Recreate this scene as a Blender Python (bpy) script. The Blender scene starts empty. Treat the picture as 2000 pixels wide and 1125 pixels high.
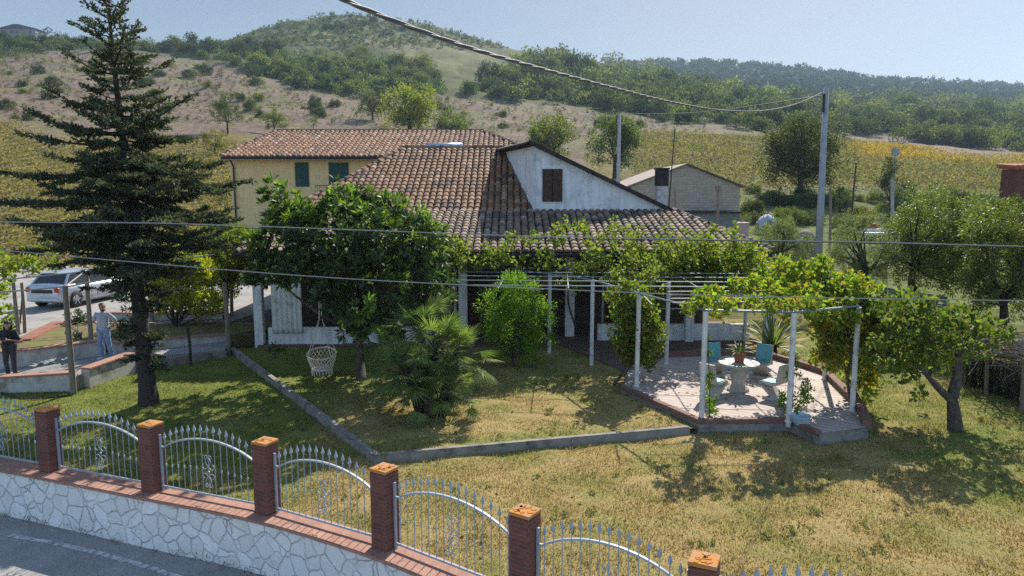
import bpy, bmesh, math, random
import numpy as np
from mathutils import Vector, Matrix
R = math.radians
SC = bpy.context.scene
COL = SC.collection
random.seed(7)

# ------------------------------------------------------------------ camera, sky, sun, exposure
CAMZ, PITCH, FPX = 5.4, R(7.5), 1400.0
cam_d = bpy.data.cameras.new('camera')
cam_d.sensor_width = 36.0
cam_d.lens = 36.0 * FPX / 2000.0
cam_d.clip_start, cam_d.clip_end = 0.1, 12000
cam = bpy.data.objects.new('camera', cam_d)
cam.location = (0, 0, CAMZ)
cam.rotation_euler = (R(90) - PITCH, 0, 0)
COL.objects.link(cam)
SC.camera = cam

SUN_EL, SUN_AZ = R(38.5), R(20.0)          # azimuth measured from +Y towards +X
world = bpy.data.worlds.new('World')
SC.world = world
world.use_nodes = True
wn = world.node_tree.nodes
wl = world.node_tree.links
sky = wn.new('ShaderNodeTexSky')
sky.sky_type = 'NISHITA'
sky.sun_disc = False
sky.sun_elevation = SUN_EL
sky.sun_rotation = SUN_AZ
sky.altitude = 200
sky.air_density = 1.0
sky.dust_density = 1.0
sky.ozone_density = 1.6
# the bright glow on the sunward horizon is softened and the open sky opposite it carries more of the fill light
wtc = wn.new('ShaderNodeTexCoord'); wdp = wn.new('ShaderNodeVectorMath'); wdp.operation = 'DOT_PRODUCT'
wl.new(wtc.outputs['Generated'], wdp.inputs[0]); wdp.inputs[1].default_value = (math.sin(R(-8)) * .97, math.cos(R(-8)) * .97, .24)
wmr = wn.new('ShaderNodeMapRange'); wmr.interpolation_type = 'SMOOTHSTEP'
for i_, v_ in ((1, -.2), (2, 1.0), (3, 1.75), (4, .37)): wmr.inputs[i_].default_value = v_
wl.new(wdp.outputs['Value'], wmr.inputs[0])
wsc = wn.new('ShaderNodeVectorMath'); wsc.operation = 'SCALE'
wl.new(sky.outputs[0], wsc.inputs[0]); wl.new(wmr.outputs[0], wsc.inputs[3])
wl.new(wsc.outputs[0], wn['Background'].inputs[0])
wn['Background'].inputs[1].default_value = 0.09

sun_d = bpy.data.lights.new('sun', 'SUN')
sun_d.energy = 5.0
sun_d.angle = R(0.53)
sun_d.color = (1.0, 0.93, 0.82)
sun = bpy.data.objects.new('sun', sun_d)
sv = Vector((math.sin(SUN_AZ) * math.cos(SUN_EL), math.cos(SUN_AZ) * math.cos(SUN_EL), math.sin(SUN_EL)))
sun.rotation_euler = sv.to_track_quat('Z', 'Y').to_euler()
sun.location = (30, 60, 60)
COL.objects.link(sun)
SC.view_settings.view_transform = 'Standard'
SC.view_settings.look = 'None'
SC.view_settings.exposure = 0.9
SC.view_settings.gamma = 1.0
SC.cycles.use_denoising = False
SC.cycles.sample_clamp_indirect = 3.0
SC.cycles.sample_clamp_direct = 12.0
SC.cycles.max_bounces = 8
SC.cycles.diffuse_bounces = 4
SC.cycles.transmission_bounces = 5
SC.cycles.volume_bounces = 0

# ------------------------------------------------------------------ helpers
def ray(px, py):
    x, y = (px - 1000) / FPX, -(py - 562.5) / FPX
    return Vector((x, math.cos(PITCH) + y * math.sin(PITCH), -math.sin(PITCH) + y * math.cos(PITCH)))
def at(px, py, z=0.0):
    d = ray(px, py); k = (z - CAMZ) / d.z
    return Vector((d.x * k, d.y * k, z))
def atY(px, py, Y):
    d = ray(px, py); k = Y / d.y
    return Vector((d.x * k, Y, CAMZ + d.z * k))

ORG = {}
def props(o, label=None, cat=None, group=None, kind=None):
    if label: o['label'] = label
    if cat: o['category'] = cat
    if group: o['group'] = group
    if kind: o['kind'] = kind
    return o
def thing(name, label, cat, loc=(0, 0, 0), rz=0.0, group=None):
    o = bpy.data.objects.new(name, None)
    o.empty_display_size = 0.3
    o.location = loc
    o.rotation_euler = (0, 0, rz)
    COL.objects.link(o)
    ORG[o.name] = Vector(loc)
    return props(o, label, cat, group)

class MB:
    def __init__(s):
        s.v, s.f, s.c = [], [], []
    def add(s, vs, fs, col=None):
        o = len(s.v)
        s.v += [tuple(v) for v in vs]
        s.f += [tuple(i + o for i in f) for f in fs]
        if col is not None: s.c += [tuple(col)] * len(vs)
        return s
    def box(s, cx, cy, cz, sx, sy, sz, rz=0.0, top=1.0, col=None):
        vs = []
        ca, sa = math.cos(rz), math.sin(rz)
        for dz, t in ((-.5, 1), (.5, top)):
            for dx, dy in ((-.5, -.5), (.5, -.5), (.5, .5), (-.5, .5)):
                x, y = dx * sx * t, dy * sy * t
                vs.append((cx + x * ca - y * sa, cy + x * sa + y * ca, cz + dz * sz))
        return s.add(vs, [(3, 2, 1, 0), (4, 5, 6, 7), (0, 1, 5, 4), (1, 2, 6, 5), (2, 3, 7, 6), (3, 0, 4, 7)], col)
    def bar(s, a, b, w, h=None):
        """square bar from a to b"""
        a, b = Vector(a), Vector(b); h = h or w
        d = (b - a).normalized()
        up = Vector((0, 0, 1)) if abs(d.z) < .9 else Vector((0, 1, 0))
        x = d.cross(up).normalized(); y = x.cross(d)
        vs = [p + x * (i * w / 2) + y * (j * h / 2) for p in (a, b) for i, j in ((-1, -1), (1, -1), (1, 1), (-1, 1))]
        return s.add(vs, [(3, 2, 1, 0), (4, 5, 6, 7), (0, 1, 5, 4), (1, 2, 6, 5), (2, 3, 7, 6), (3, 0, 4, 7)])
    def tube(s, pts, r, n=7, cap=True, col=None):
        pts = [Vector(p) for p in pts]
        rs = r if isinstance(r, (list, tuple)) else [r] * len(pts)
        vs, fs = [], []
        prev = None
        for i, p in enumerate(pts):
            d = (pts[min(i + 1, len(pts) - 1)] - pts[max(i - 1, 0)])
            d = d.normalized() if d.length > 1e-9 else Vector((0, 0, 1))
            if prev is None:
                up = Vector((0, 0, 1)) if abs(d.z) < .9 else Vector((1, 0, 0))
                x = d.cross(up).normalized()
            else:
                x = (prev - d * prev.dot(d)).normalized()
            prev = x
            y = d.cross(x)
            for k in range(n):
                a = 2 * math.pi * k / n
                vs.append(p + (x * math.cos(a) + y * math.sin(a)) * rs[i])
        for i in range(len(pts) - 1):
            for k in range(n):
                fs.append((i * n + k, i * n + (k + 1) % n, (i + 1) * n + (k + 1) % n, (i + 1) * n + k))
        if cap:
            fs.append(tuple(range(n - 1, -1, -1)))
            fs.append(tuple((len(pts) - 1) * n + k for k in range(n)))
        return s.add(vs, fs, col)
    def lathe(s, prof, c, n=20, col=None):
        vs, fs = [], []
        for r, z in prof:
            for k in range(n):
                a = 2 * math.pi * k / n
                vs.append((c[0] + r * math.cos(a), c[1] + r * math.sin(a), c[2] + z))
        m = len(prof)
        for i in range(m - 1):
            for k in range(n):
                fs.append((i * n + k, i * n + (k + 1) % n, (i + 1) * n + (k + 1) % n, (i + 1) * n + k))
        fs.append(tuple(range(n - 1, -1, -1)))
        fs.append(tuple((m - 1) * n + k for k in range(n)))
        return s.add(vs, fs, col)
    def prism(s, poly, z0, z1):
        n = len(poly)
        a = sum(poly[i][0] * poly[(i + 1) % n][1] - poly[(i + 1) % n][0] * poly[i][1] for i in range(n))
        if a < 0: poly = poly[::-1]
        vs = [(p[0], p[1], z0) for p in poly] + [(p[0], p[1], z1) for p in poly]
        fs = [tuple(range(n - 1, -1, -1)), tuple(range(n, 2 * n))] + [(i, (i + 1) % n, n + (i + 1) % n, n + i) for i in range(n)]
        return s.add(vs, fs)
    def build(s, name, mat, parent=None, smooth=False, bevel=0.0, local=False):
        me = bpy.data.meshes.new(name)
        off = Vector((0, 0, 0)) if (local or parent is None) else ORG[parent.name]
        V = np.array(s.v, dtype=np.float64) - np.array(off)
        me.from_pydata(V.tolist(), [], s.f)
        return finish(me, name, mat, parent, smooth, bevel, s.c if len(s.c) == len(s.v) else None)

def finish(me, name, mat, parent=None, smooth=False, bevel=0.0, cols=None):
    if bevel > 0:
        bm = bmesh.new(); bm.from_mesh(me)
        ed = [e for e in bm.edges if len(e.link_faces) == 2 and e.calc_face_angle(0) > .5]
        bmesh.ops.bevel(bm, geom=ed, offset=bevel, segments=1, affect='EDGES', clamp_overlap=True)
        bm.to_mesh(me); bm.free()
    if cols is not None and not bevel:
        at_ = me.attributes.new('col', 'FLOAT_COLOR', 'POINT')
        arr = np.ones((len(me.vertices), 4), dtype=np.float32)
        arr[:, :3] = np.array(cols, dtype=np.float32)[:, :3]
        at_.data.foreach_set('color', arr.ravel())
    if len(me.polygons) < 60000: box_uv(me)
    if smooth: me.shade_smooth()
    me.materials.append(mat)
    me.update()
    o = bpy.data.objects.new(name, me)
    COL.objects.link(o)
    if parent is not None:
        o.parent = parent
        ORG[o.name] = ORG[parent.name]
    else:
        ORG[o.name] = Vector((0, 0, 0))
    return o

def box_uv(me):
    """metric box projection: u runs along the wall, v is the height"""
    nl, nf = len(me.loops), len(me.polygons)
    if nl == 0: return
    co = np.empty(len(me.vertices) * 3); me.vertices.foreach_get('co', co); co = co.reshape(-1, 3)
    vi = np.empty(nl, dtype=np.int32); me.loops.foreach_get('vertex_index', vi)
    nr = np.empty(nf * 3); me.polygons.foreach_get('normal', nr); nr = nr.reshape(-1, 3)
    lt = np.empty(nf, dtype=np.int32); me.polygons.foreach_get('loop_total', lt)
    N = np.repeat(nr, lt, axis=0); P = co[vi]
    h = np.hypot(N[:, 0], N[:, 1]) + 1e-9
    wall = np.abs(N[:, 2]) < .75
    tx, ty = -N[:, 1] / h, N[:, 0] / h
    u = np.where(wall, P[:, 0] * tx + P[:, 1] * ty, P[:, 0])
    v = np.where(wall, P[:, 2], P[:, 1])
    uv = me.uv_layers.new(name='UVMap')
    uv.data.foreach_set('uv', np.stack([u, v], 1).astype(np.float32).ravel())

def npmesh(name, V, F, mat, parent=None, cols=None, smooth=False, local=False):
    me = bpy.data.meshes.new(name)
    off = np.zeros(3) if (local or parent is None) else np.array(ORG[parent.name])
    V = np.asarray(V, dtype=np.float64) - off
    F = np.asarray(F, dtype=np.int32)
    me.vertices.add(len(V)); me.vertices.foreach_set('co', V.astype(np.float32).ravel())
    n, k = F.shape
    me.loops.add(n * k); me.loops.foreach_set('vertex_index', F.ravel())
    me.polygons.add(n)
    me.polygons.foreach_set('loop_start', np.arange(0, n * k, k, dtype=np.int32))
    me.polygons.foreach_set('loop_total', np.full(n, k, dtype=np.int32))
    me.update(calc_edges=True)
    return finish(me, name, mat, parent, smooth, 0.0, cols)

# ------------------------------------------------------------------ materials
def new_mat(name):
    m = bpy.data.materials.new(name); m.use_nodes = True
    nt = m.node_tree
    return m, nt, nt.nodes['Principled BSDF'], nt.nodes, nt.links
def rgb(h):
    return (h[0], h[1], h[2], 1.0)
def coords(N, L, kind, scale=(1, 1, 1)):
    tc = N.new('ShaderNodeTexCoord'); mp = N.new('ShaderNodeMapping')
    mp.inputs['Scale'].default_value = scale
    L.new(tc.outputs[kind], mp.inputs[0])
    return mp.outputs[0]
def noise(N, L, vec, scale, detail=6, rough=.6, w=None):
    n = N.new('ShaderNodeTexNoise'); n.inputs['Scale'].default_value = scale
    n.inputs['Detail'].default_value = detail; n.inputs['Roughness'].default_value = rough
    L.new(vec, n.inputs['Vector']); return n.outputs[0]
def ramp(N, L, fac, stops):
    r = N.new('ShaderNodeValToRGB'); e = r.color_ramp.elements
    while len(e) < len(stops): e.new(.5)
    for i, (p, c) in enumerate(stops):
        e[i].position = p; e[i].color = rgb(c) if len(c) == 3 else c
    L.new(fac, r.inputs[0]); return r.outputs[0]
def mix(N, L, fac, a, b, mode='MIX'):
    m = N.new('ShaderNodeMix'); m.data_type = 'RGBA'; m.blend_type = mode
    for s, i in ((fac, 0), (a, 6), (b, 7)):
        if isinstance(s, (int, float)): m.inputs[i].default_value = s
        elif isinstance(s, (tuple, list)): m.inputs[i].default_value = rgb(s)
        else: L.new(s, m.inputs[i])
    return m.outputs[2]
def bump(N, L, h, P, strength=.3, dist=.02):
    b = N.new('ShaderNodeBump'); b.inputs['Strength'].default_value = strength; b.inputs['Distance'].default_value = dist
    L.new(h, b.inputs['Height']); L.new(b.outputs[0], P.inputs['Normal'])
def mat_mottled(name, c1, c2, scale=6, c3=None, s3=1.2, rough=.85, bmp=.25, bdist=.01, metal=0.0, kind='Object', fine=None, spec=.3, t3=(.5, .68), streak=0.0):
    m, nt, P, N, L = new_mat(name)
    v = coords(N, L, kind)
    a = noise(N, L, v, scale)
    c = ramp(N, L, a, [(.35, c1), (.68, c2)])
    if c3 is not None:
        b = noise(N, L, v, s3, 5, .65)
        f = ramp(N, L, b, [(t3[0], (0, 0, 0)), (t3[1], (1, 1, 1))])
        c = mix(N, L, f, c, c3)
    f2 = noise(N, L, v, (fine or scale * 9), 4, .7)
    c = mix(N, L, .55, c, ramp(N, L, f2, [(.3, (.55, .55, .55)), (.7, (1.0, 1.0, 1.0))]), 'MULTIPLY')
    if streak:      # rain streaks down the plaster
        ns = noise(N, L, coords(N, L, kind, (5, 5, .45)), 1.6, 6, .7)
        c = mix(N, L, streak, c, ramp(N, L, ns, [(.32, (.45, .44, .42)), (.55, (1, 1, 1))]), 'MULTIPLY')
    L.new(c, P.inputs['Base Color'])
    P.inputs['Roughness'].default_value = rough; P.inputs['Metallic'].default_value = metal
    P.inputs['Specular IOR Level'].default_value = spec
    if bmp: bump(N, L, f2, P, bmp, bdist)
    return m
def mat_brick(name, c1, c2, mortar, bw, bh, ms=.008, rough=.9, blotch=None):
    m, nt, P, N, L = new_mat(name)
    v = coords(N, L, 'UV')
    b = N.new('ShaderNodeTexBrick'); L.new(v, b.inputs['Vector'])
    b.inputs['Color1'].default_value = rgb(c1); b.inputs['Color2'].default_value = rgb(c2); b.inputs['Mortar'].default_value = rgb(mortar)
    b.inputs['Scale'].default_value = 1.0; b.inputs['Mortar Size'].default_value = ms
    b.inputs['Brick Width'].default_value = bw; b.inputs['Row Height'].default_value = bh; b.inputs['Bias'].default_value = 0
    vo = coords(N, L, 'Object')
    n1 = noise(N, L, vo, 3.5, 6, .7); n2 = noise(N, L, vo, 45, 3, .7)
    c = mix(N, L, .7, b.outputs[0], ramp(N, L, n1, [(.3, (.5, .5, .5)), (.7, (1, 1, 1))]), 'MULTIPLY')
    c = mix(N, L, .5, c, ramp(N, L, n2, [(.3, (.6, .6, .6)), (.7, (1, 1, 1))]), 'MULTIPLY')
    if blotch:
        n3 = noise(N, L, vo, 9, 6, .7)
        c = mix(N, L, ramp(N, L, n3, [(.55, (0, 0, 0)), (.66, (1, 1, 1))]), c, blotch)
    L.new(c, P.inputs['Base Color']); P.inputs['Roughness'].default_value = rough
    iv = N.new('ShaderNodeMath'); iv.operation = 'SUBTRACT'; iv.inputs[0].default_value = 1.0; L.new(b.outputs[1], iv.inputs[1])
    ad = N.new('ShaderNodeMath'); ad.operation = 'ADD'; L.new(iv.outputs[0], ad.inputs[0]); L.new(n2, ad.inputs[1])
    bump(N, L, ad.outputs[0], P, .6, .008)
    return m
def mat_leaf(name, trans=.45, rough=.5, spec=.35, tint=(1.3, 1.25, .55), rand=0.0):
    """leaf: colour from the mesh's per-leaf colour, light passes through the blade"""
    m, nt, P, N, L = new_mat(name)
    a = N.new('ShaderNodeAttribute'); a.attribute_name = 'col'
    c = a.outputs['Color']
    if rand:
        oi = N.new('ShaderNodeObjectInfo')
        c = mix(N, L, rand, c, ramp(N, L, oi.outputs['Random'], [(0, (.55, .75, .6)), (.35, (.9, 1.0, .8)), (.7, (1.25, 1.15, .75)), (1, (1.0, .85, .6))]), 'MULTIPLY')
    L.new(c, P.inputs['Base Color'])
    P.inputs['Roughness'].default_value = rough; P.inputs['Specular IOR Level'].default_value = spec
    t = N.new('ShaderNodeBsdfTranslucent')
    L.new(mix(N, L, 1.0, c, tint, 'MULTIPLY'), t.inputs[0])
    ms = N.new('ShaderNodeMixShader'); ms.inputs[0].default_value = trans
    L.new(P.outputs[0], ms.inputs[1]); L.new(t.outputs[0], ms.inputs[2])
    L.new(ms.outputs[0], nt.nodes['Material Output'].inputs[0])
    return m
def mat_attr(name, rough=.9, bscale=30, bmp=.3, bdist=.01, spec=.3, var=.5, vscale=8):
    m, nt, P, N, L = new_mat(name)
    a = N.new('ShaderNodeAttribute'); a.attribute_name = 'col'
    v = coords(N, L, 'Object')
    n1 = noise(N, L, v, vscale, 6, .7); n2 = noise(N, L, v, bscale, 4, .7)
    c = mix(N, L, var, a.outputs['Color'], ramp(N, L, n1, [(.3, (.5, .5, .5)), (.7, (1.1, 1.1, 1.1))]), 'MULTIPLY')
    L.new(c, P.inputs['Base Color']); P.inputs['Roughness'].default_value = rough; P.inputs['Specular IOR Level'].default_value = spec
    bump(N, L, n2, P, bmp, bdist)
    return m
def mat_plain(name, c, rough=.5, metal=0.0, spec=.4, coat=0.0):
    m, nt, P, N, L = new_mat(name)
    v = coords(N, L, 'Object'); n = noise(N, L, v, 14, 5, .65)
    L.new(mix(N, L, .35, c, ramp(N, L, n, [(.3, (.6, .6, .6)), (.7, (1.05, 1.05, 1.05))]), 'MULTIPLY'), P.inputs['Base Color'])
    P.inputs['Roughness'].default_value = rough; P.inputs['Metallic'].default_value = metal; P.inputs['Specular IOR Level'].default_value = spec
    P.inputs['Coat Weight'].default_value = coat
    return m

M = {}
M['galv'] = mat_mottled('galvanised_paint', (.33, .38, .43), (.41, .46, .51), 8, (.20, .13, .09), 13, .55, .1, .003, .1, t3=(.63, .72))
M['coping'] = mat_brick('coping_brick', (.50, .26, .18), (.42, .21, .15), (.33, .22, .17), .13, .6, .006, blotch=(.36, .24, .19))
M['pillar'] = mat_brick('pillar_brick', (.24, .075, .052), (.15, .055, .042), (.20, .13, .105), .22, .062, .006)
M['cap'] = mat_mottled('lichen_cap', (.50, .20, .07), (.62, .26, .03), 14, (.44, .30, .20), 9, .95, .5, .01)
M['concrete'] = mat_mottled('old_concrete', (.23, .21, .18), (.33, .31, .27), 3, (.10, .095, .075), 2.2, .95, .5, .01)
M['render_white'] = mat_mottled('old_white_plaster', (.80, .82, .83), (.86, .87, .87), 2.5, (.60, .62, .62), 1.6, .9, .3, .006, streak=.55)
M['yellow'] = mat_mottled('yellow_plaster', (.78, .56, .26), (.82, .60, .29), .8, None, rough=.9, bmp=.12, streak=.3)
M['shutter'] = mat_mottled('brown_wood', (.055, .03, .022), (.09, .045, .03), 6, rough=.7)
M['green_shutter'] = mat_mottled('green_shutter_paint', (.02, .07, .06), (.03, .09, .075), 5, rough=.6)
M['dark_metal'] = mat_plain('dark_metal', (.03, .03, .032), .55, .3)
M['trim_dark'] = mat_mottled('bitumen_edge', (.03, .026, .026), (.06, .052, .05), 4, rough=.9)
M['glass_dark'] = mat_plain('dark_window_glass', (.02, .023, .026), .08, 0, .6)
M['paint_white'] = mat_mottled('white_paint', (.66, .66, .64), (.76, .76, .74), 7, (.45, .42, .38), 3, .6, .2, .004)
M['wood_post'] = mat_mottled('weathered_wood', (.20, .165, .13), (.28, .235, .19), 9, rough=.9, bmp=.5)
M['bark'] = mat_mottled('bark', (.075, .06, .05), (.15, .125, .105), 14, (.20, .18, .16), 4, .95, .8, .03)
M['bark_dark'] = mat_mottled('dark_bark', (.045, .038, .033), (.085, .072, .062), 14, rough=.95, bmp=.8, bdist=.03)
M['utility_pole'] = mat_mottled('pole_concrete', (.34, .36, .38), (.42, .44, .46), 5, (.26, .27, .28), 2, .85, .3)
M['cable'] = mat_plain('cable_sheath', (.12, .13, .145), .7)
M['wire'] = mat_plain('phone_wire', (.32, .32, .30), .5)
M['pipe'] = mat_plain('pergola_pipe', (.20, .26, .27), .55, .1)
M['leaf'] = mat_leaf('leaf', .5, .6, .18, (1.15, 1.3, .5))
M['leaf_matte'] = mat_leaf('leaf_matte', .42, .8, .05, (1.15, 1.2, .6))
M['leaf_far'] = mat_leaf('leaf_far', .42, .8, .05, (1.1, 1.2, .6), rand=.7)
M['leaf_gloss'] = mat_leaf('leaf_glossy', .42, .5, .3, (1.15, 1.3, .5))
M['needle'] = mat_leaf('needle', .3, .6, .2)
M['terracotta'] = mat_mottled('terracotta', (.36, .12, .07), (.42, .15, .085), 6, rough=.85)
M['tile'] = mat_attr('roof_tile', .85, 40, .3, .01, .25, .5, 10)
# ------------------------------------------------------------------ terrain: one sheet to the horizon
TD = np.array([30, 45, 60, 80, 110, 150, 200, 260, 330, 420, 520, 650, 800, 1100, 1500, 2000, 3500.])
TU = np.array([-1200, 0, 200, 400, 650, 850, 1000, 1200, 1400, 1600, 1800, 2000, 3200.])
TT = np.array([
 [600, 530, 450, 350, 250, 205, 160, 118, 80, 72, 80, 95, 120, 150, 200, 250, 300],
 [600, 530, 450, 360, 255, 205, 160, 118, 80, 72, 80, 95, 120, 150, 200, 250, 300],
 [600, 530, 450, 365, 278, 225, 175, 130, 96, 84, 90, 100, 120, 150, 200, 250, 300],
 [600, 530, 455, 378, 300, 250, 205, 160, 118, 98, 93, 95, 110, 150, 200, 250, 300],
 [600, 530, 462, 395, 325, 270, 225, 190, 152, 110, 60, 20, 45, 120, 200, 250, 300],
 [600, 530, 470, 405, 340, 282, 240, 208, 176, 138, 90, 46, 62, 120, 200, 250, 300],
 [600, 532, 475, 420, 350, 290, 250, 220, 192, 158, 122, 98, 100, 130, 190, 250, 300],
 [602, 535, 482, 430, 362, 300, 262, 240, 212, 180, 155, 152, 150, 140, 122, 160, 260],
 [604, 538, 488, 438, 370, 310, 272, 250, 230, 206, 186, 182, 175, 155, 120, 160, 260],
 [604, 540, 490, 440, 372, 316, 288, 272, 254, 238, 224, 212, 196, 168, 138, 170, 260],
 [606, 542, 494, 444, 376, 328, 302, 288, 268, 248, 232, 220, 206, 182, 161, 190, 270],
 [608, 545, 498, 448, 382, 345, 320, 298, 278, 258, 242, 230, 216, 192, 171, 195, 270],
 [608, 545, 498, 448, 382, 345, 320, 298, 278, 258, 242, 230, 216, 192, 171, 195, 270]], float)
_lu = np.linspace(-1200, 3200, 177)
_ld = np.linspace(math.log(30), math.log(3500), 160)
_g = np.array([np.interp(_ld, np.log(TD), r) for r in TT])
_g = np.array([np.interp(_lu, TU, _g[:, j]) for j in range(len(_ld))]).T
for _ in range(3):
    p_ = np.pad(_g, 2, mode='edge')
    _g = (p_[:-4, 2:-2] + 2 * p_[1:-3, 2:-2] + 3 * p_[2:-2, 2:-2] + 2 * p_[3:-1, 2:-2] + p_[4:, 2:-2]) / 9
    p_ = np.pad(_g, 1, mode='edge')
    _g = (p_[1:-1, :-2] + 2 * p_[1:-1, 1:-1] + p_[1:-1, 2:]) / 4
_rs = np.random.RandomState(3)
_ph = _rs.rand(40, 4)
def fbm(X, Y, wl, octs=4):
    o = np.zeros_like(X); amp = 1.0; k = 0
    for i in range(octs):
        for j in range(4):
            a, b, c, d = _ph[(k * 7 + j) % 40]; k += 1
            th = a * 6.283
            o = o + amp * np.sin((X * math.cos(th) + Y * math.sin(th)) * 6.283 / (wl * (.7 + .6 * b)) + c * 6.283) / 4 * 1.6
        wl *= .5; amp *= .55
    return o
def sstep(x, a, b):
    t = np.clip((x - a) / (b - a), 0, 1); return t * t * (3 - 2 * t)
FENCE = [(-17.2, 16.2), (-14.4, 15.35), (-11.7, 14.5), (-9.07, 13.55), (-6.58, 12.6), (-4.18, 11.68), (-1.95, 10.47), (.17, 8.98), (2.2, 7.72), (4.62, 6.9), (7.1, 6.1), (9.6, 5.4)]
_FX = np.array([p[0] for p in FENCE]); _FY = np.array([p[1] for p in FENCE])
LAWN = -0.06
def gz(X, Y):
    X = np.asarray(X, float); Y = np.asarray(Y, float)
    Ys = np.maximum(Y, 30.0)
    u = np.clip(1000 + FPX * X / np.maximum(Ys, np.abs(X) * .45) / .992, -1199, 3199)
    ld = np.clip(np.log(Ys), _ld[0], _ld[-1] - 1e-6)
    iu = (u + 1200) / (4400 / 176); i0 = np.clip(iu.astype(int), 0, 175); fu = iu - i0
    jd = (ld - _ld[0]) / (_ld[1] - _ld[0]); j0 = np.clip(jd.astype(int), 0, 158); fd = jd - j0
    y = (_g[i0, j0] * (1 - fu) + _g[i0 + 1, j0] * fu) * (1 - fd) + (_g[i0, j0 + 1] * (1 - fu) + _g[i0 + 1, j0 + 1] * fu) * fd
    yy = -(y - 562.5) / FPX
    ry = math.cos(PITCH) + yy * math.sin(PITCH); rz = -math.sin(PITCH) + yy * math.cos(PITCH)
    z = CAMZ + rz / ry * Ys
    z = z + fbm(X, Y, 60, 4) * np.clip((Ys - 60) / 90, 0, 1) * np.clip(Ys / 260, .2, 2.0)
    left = sstep(-X, 10.5, 16) * sstep(Y, 21, 30) * .45
    near = -.30 + left
    t = sstep(Y, 31, 46)
    z = near * (1 - t) + z * t
    fy = np.interp(X, _FX, _FY, left=18.0, right=5.4)
    road = sstep(fy - Y, -.02, .05)
    return z * (1 - road) + -1.15 * road
def hit(px, py):
    """where the line of sight through a pixel of the photograph meets the terrain"""
    d = ray(px, py); Ys = np.exp(np.linspace(math.log(36), math.log(3400), 900))
    X = d.x / d.y * Ys; Z = CAMZ + d.z / d.y * Ys
    b = np.nonzero(Z < gz(X, Ys))[0]
    if len(b) == 0: return None
    return Vector((X[b[0]], Ys[b[0]], float(gz(X[b[0]], Ys[b[0]]))))

def project(X, Y, Z):
    dz = Z - CAMZ
    dep = Y * math.cos(PITCH) - dz * math.sin(PITCH)
    up = Y * math.sin(PITCH) + dz * math.cos(PITCH)
    return 1000 + FPX * X / dep, 562.5 - FPX * up / dep

def inpoly(x, y, poly):
    x = np.asarray(x); c = np.zeros(x.shape, bool); n = len(poly)
    for i in range(n):
        x0, y0 = poly[i]; x1, y1 = poly[(i + 1) % n]
        c ^= ((y0 > y) != (y1 > y)) & (x < (x1 - x0) * (y - y0) / ((y1 - y0) or 1e-9) + x0)
    return c

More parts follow.
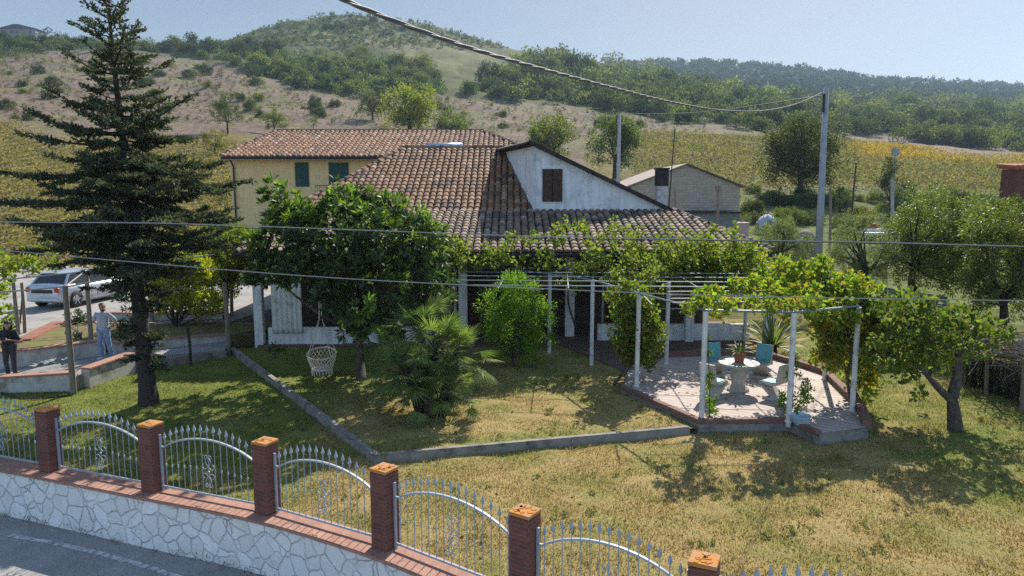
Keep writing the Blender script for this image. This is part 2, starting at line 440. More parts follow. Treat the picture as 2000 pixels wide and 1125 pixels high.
def build_terrain():
    th = np.concatenate([np.linspace(-180, -48, 34)[:-1], np.linspace(-48, 48, 241), np.linspace(48, 180, 34)[1:]])
    rr = np.concatenate([np.linspace(1.5, 40, 78)[:-1], np.exp(np.linspace(math.log(40), math.log(3600), 190))])
    T, Rr = np.meshgrid(np.radians(th), rr, indexing='ij')
    X = Rr * np.sin(T); Y = Rr * np.cos(T)
    Z = gz(X, Y)
    back = sstep(np.abs(T), R(62), R(85))
    Z = Z * (1 - back) + -1.15 * back * sstep(-Y, -40, 5) + Z * back * (1 - sstep(-Y, -40, 5))
    n, m = X.shape
    V = np.stack([X, Y, Z], -1).reshape(-1, 3)
    V = np.vstack([V, [[0, 0, -1.15]]])
    I = np.arange(n * m).reshape(n, m)
    F = np.stack([I[:-1, :-1], I[1:, :-1], I[1:, 1:], I[:-1, 1:]], -1).reshape(-1, 4)[:, ::-1]
    # natural ground cover by place
    px, py = project(V[:, 0], np.maximum(V[:, 1], 1), V[:, 2])
    D = V[:, 1]
    jx = fbm(V[:, 0], V[:, 1], 35, 4) * 22; jy = fbm(V[:, 0] + 91, V[:, 1], 35, 4) * 7
    sx, sy = px + jx, py + jy
    c = np.tile(np.array([.155, .145, .055]), (len(V), 1))            # dry green grass
    def put(mask, col): c[mask] = np.array(col)
    far = D > 60
    put(far & (D < 330), (.205, .16, .13))                               # ploughed / burnt brown slope
    pat = fbm(V[:, 0] + 300, V[:, 1], 28, 4)
    c = np.where((far & (D < 330) & (pat > .35))[:, None], np.array([.19, .175, .095]), c)
    put((D >= 330), (.10, .12, .06))
    put(far & inpoly(sx, sy, [(-400, 60), (150, 70), (300, 88), (460, 95), (460, 112), (250, 100), (130, 92), (0, 130), (-400, 160)]), (.10, .115, .05))
    put(far & inpoly(sx, sy, [(430, 100), (1000, 90), (1250, 130), (1650, 215), (1640, 262), (1300, 232), (900, 190), (700, 195), (560, 165), (430, 128)]), (.10, .12, .045))
    put(far & (D > 380) & inpoly(sx, sy, [(380, 100), (500, 50), (650, 5), (800, 20), (1010, 95), (800, 95), (620, 90)]), (.095, .118, .06))
    put(far & (D > 300) & inpoly(sx, sy, [(560, 62), (640, 60), (760, 72), (880, 80), (1000, 118), (880, 140), (760, 96), (560, 82)]), (.17, .175, .08))
    put(far & inpoly(sx, sy, [(1150, 258), (1500, 262), (1660, 265), (1850, 292), (2400, 320), (2400, 420), (1100, 420)]), (.20, .175, .07))
    put(far & inpoly(sx, sy, [(1630, 262), (1700, 262), (1990, 285), (1990, 302), (1850, 296), (1700, 285)]), (.26, .20, .155))
    put((D > 36) & inpoly(sx, sy, [(-600, 225), (20, 240), (110, 285), (300, 272), (480, 265), (520, 290), (560, 500), (-600, 600)]), (.21, .175, .065))
    put(inpoly(px, py, [(1440, 372), (1700, 365), (2200, 400), (2200, 700), (1440, 560)]) & (D > 30), (.15, .18, .06))
    put((D > 560) & (px > 1080), (.05, .07, .045)); put(D > 900, (.045, .062, .042))
    w = fbm(V[:, 0], V[:, 1], 9, 3)
    c = c * (1 + .12 * w[:, None])
    fan0 = len(V) - 1
    me_f = [tuple(f) for f in F] + [(fan0, I[i, 0], I[i + 1, 0]) for i in range(n - 1)]
    me = bpy.data.meshes.new('terrain'); me.from_pydata(V.tolist(), [], me_f)
    m_, nt, P, N, L = new_mat('terrain_ground')
    a = N.new('ShaderNodeAttribute'); a.attribute_name = 'col'
    v = coords(N, L, 'Object')
    n1 = noise(N, L, v, .12, 8, .7); n2 = noise(N, L, v, .9, 6, .75); n3 = noise(N, L, v, 6, 4, .7)
    cc = mix(N, L, .7, a.outputs['Color'], ramp(N, L, n1, [(.3, (.6, .6, .55)), (.7, (1.15, 1.1, 1.05))]), 'MULTIPLY')
    cc = mix(N, L, .8, cc, ramp(N, L, n2, [(.36, (.42, .44, .38)), (.6, (1.4, 1.37, 1.35))]), 'MULTIPLY')
    cc = mix(N, L, .5, cc, ramp(N, L, n3, [(.3, (.5, .5, .5)), (.7, (1.1, 1.1, 1.1))]), 'MULTIPLY')
    L.new(cc, P.inputs['Base Color']); P.inputs['Roughness'].default_value = 1; P.inputs['Specular IOR Level'].default_value = .1
    bump(N, L, n2, P, .7, .5)
    o = finish(me, 'terrain', m_, None, True, 0, c)
    props(o, kind='structure')
build_terrain()

# ------------------------------------------------------------------ lawn, road, kerbs
def fence_off(k):
    """the fence line moved k metres towards the road"""
    out = []
    for i, p in enumerate(FENCE):
        a = Vector(FENCE[max(i - 1, 0)]); b = Vector(FENCE[min(i + 1, len(FENCE) - 1)])
        d = (b - a).normalized(); n = Vector((d.y, -d.x))
        if n.y > 0: n = -n
        out.append((p[0] + n.x * k, p[1] + n.y * k))
    return out
def smooth_line(pts, sub=6):
    out = []
    P_ = [Vector((p[0], p[1], 0)) for p in pts]
    for i in range(len(P_) - 1):
        p0, p1, p2, p3 = P_[max(i - 1, 0)], P_[i], P_[i + 1], P_[min(i + 2, len(P_) - 1)]
        for k in range(sub):
            t = k / sub
            q = .5 * ((2 * p1) + (p2 - p0) * t + (2 * p0 - 5 * p1 + 4 * p2 - p3) * t * t + (3 * p1 - p0 - 3 * p2 + p3) * t ** 3)
            out.append((q.x, q.y))
    out.append((P_[-1].x, P_[-1].y))
    return out
FS = smooth_line(FENCE)
def offset_poly(pts, k):
    out = []
    for i, p in enumerate(pts):
        a = Vector(pts[max(i - 1, 0)]); b = Vector(pts[min(i + 1, len(pts) - 1)])
        d = (b - a).normalized(); n = Vector((d.y, -d.x))
        if n.y > 0: n = -n
        out.append((p[0] + n.x * k, p[1] + n.y * k))
    return out

def sheet(name, poly, z, mat, step=None, kind='structure', zf=None):
    bm = bmesh.new()
    vs = [bm.verts.new((p[0], p[1], z)) for p in poly]
    f = bm.faces.new(vs)
    if f.normal.z < 0: f.normal_flip()
    bm.normal_update()
    if f.normal.z < 0: f.normal_flip()
    me = bpy.data.meshes.new(name); bm.to_mesh(me); bm.free()
    o = finish(me, name, mat)
    return props(o, kind=kind)

def mat_lawn():
    m, nt, P, N, L = new_mat('lawn_turf')
    v = coords(N, L, 'Object')
    g = N.new('ShaderNodeAttribute'); g.attribute_name = 'col'
    n2 = noise(N, L, v, 7, 6, .75); n3 = noise(N, L, v, 34, 5, .85)
    c = mix(N, L, .75, g.outputs['Color'], ramp(N, L, n2, [(.3, (.8, .8, .75)), (.68, (1.3, 1.27, 1.2))]), 'MULTIPLY')
    c = mix(N, L, .8, c, ramp(N, L, n3, [(.36, (.42, .40, .33)), (.64, (1.5, 1.47, 1.4))]), 'MULTIPLY')
    L.new(c, P.inputs['Base Color']); P.inputs['Roughness'].default_value = .95; P.inputs['Specular IOR Level'].default_value = .1
    bump(N, L, n3, P, .8, .04)
    return m
M['lawn'] = mat_lawn()
M['grass'] = mat_leaf('grass_blade', .4, .6, .2, (1.15, 1.1, .7))
DRY, GRN, DGR = np.array([.36, .275, .13]), np.array([.165, .20, .05]), np.array([.05, .085, .022])
def lawn_colour(x, y):
    """dry straw in the open front, green at the left, along the kerb and at the right"""
    n = fbm(x, y, 2.2, 4); n2 = fbm(x + 40, y + 13, .7, 3)
    g = .22 + .22 * n + .12 * n2
    g = g + .75 * sstep(-x, 3.0, 6.0)                      # left garden is green
    d1 = y - (np.interp(x, [-4.5, 4.6], [15.1, 16.1]))
    g = g + .45 * np.exp(-((d1 + .55) / .5) ** 2) * sstep(x, -5.5, -3.5) * sstep(-x, -3.5, -1.0)
    g = g + .55 * sstep(x, 7.0, 9.5) * sstep(y, 10, 13)
    g = g + .35 * sstep(y, 17.5, 19.5) * sstep(-x, -4, -1)
    g = np.clip(g, 0, 1)[:, None]
    return DRY * (1 - g) + GRN * g
def lawn_mesh(name, poly, z, step=.16):
    xs = [p[0] for p in poly]; ys = [p[1] for p in poly]
    gx = np.arange(min(xs), max(xs) + step, step); gy = np.arange(min(ys), max(ys) + step, step)
    X, Y = np.meshgrid(gx, gy, indexing='ij')
    ins = inpoly(X, Y, poly)
    I = np.arange(X.size).reshape(X.shape)
    ok = ins[:-1, :-1] | ins[1:, :-1] | ins[1:, 1:] | ins[:-1, 1:]
    F = np.stack([I[:-1, :-1], I[1:, :-1], I[1:, 1:], I[:-1, 1:]], -1)[ok]
    x, y = X.ravel(), Y.ravel()
    V = np.stack([x, y, z + .018 * fbm(x, y, 1.5, 3)], -1)
    used = np.unique(F); mp = np.zeros(len(V), int); mp[used] = np.arange(len(used))
    o = npmesh(name, V[used], mp[F], M['lawn'], cols=lawn_colour(x, y)[used], smooth=True)
    return props(o, kind='structure')
def xy(px, py, z=LAWN):
    p = at(px, py, z); return (p.x, p.y)
KA, KB, KC = xy(455, 683, .05), xy(735, 893, .05), xy(1345, 838, .05)
LAWN_FRONT = offset_poly(FS, -.10) + [(15, 5), (18, 20), (18, 31), (9.3, 31), (9.3, 25.2), (-9.2, 25.2), (-9.2, 24.2), xy(440, 700), xy(250, 732), xy(150, 762), xy(0, 768), (-17, 17.3)]
LAWN_IN = [KA, KB, KC, xy(1480, 838), (7.2, 18), (8.8, 20), (8.8, 25.0), (-7, 25.0)]
lawn_mesh('lawn', LAWN_FRONT, LAWN)
lawn_mesh('lawn_bed', LAWN_IN, LAWN + .13, .06)

def kerb_run(name, pts, w, z0, z1, mat, label, cat, bevel=.012):
    mb = MB()
    for a, b in zip(pts[:-1], pts[1:]):
        a, b = Vector(a), Vector(b); d = (b - a).normalized(); n = Vector((-d.y, d.x)) * (w / 2)
        mb.prism([tuple(a - n), tuple(b - n), tuple(b + n), tuple(a + n)], z0, z1)
    o = mb.build(name, mat, bevel=bevel)
    return props(o, label, cat)
def joined_run(name, line, w, z0, z1, mat, bevel=0.0, parent=None, zf=None):
    """a continuous band of constant width along a plan polyline"""
    L_, R_ = [], []
    n = len(line)
    for i in range(n):
        a = Vector(line[max(i - 1, 0)]); b = Vector(line[min(i + 1, n - 1)]); p = Vector(line[i])
        d = (b - a).normalized(); q = Vector((-d.y, d.x))
        k = 1.0
        if 0 < i < n - 1:
            d1 = (p - a).normalized(); k = 1 / max(.5, abs(d1.dot(d)))
        L_.append(p + q * (w / 2 * k)); R_.append(p - q * (w / 2 * k))
    vs, fs = [], []
    for i in range(n):
        za, zb = (z0, z1) if zf is None else zf(i / (n - 1))
        vs += [(L_[i].x, L_[i].y, za), (R_[i].x, R_[i].y, za), (R_[i].x, R_[i].y, zb), (L_[i].x, L_[i].y, zb)]
    for i in range(n - 1):
        o = i * 4
        for k in range(4):
            fs.append((o + k, o + (k + 1) % 4, o + 4 + (k + 1) % 4, o + 4 + k))
    fs += [(3, 2, 1, 0), tuple((n - 1) * 4 + k for k in range(4))]
    mb = MB(); mb.add(vs, fs)
    o = mb.build(name, mat, parent, bevel=0)
    bm = bmesh.new(); bm.from_mesh(o.data); bmesh.ops.recalc_face_normals(bm, faces=bm.faces)
    if bevel:
        bmesh.ops.bevel(bm, geom=[e for e in bm.edges if e.calc_face_angle(0) > .6], offset=bevel, segments=2, affect='EDGES', clamp_overlap=True)
    bm.to_mesh(o.data); bm.free()
    if not o.data.uv_layers: box_uv(o.data)
    return o
o = joined_run('garden_kerb', [KA, KB, KC], .17, -.3, .125, M['concrete'], .02)
props(o, 'mossy concrete kerb bending in a V through the lawn', 'kerb')

# road
m, nt, P, N, L = new_mat('road_asphalt')
v = coords(N, L, 'Object')
n1 = noise(N, L, v, 1.1, 7, .7); n2 = noise(N, L, v, 22, 6, .85); n3 = noise(N, L, v, .35, 5, .6)
c = ramp(N, L, n1, [(.3, (.24, .23, .215)), (.7, (.36, .35, .33))])
c = mix(N, L, .75, c, ramp(N, L, n2, [(.34, (.35, .35, .35)), (.66, (1.4, 1.4, 1.4))]), 'MULTIPLY')
c = mix(N, L, ramp(N, L, n3, [(.52, (0, 0, 0)), (.62, (1, 1, 1))]), c, mix(N, L, .5, c, (.09, .085, .075)))
L.new(c, P.inputs['Base Color']); P.inputs['Roughness'].default_value = .92; bump(N, L, n2, P, .5, .01)
M['road'] = m
RZ = -1.0
road_edge = offset_poly(FS, .25)
sheet('road', road_edge + [(9, -20), (-40, -20), (-40, 22)], RZ, M['road'])
m, nt, P, N, L = new_mat('worn_line_paint')
v = coords(N, L, 'Object'); n1 = noise(N, L, v, 9, 7, .75)
L.new(ramp(N, L, n1, [(.42, (.2, .195, .185)), (.58, (.62, .62, .60))]), P.inputs['Base Color']); P.inputs['Roughness'].default_value = .8
ln = [at(x, y, RZ) for x, y in ((20, 1046), (100, 1060), (200, 1082), (330, 1121), (420, 1155), (520, 1200), (640, 1280))]
ln = smooth_line([(p.x, p.y) for p in ln], 4)
sheet('road_edge_line', offset_poly(ln, -.06) + offset_poly(ln, .06)[::-1], RZ + .004, m)

# ------------------------------------------------------------------ boundary wall, pillars, railing panels
m, nt, P, N, L = new_mat('crazy_stone_whitewash')
v = coords(N, L, 'Object')
wv = N.new('ShaderNodeVectorMath'); wv.operation = 'ADD'
nz = N.new('ShaderNodeTexNoise'); nz.inputs['Scale'].default_value = 3.0; L.new(v, nz.inputs['Vector'])
sc_ = N.new('ShaderNodeVectorMath'); sc_.operation = 'SCALE'; sc_.inputs[3].default_value = .18
L.new(nz.outputs[1], sc_.inputs[0]); L.new(v, wv.inputs[0]); L.new(sc_.outputs[0], wv.inputs[1])
vo = N.new('ShaderNodeTexVoronoi'); vo.feature = 'DISTANCE_TO_EDGE'; vo.inputs['Scale'].default_value = 3.1
L.new(wv.outputs[0], vo.inputs['Vector'])
vc = N.new('ShaderNodeTexVoronoi'); vc.inputs['Scale'].default_value = 3.1; L.new(wv.outputs[0], vc.inputs['Vector'])
n1 = noise(N, L, v, 5, 7, .7); n2 = noise(N, L, v, 40, 4, .7); nb = noise(N, L, v, 1.3, 4, .6)
base = ramp(N, L, n1, [(.3, (.70, .70, .68)), (.7, (.86, .86, .84))])
sp = N.new('ShaderNodeSeparateColor'); L.new(vc.outputs['Color'], sp.inputs[0])
base = mix(N, L, .45, base, ramp(N, L, sp.outputs[0], [(0, (.7, .68, .62)), (1, (1, 1, 1))]), 'MULTIPLY')
ms_ = N.new('ShaderNodeMath'); ms_.operation = 'MULTIPLY_ADD'; L.new(nb, ms_.inputs[0]); ms_.inputs[1].default_value = .09; ms_.inputs[2].default_value = -.0415
sb = N.new('ShaderNodeMath'); sb.operation = 'LESS_THAN'; L.new(vo.outputs['Distance'], sb.inputs[0]); L.new(ms_.outputs[0], sb.inputs[1])
vo2 = N.new('ShaderNodeTexVoronoi'); vo2.feature = 'DISTANCE_TO_EDGE'; vo2.inputs['Scale'].default_value = 5.2; L.new(wv.outputs[0], vo2.inputs['Vector'])
nb2 = noise(N, L, v, 2.1, 5, .7)
ms2 = N.new('ShaderNodeMath'); ms2.operation = 'MULTIPLY_ADD'; L.new(nb2, ms2.inputs[0]); ms2.inputs[1].default_value = .13; ms2.inputs[2].default_value = -.072
sb2 = N.new('ShaderNodeMath'); sb2.operation = 'LESS_THAN'; L.new(vo2.outputs['Distance'], sb2.inputs[0]); L.new(ms2.outputs[0], sb2.inputs[1])
sbm = N.new('ShaderNodeMath'); sbm.operation = 'MAXIMUM'; L.new(sb.outputs[0], sbm.inputs[0]); L.new(sb2.outputs[0], sbm.inputs[1])
c = mix(N, L, sb.outputs[0], base, (.36, .345, .315)); c = mix(N, L, sb2.outputs[0], c, (.15, .14, .12))
sz = N.new('ShaderNodeSeparateXYZ'); L.new(v, sz.inputs[0])
ad = N.new('ShaderNodeMath'); ad.operation = 'MULTIPLY_ADD'; L.new(n1, ad.inputs[0]); ad.inputs[1].default_value = .5; L.new(sz.outputs[2], ad.inputs[2])
mrz = N.new('ShaderNodeMapRange'); L.new(ad.outputs[0], mrz.inputs[0]); mrz.inputs[1].default_value = -.78; mrz.inputs[2].default_value = -.52; mrz.inputs[3].default_value = .6; mrz.inputs[4].default_value = 0
c = mix(N, L, mrz.outputs[0], c, (.24, .22, .17))      # splashed dirt and moss along the foot
L.new(c, P.inputs['Base Color']); P.inputs['Roughness'].default_value = .9
mn = N.new('ShaderNodeMath'); mn.operation = 'MINIMUM'; L.new(vo.outputs['Distance'], mn.inputs[0]); mn.inputs[1].default_value = .06
am = N.new('ShaderNodeMath'); am.operation = 'MULTIPLY_ADD'; L.new(n2, am.inputs[0]); am.inputs[1].default_value = .02; L.new(mn.outputs[0], am.inputs[2])
bump(N, L, am.outputs[0], P, 1.0, .35)
M['stone'] = m
wall = thing('boundary_wall', 'whitewashed crazy stone wall with brick coping curving beside the road', 'garden wall', (0, 10, -1))
joined_run('wall_body', offset_poly(FS, .06), .44, -1.3, -.065, M['stone'], parent=wall)
joined_run('coping', offset_poly(FS, .07), .56, -.065, 0.0, M['coping'], .012, parent=wall)

pl_lab = ['brick pillar of the railing with plain reddish cap, leftmost in the photo', 'brick pillar with orange lichen cap beside the leftmost whole railing panel',
          'brick pillar with reddish brick cap below the palm shadow', 'brick pillar with orange lichen cap where the lawn kerb turns', 'brick pillar with bright orange lichen cap at bottom centre of the photo',
          'brick pillar cut by the bottom edge, only its lichen cap showing']
def fence_dir(i):
    a = Vector(FENCE[max(i - 1, 0)]); b = Vector(FENCE[min(i + 1, len(FENCE) - 1)])
    d = b - a; return math.atan2(d.y, d.x)
PH, PW = 1.27, .31
for j, i in enumerate(range(3, 9)):
    x, y = FENCE[i]; rz = fence_dir(i)
    t = thing('brick_pillar', pl_lab[j], 'pillar', (x, y, 0), rz, 'brick pillars along the railing')
    MB().box(0, 0, PH / 2 - .03, PW, PW, PH - .06).build('shaft', M['pillar'], t, local=True, bevel=.006)
    o = MB().box(0, 0, PH - .025, PW + .012, PW + .012, .05).build('cap', M['cap'], t, local=True, bevel=.008)
    b = MB()
    for k in range(9):
        b.box(random.uniform(-.11, .11), random.uniform(-.11, .11), PH + .002, random.uniform(.05, .12), random.uniform(.04, .09), .012, random.uniform(0, 3), .8)
    if j > 0: b.build('lichen', M['cap'], o, local=True)

def spear_pts():
    return [(0.006, 0), (.013, .012), (.006, .026), (.010, .036), (.0275, .072), (.030, .086), (.018, .125), (.002, .185)]
def panel(i, label):
    a, b = Vector(FENCE[i]), Vector(FENCE[i + 1])
    d = (b - a); Ln = d.length; rz = math.atan2(d.y, d.x)
    mid = (a + b) / 2 + Vector((-d.y, d.x)).normalized() * .03
    t = thing('railing_panel', label, 'railing', (mid.x, mid.y, 0), rz, 'wrought iron panels of the front railing')
    W = Ln - PW - .06; h = W / 2
    def top(u):      # arched top rail
        s = abs(u) / h
        return .83 + .27 * (max(0.0, 1 - (s / .93) ** 2) ** .85) + .012 * max(0, s - .93)
    for s in (-1, 1):
        MB().box(s * h, 0, .53, .036, .036, 1.06).build('post', M['galv'], t, local=True)
    MB().box(0, 0, .085, W - .04, .022, .034).build('bottom_rail', M['galv'], t, local=True)
    n = 26
    pts = [(-h + 2 * h * k / n, 0, top(-h + 2 * h * k / n)) for k in range(n + 1)]
    r = MB()
    for p, q in zip(pts[:-1], pts[1:]):
        r.bar(p, q, .036, .028)
    r.build('top_rail', M['galv'], t, local=True)
    nb = 15
    for k in range(nb):
        u = -h + W * (k + .75) / (nb + .5)
        zt = top(u)
        m_ = MB()
        m_.tube([(u, 0, .09), (u, 0, zt + .09)], .0072, 6)
        m_.lathe(spear_pts(), (u, 0, zt + .085), 6)
        if not 6 <= k <= 8:
            zz = .50 + .03 * math.cos(u * 3)
            m_.lathe([(.007, 0), (.016, .008), (.009, .018), (.019, .032), (.009, .046), (.016, .056), (.007, .064)], (u, 0, zz), 7)
        m_.build('bar', M['galv'], t, local=True)
    s_ = MB()
    for sx in (-1, 1):
        for cz, rr, up in ((.42, .075, 1), (.62, .075, -1)):
            pts = []
            for k in range(15):
                a_ = k / 14 * 4.4; r_ = rr * (1 - .6 * k / 14)
                pts.append((sx * (.012 + rr - r_ * math.cos(a_)), -.012, cz + up * (r_ * math.sin(a_))))
            s_.tube(pts, .008, 5)
        for z0, up in ((.62, 1), (.42, -1)):
            pts = [(sx * (.012 + .045 * math.sin(k / 10 * 3.14)), -.012, z0 + up * .16 * k / 10) for k in range(11)]
            s_.tube(pts, .008, 5)
            pts = [(sx * (.045 - .033 * math.cos(k / 8 * 4)), -.012, z0 + up * (.16 + .033 * math.sin(k / 8 * 4))) for k in range(9)]
            s_.tube(pts, .007, 5)
    s_.lathe([(.0, -.02), (.026, 0), (.0, .02)], (0, -.012, .52), 8)
    s_.build('scroll_ornament', M['galv'], t, local=True)
pn_lab = ['pale wrought iron railing panel left of the leftmost brick pillar', 'pale wrought iron railing panel in front of the conifer trunk, arched with spear tips',
          'pale wrought iron railing panel over shaded lawn with bright scroll', 'pale wrought iron railing panel in front of the kerb corner', 'grey wrought iron railing panel before dry lawn at bottom centre',
          'grey wrought iron railing panel before dry lawn cut by the bottom edge', 'grey spear tipped railing panel at the bottom edge, only its tips in view']
for k, i in enumerate(range(2, 9)):
    panel(i, pn_lab[k])
# ------------------------------------------------------------------ patio platform
PZ = .20
m, nt, P, N, L = new_mat('patio_pavers')
v = coords(N, L, 'Object')
mpn = N.new('ShaderNodeMapping'); mpn.inputs['Rotation'].default_value = (0, 0, R(32)); L.new(v, mpn.inputs[0])
bt = N.new('ShaderNodeTexBrick'); L.new(mpn.outputs[0], bt.inputs['Vector']); bt.inputs['Scale'].default_value = 1
bt.inputs['Color1'].default_value = rgb((.56, .47, .41)); bt.inputs['Color2'].default_value = rgb((.48, .39, .34)); bt.inputs['Mortar'].default_value = rgb((.17, .13, .11))
bt.inputs['Brick Width'].default_value = 9.0; bt.inputs['Row Height'].default_value = .21; bt.inputs['Mortar Size'].default_value = .012
n1 = noise(N, L, v, 2.5, 6, .7); n2 = noise(N, L, v, 50, 4, .7)
c = mix(N, L, .5, bt.outputs[0], ramp(N, L, n1, [(.3, (.6, .56, .54)), (.7, (1.05, 1.05, 1.05))]), 'MULTIPLY')
c = mix(N, L, .4, c, ramp(N, L, n2, [(.3, (.6, .6, .6)), (.7, (1, 1, 1))]), 'MULTIPLY')
L.new(c, P.inputs['Base Color']); P.inputs['Roughness'].default_value = .85; bump(N, L, n2, P, .3, .006)
M['pavers'] = m
M['rim'] = mat_brick('patio_rim_brick', (.27, .145, .105), (.22, .11, .08), (.20, .15, .12), .25, .5, .008, blotch=(.17, .13, .10))
def xz(px, py): return xy(px, py, PZ)
PAT = [xz(1213, 757), xz(1365, 824), xz(1544, 822), xz(1601, 848), xz(1697, 836), xz(1684, 800), xz(1613, 731), xz(1558, 713), xz(1500, 697), xz(1435, 692), xz(1300, 697), xz(1228, 722)]
platform = thing('patio', 'raised angular paved patio with a low brick rim under the vine pergola', 'patio', (7, 18, 0))
MB().prism(PAT, -.3, PZ).build('platform_body', M['concrete'], platform)
def inset(poly, k):
    n = len(poly); out = []
    cx = sum(p[0] for p in poly) / n; cy = sum(p[1] for p in poly) / n
    for p in poly:
        d = Vector((cx - p[0], cy - p[1])); d.normalize(); out.append((p[0] + d.x * k, p[1] + d.y * k))
    return out
pv = inset(PAT, .06)
MB().prism(pv, PZ, PZ + .006).build('paving', M['pavers'], platform)
for nm, seg, w, h in (('front_rim', [0, 1, 2, 3], .17, .06), ('back_rim', [4, 5, 6, 7, 8, 9, 10], .20, .17)):
    q = [inset(PAT, .05)[i] for i in seg]
    joined_run(nm, q, w, PZ - .05, PZ + h, M['rim'], .012, parent=platform)
# terrace between the house and the patio
M['terrace'] = mat_brick('terrace_tiles', (.20, .115, .095), (.17, .10, .085), (.12, .09, .08), .3, .3, .006)
tp = [xy(1045, 650, .10), xy(1210, 722, .10), xy(1240, 735, .10), xy(1330, 690, .10), xy(1440, 652, .10), (9.0, 25.4), (9.0, 29.5), (1.0, 29.5)]
terr = thing('terrace', 'reddish brown tiled terrace leading from the house to the patio', 'terrace', (4, 24, 0))
MB().prism([tuple(p) for p in tp], -.3, .12).build('terrace_slab', M['terrace'], terr)

# ------------------------------------------------------------------ roof tiles
def tiles(p0, ux, us, nx, ns, wx, ls, keep, rnd, base, mb, slope_n):
    """rows of overlapping barrel tiles on a sloping plane (us points down the slope)"""
    ux, us, nn = Vector(ux), Vector(us), Vector(slope_n)
    for j in range(ns):
        for i in range(nx):
            c0 = Vector(p0) + ux * (wx * (i + .5)) + us * (ls * (j + .5))
            if not keep(c0): continue
            t = min(.999, max(0, .46 + .33 * float(fbm(np.array([c0.x]), np.array([c0.y + c0.z]), 2.6, 3)[0]) + rnd.uniform(-.36, .36)))
            b = base[0] if t < .42 else (base[1] if t < .7 else (base[2] if t < .9 else base[-1]))
            f = rnd.uniform(.72, 1.2)
            col = (b[0] * f, b[1] * f, b[2] * f)
            jx = rnd.uniform(-.012, .012); jt = rnd.uniform(-.012, .012)
            vs = []
            for s, lift, wr in ((-.62, .012, .40), (.5, .048, .47)):
                for a in (0, 36, 72, 108, 144, 180):
                    a = R(a)
                    vs.append(c0 + ux * (jx - math.cos(a) * wr * wx + jt * s) + us * (s * ls) + nn * (lift + math.sin(a) * wx * .36))
            fs = [(k, k + 1, k + 7, k + 6) for k in range(5)] + [(6, 7, 8, 9, 10, 11)]
            mb.add(vs, fs, col)
def ridge_run(a, b, mb, rnd, base, r=.12, step=.4):
    a, b = Vector(a), Vector(b); Ln = (b - a).length; d = (b - a) / Ln
    up = Vector((0, 0, 1)); x = d.cross(up).normalized(); nn = x.cross(d)
    n = max(1, int(Ln / step))
    for k in range(n):
        c0 = a + d * (Ln * (k + .5) / n); f = rnd.uniform(.7, 1.1); bb = rnd.choice(base)
        vs = []
        for s, w, l in ((-.6, .85, .0), (.5, 1.0, .025)):
            for an in (-15, 30, 70, 110, 150, 195):
                an = R(an); vs.append(c0 + d * (s * Ln / n) + x * (math.cos(an) * r * w) + nn * (math.sin(an) * r * w + l))
        mb.add(vs, [(q, q + 1, q + 7, q + 6) for q in range(5)] + [(6, 7, 8, 9, 10, 11), (5, 4, 3, 2, 1, 0)], (bb[0] * f, bb[1] * f, bb[2] * f))
def slab(poly3, th, mat, name, parent, mb=None):
    """roof deck: a 3-D polygon thickened downwards"""
    own = mb is None; mb = mb or MB()
    n = len(poly3)
    vs = [tuple(p) for p in poly3] + [(p[0], p[1], p[2] - th) for p in poly3]
    fs = [tuple(range(n)), tuple(range(2 * n - 1, n - 1, -1))] + [(i, n + i, n + (i + 1) % n, (i + 1) % n) for i in range(n)]
    mb.add(vs, fs)
    return mb.build(name, mat, parent) if own else mb
def side(p, a, b):   # >0 left of a->b in plan
    return (b[0] - a[0]) * (p[1] - a[1]) - (b[1] - a[1]) * (p[0] - a[0])

rnd = random.Random(5)
WARM = [(.30, .165, .095), (.23, .12, .07), (.36, .23, .14), (.13, .085, .06)]
GREY = [(.25, .18, .13), (.17, .12, .09), (.32, .25, .19), (.10, .078, .062)]
# ---- main house
H0 = thing('house', 'white country house with barrel tile hip roof and a shuttered attic gable', 'house', (0, 27, 0))
EY, EZ, BY, BZ, RY, RZm = 24.6, 3.36, 30.3, 4.62, 37.0, 7.62          # eave, break, ridge
EXL, EXR, RXL, RXR = -9.6, 9.0, -5.5, 0.9
M['deck'] = mat_mottled('roof_underlay', (.13, .09, .07), (.18, .13, .10), 6, rough=.95)
hipL = ((RXL, RY), (-9.4, BY))
# upper slope
up0 = [(-9.4, BY, BZ), (6.4, BY, BZ), (6.4, RY, RZm), (RXL, RY, RZm)]
slab([(-9.4, BY, BZ), (1.1, BY, BZ)] + [(-.3, RY, RZm), (RXL, RY, RZm)], .10, M['deck'], 'roof_deck', H0)
slab([(RXL, RY, RZm), (2, RY, RZm), (2, 43, 4.6), (-9.6, 43, 4.6)], .10, M['deck'], 'roof_deck', H0)
slab([(-9.4, BY, BZ), (RXL, RY, RZm), (-9.6, 43, 4.6)], .10, M['deck'], 'roof_deck', H0)
slab([(EXL, EY, EZ), (EXR, EY, EZ), (6.9, BY + .25, BZ + .02), (-9.4, BY + .25, BZ + .02)], .12, M['deck'], 'roof_deck', H0)
slab([(EXR, EY, EZ), (EXR, 38, EZ), (7.2, 38, BZ), (6.9, BY + .25, BZ + .02)], .12, M['deck'], 'roof_deck', H0)
usU = Vector((0, BY - RY, BZ - RZm)).normalized(); nU = Vector((0, -usU.z, usU.y)) * -1
if nU.z < 0: nU = -nU
usL = Vector((0, EY - BY, EZ - BZ)).normalized(); nL = Vector((0, usL.z, -usL.y))
if nL.z < 0: nL = -nL
mb = MB()
wx = .285
lenU = (Vector((0, BY, BZ)) - Vector((0, RY, RZm))).length + .12
tiles((-9.6, RY, RZm + .02), (1, 0, 0), usU, int(11.9 / wx), 19, wx, lenU / 19, lambda p: side(p, (RXL, RY), (-9.4, BY)) > 0 and side(p, (.93, BY), (-.42, RY)) > 0, rnd, WARM, mb, nU)
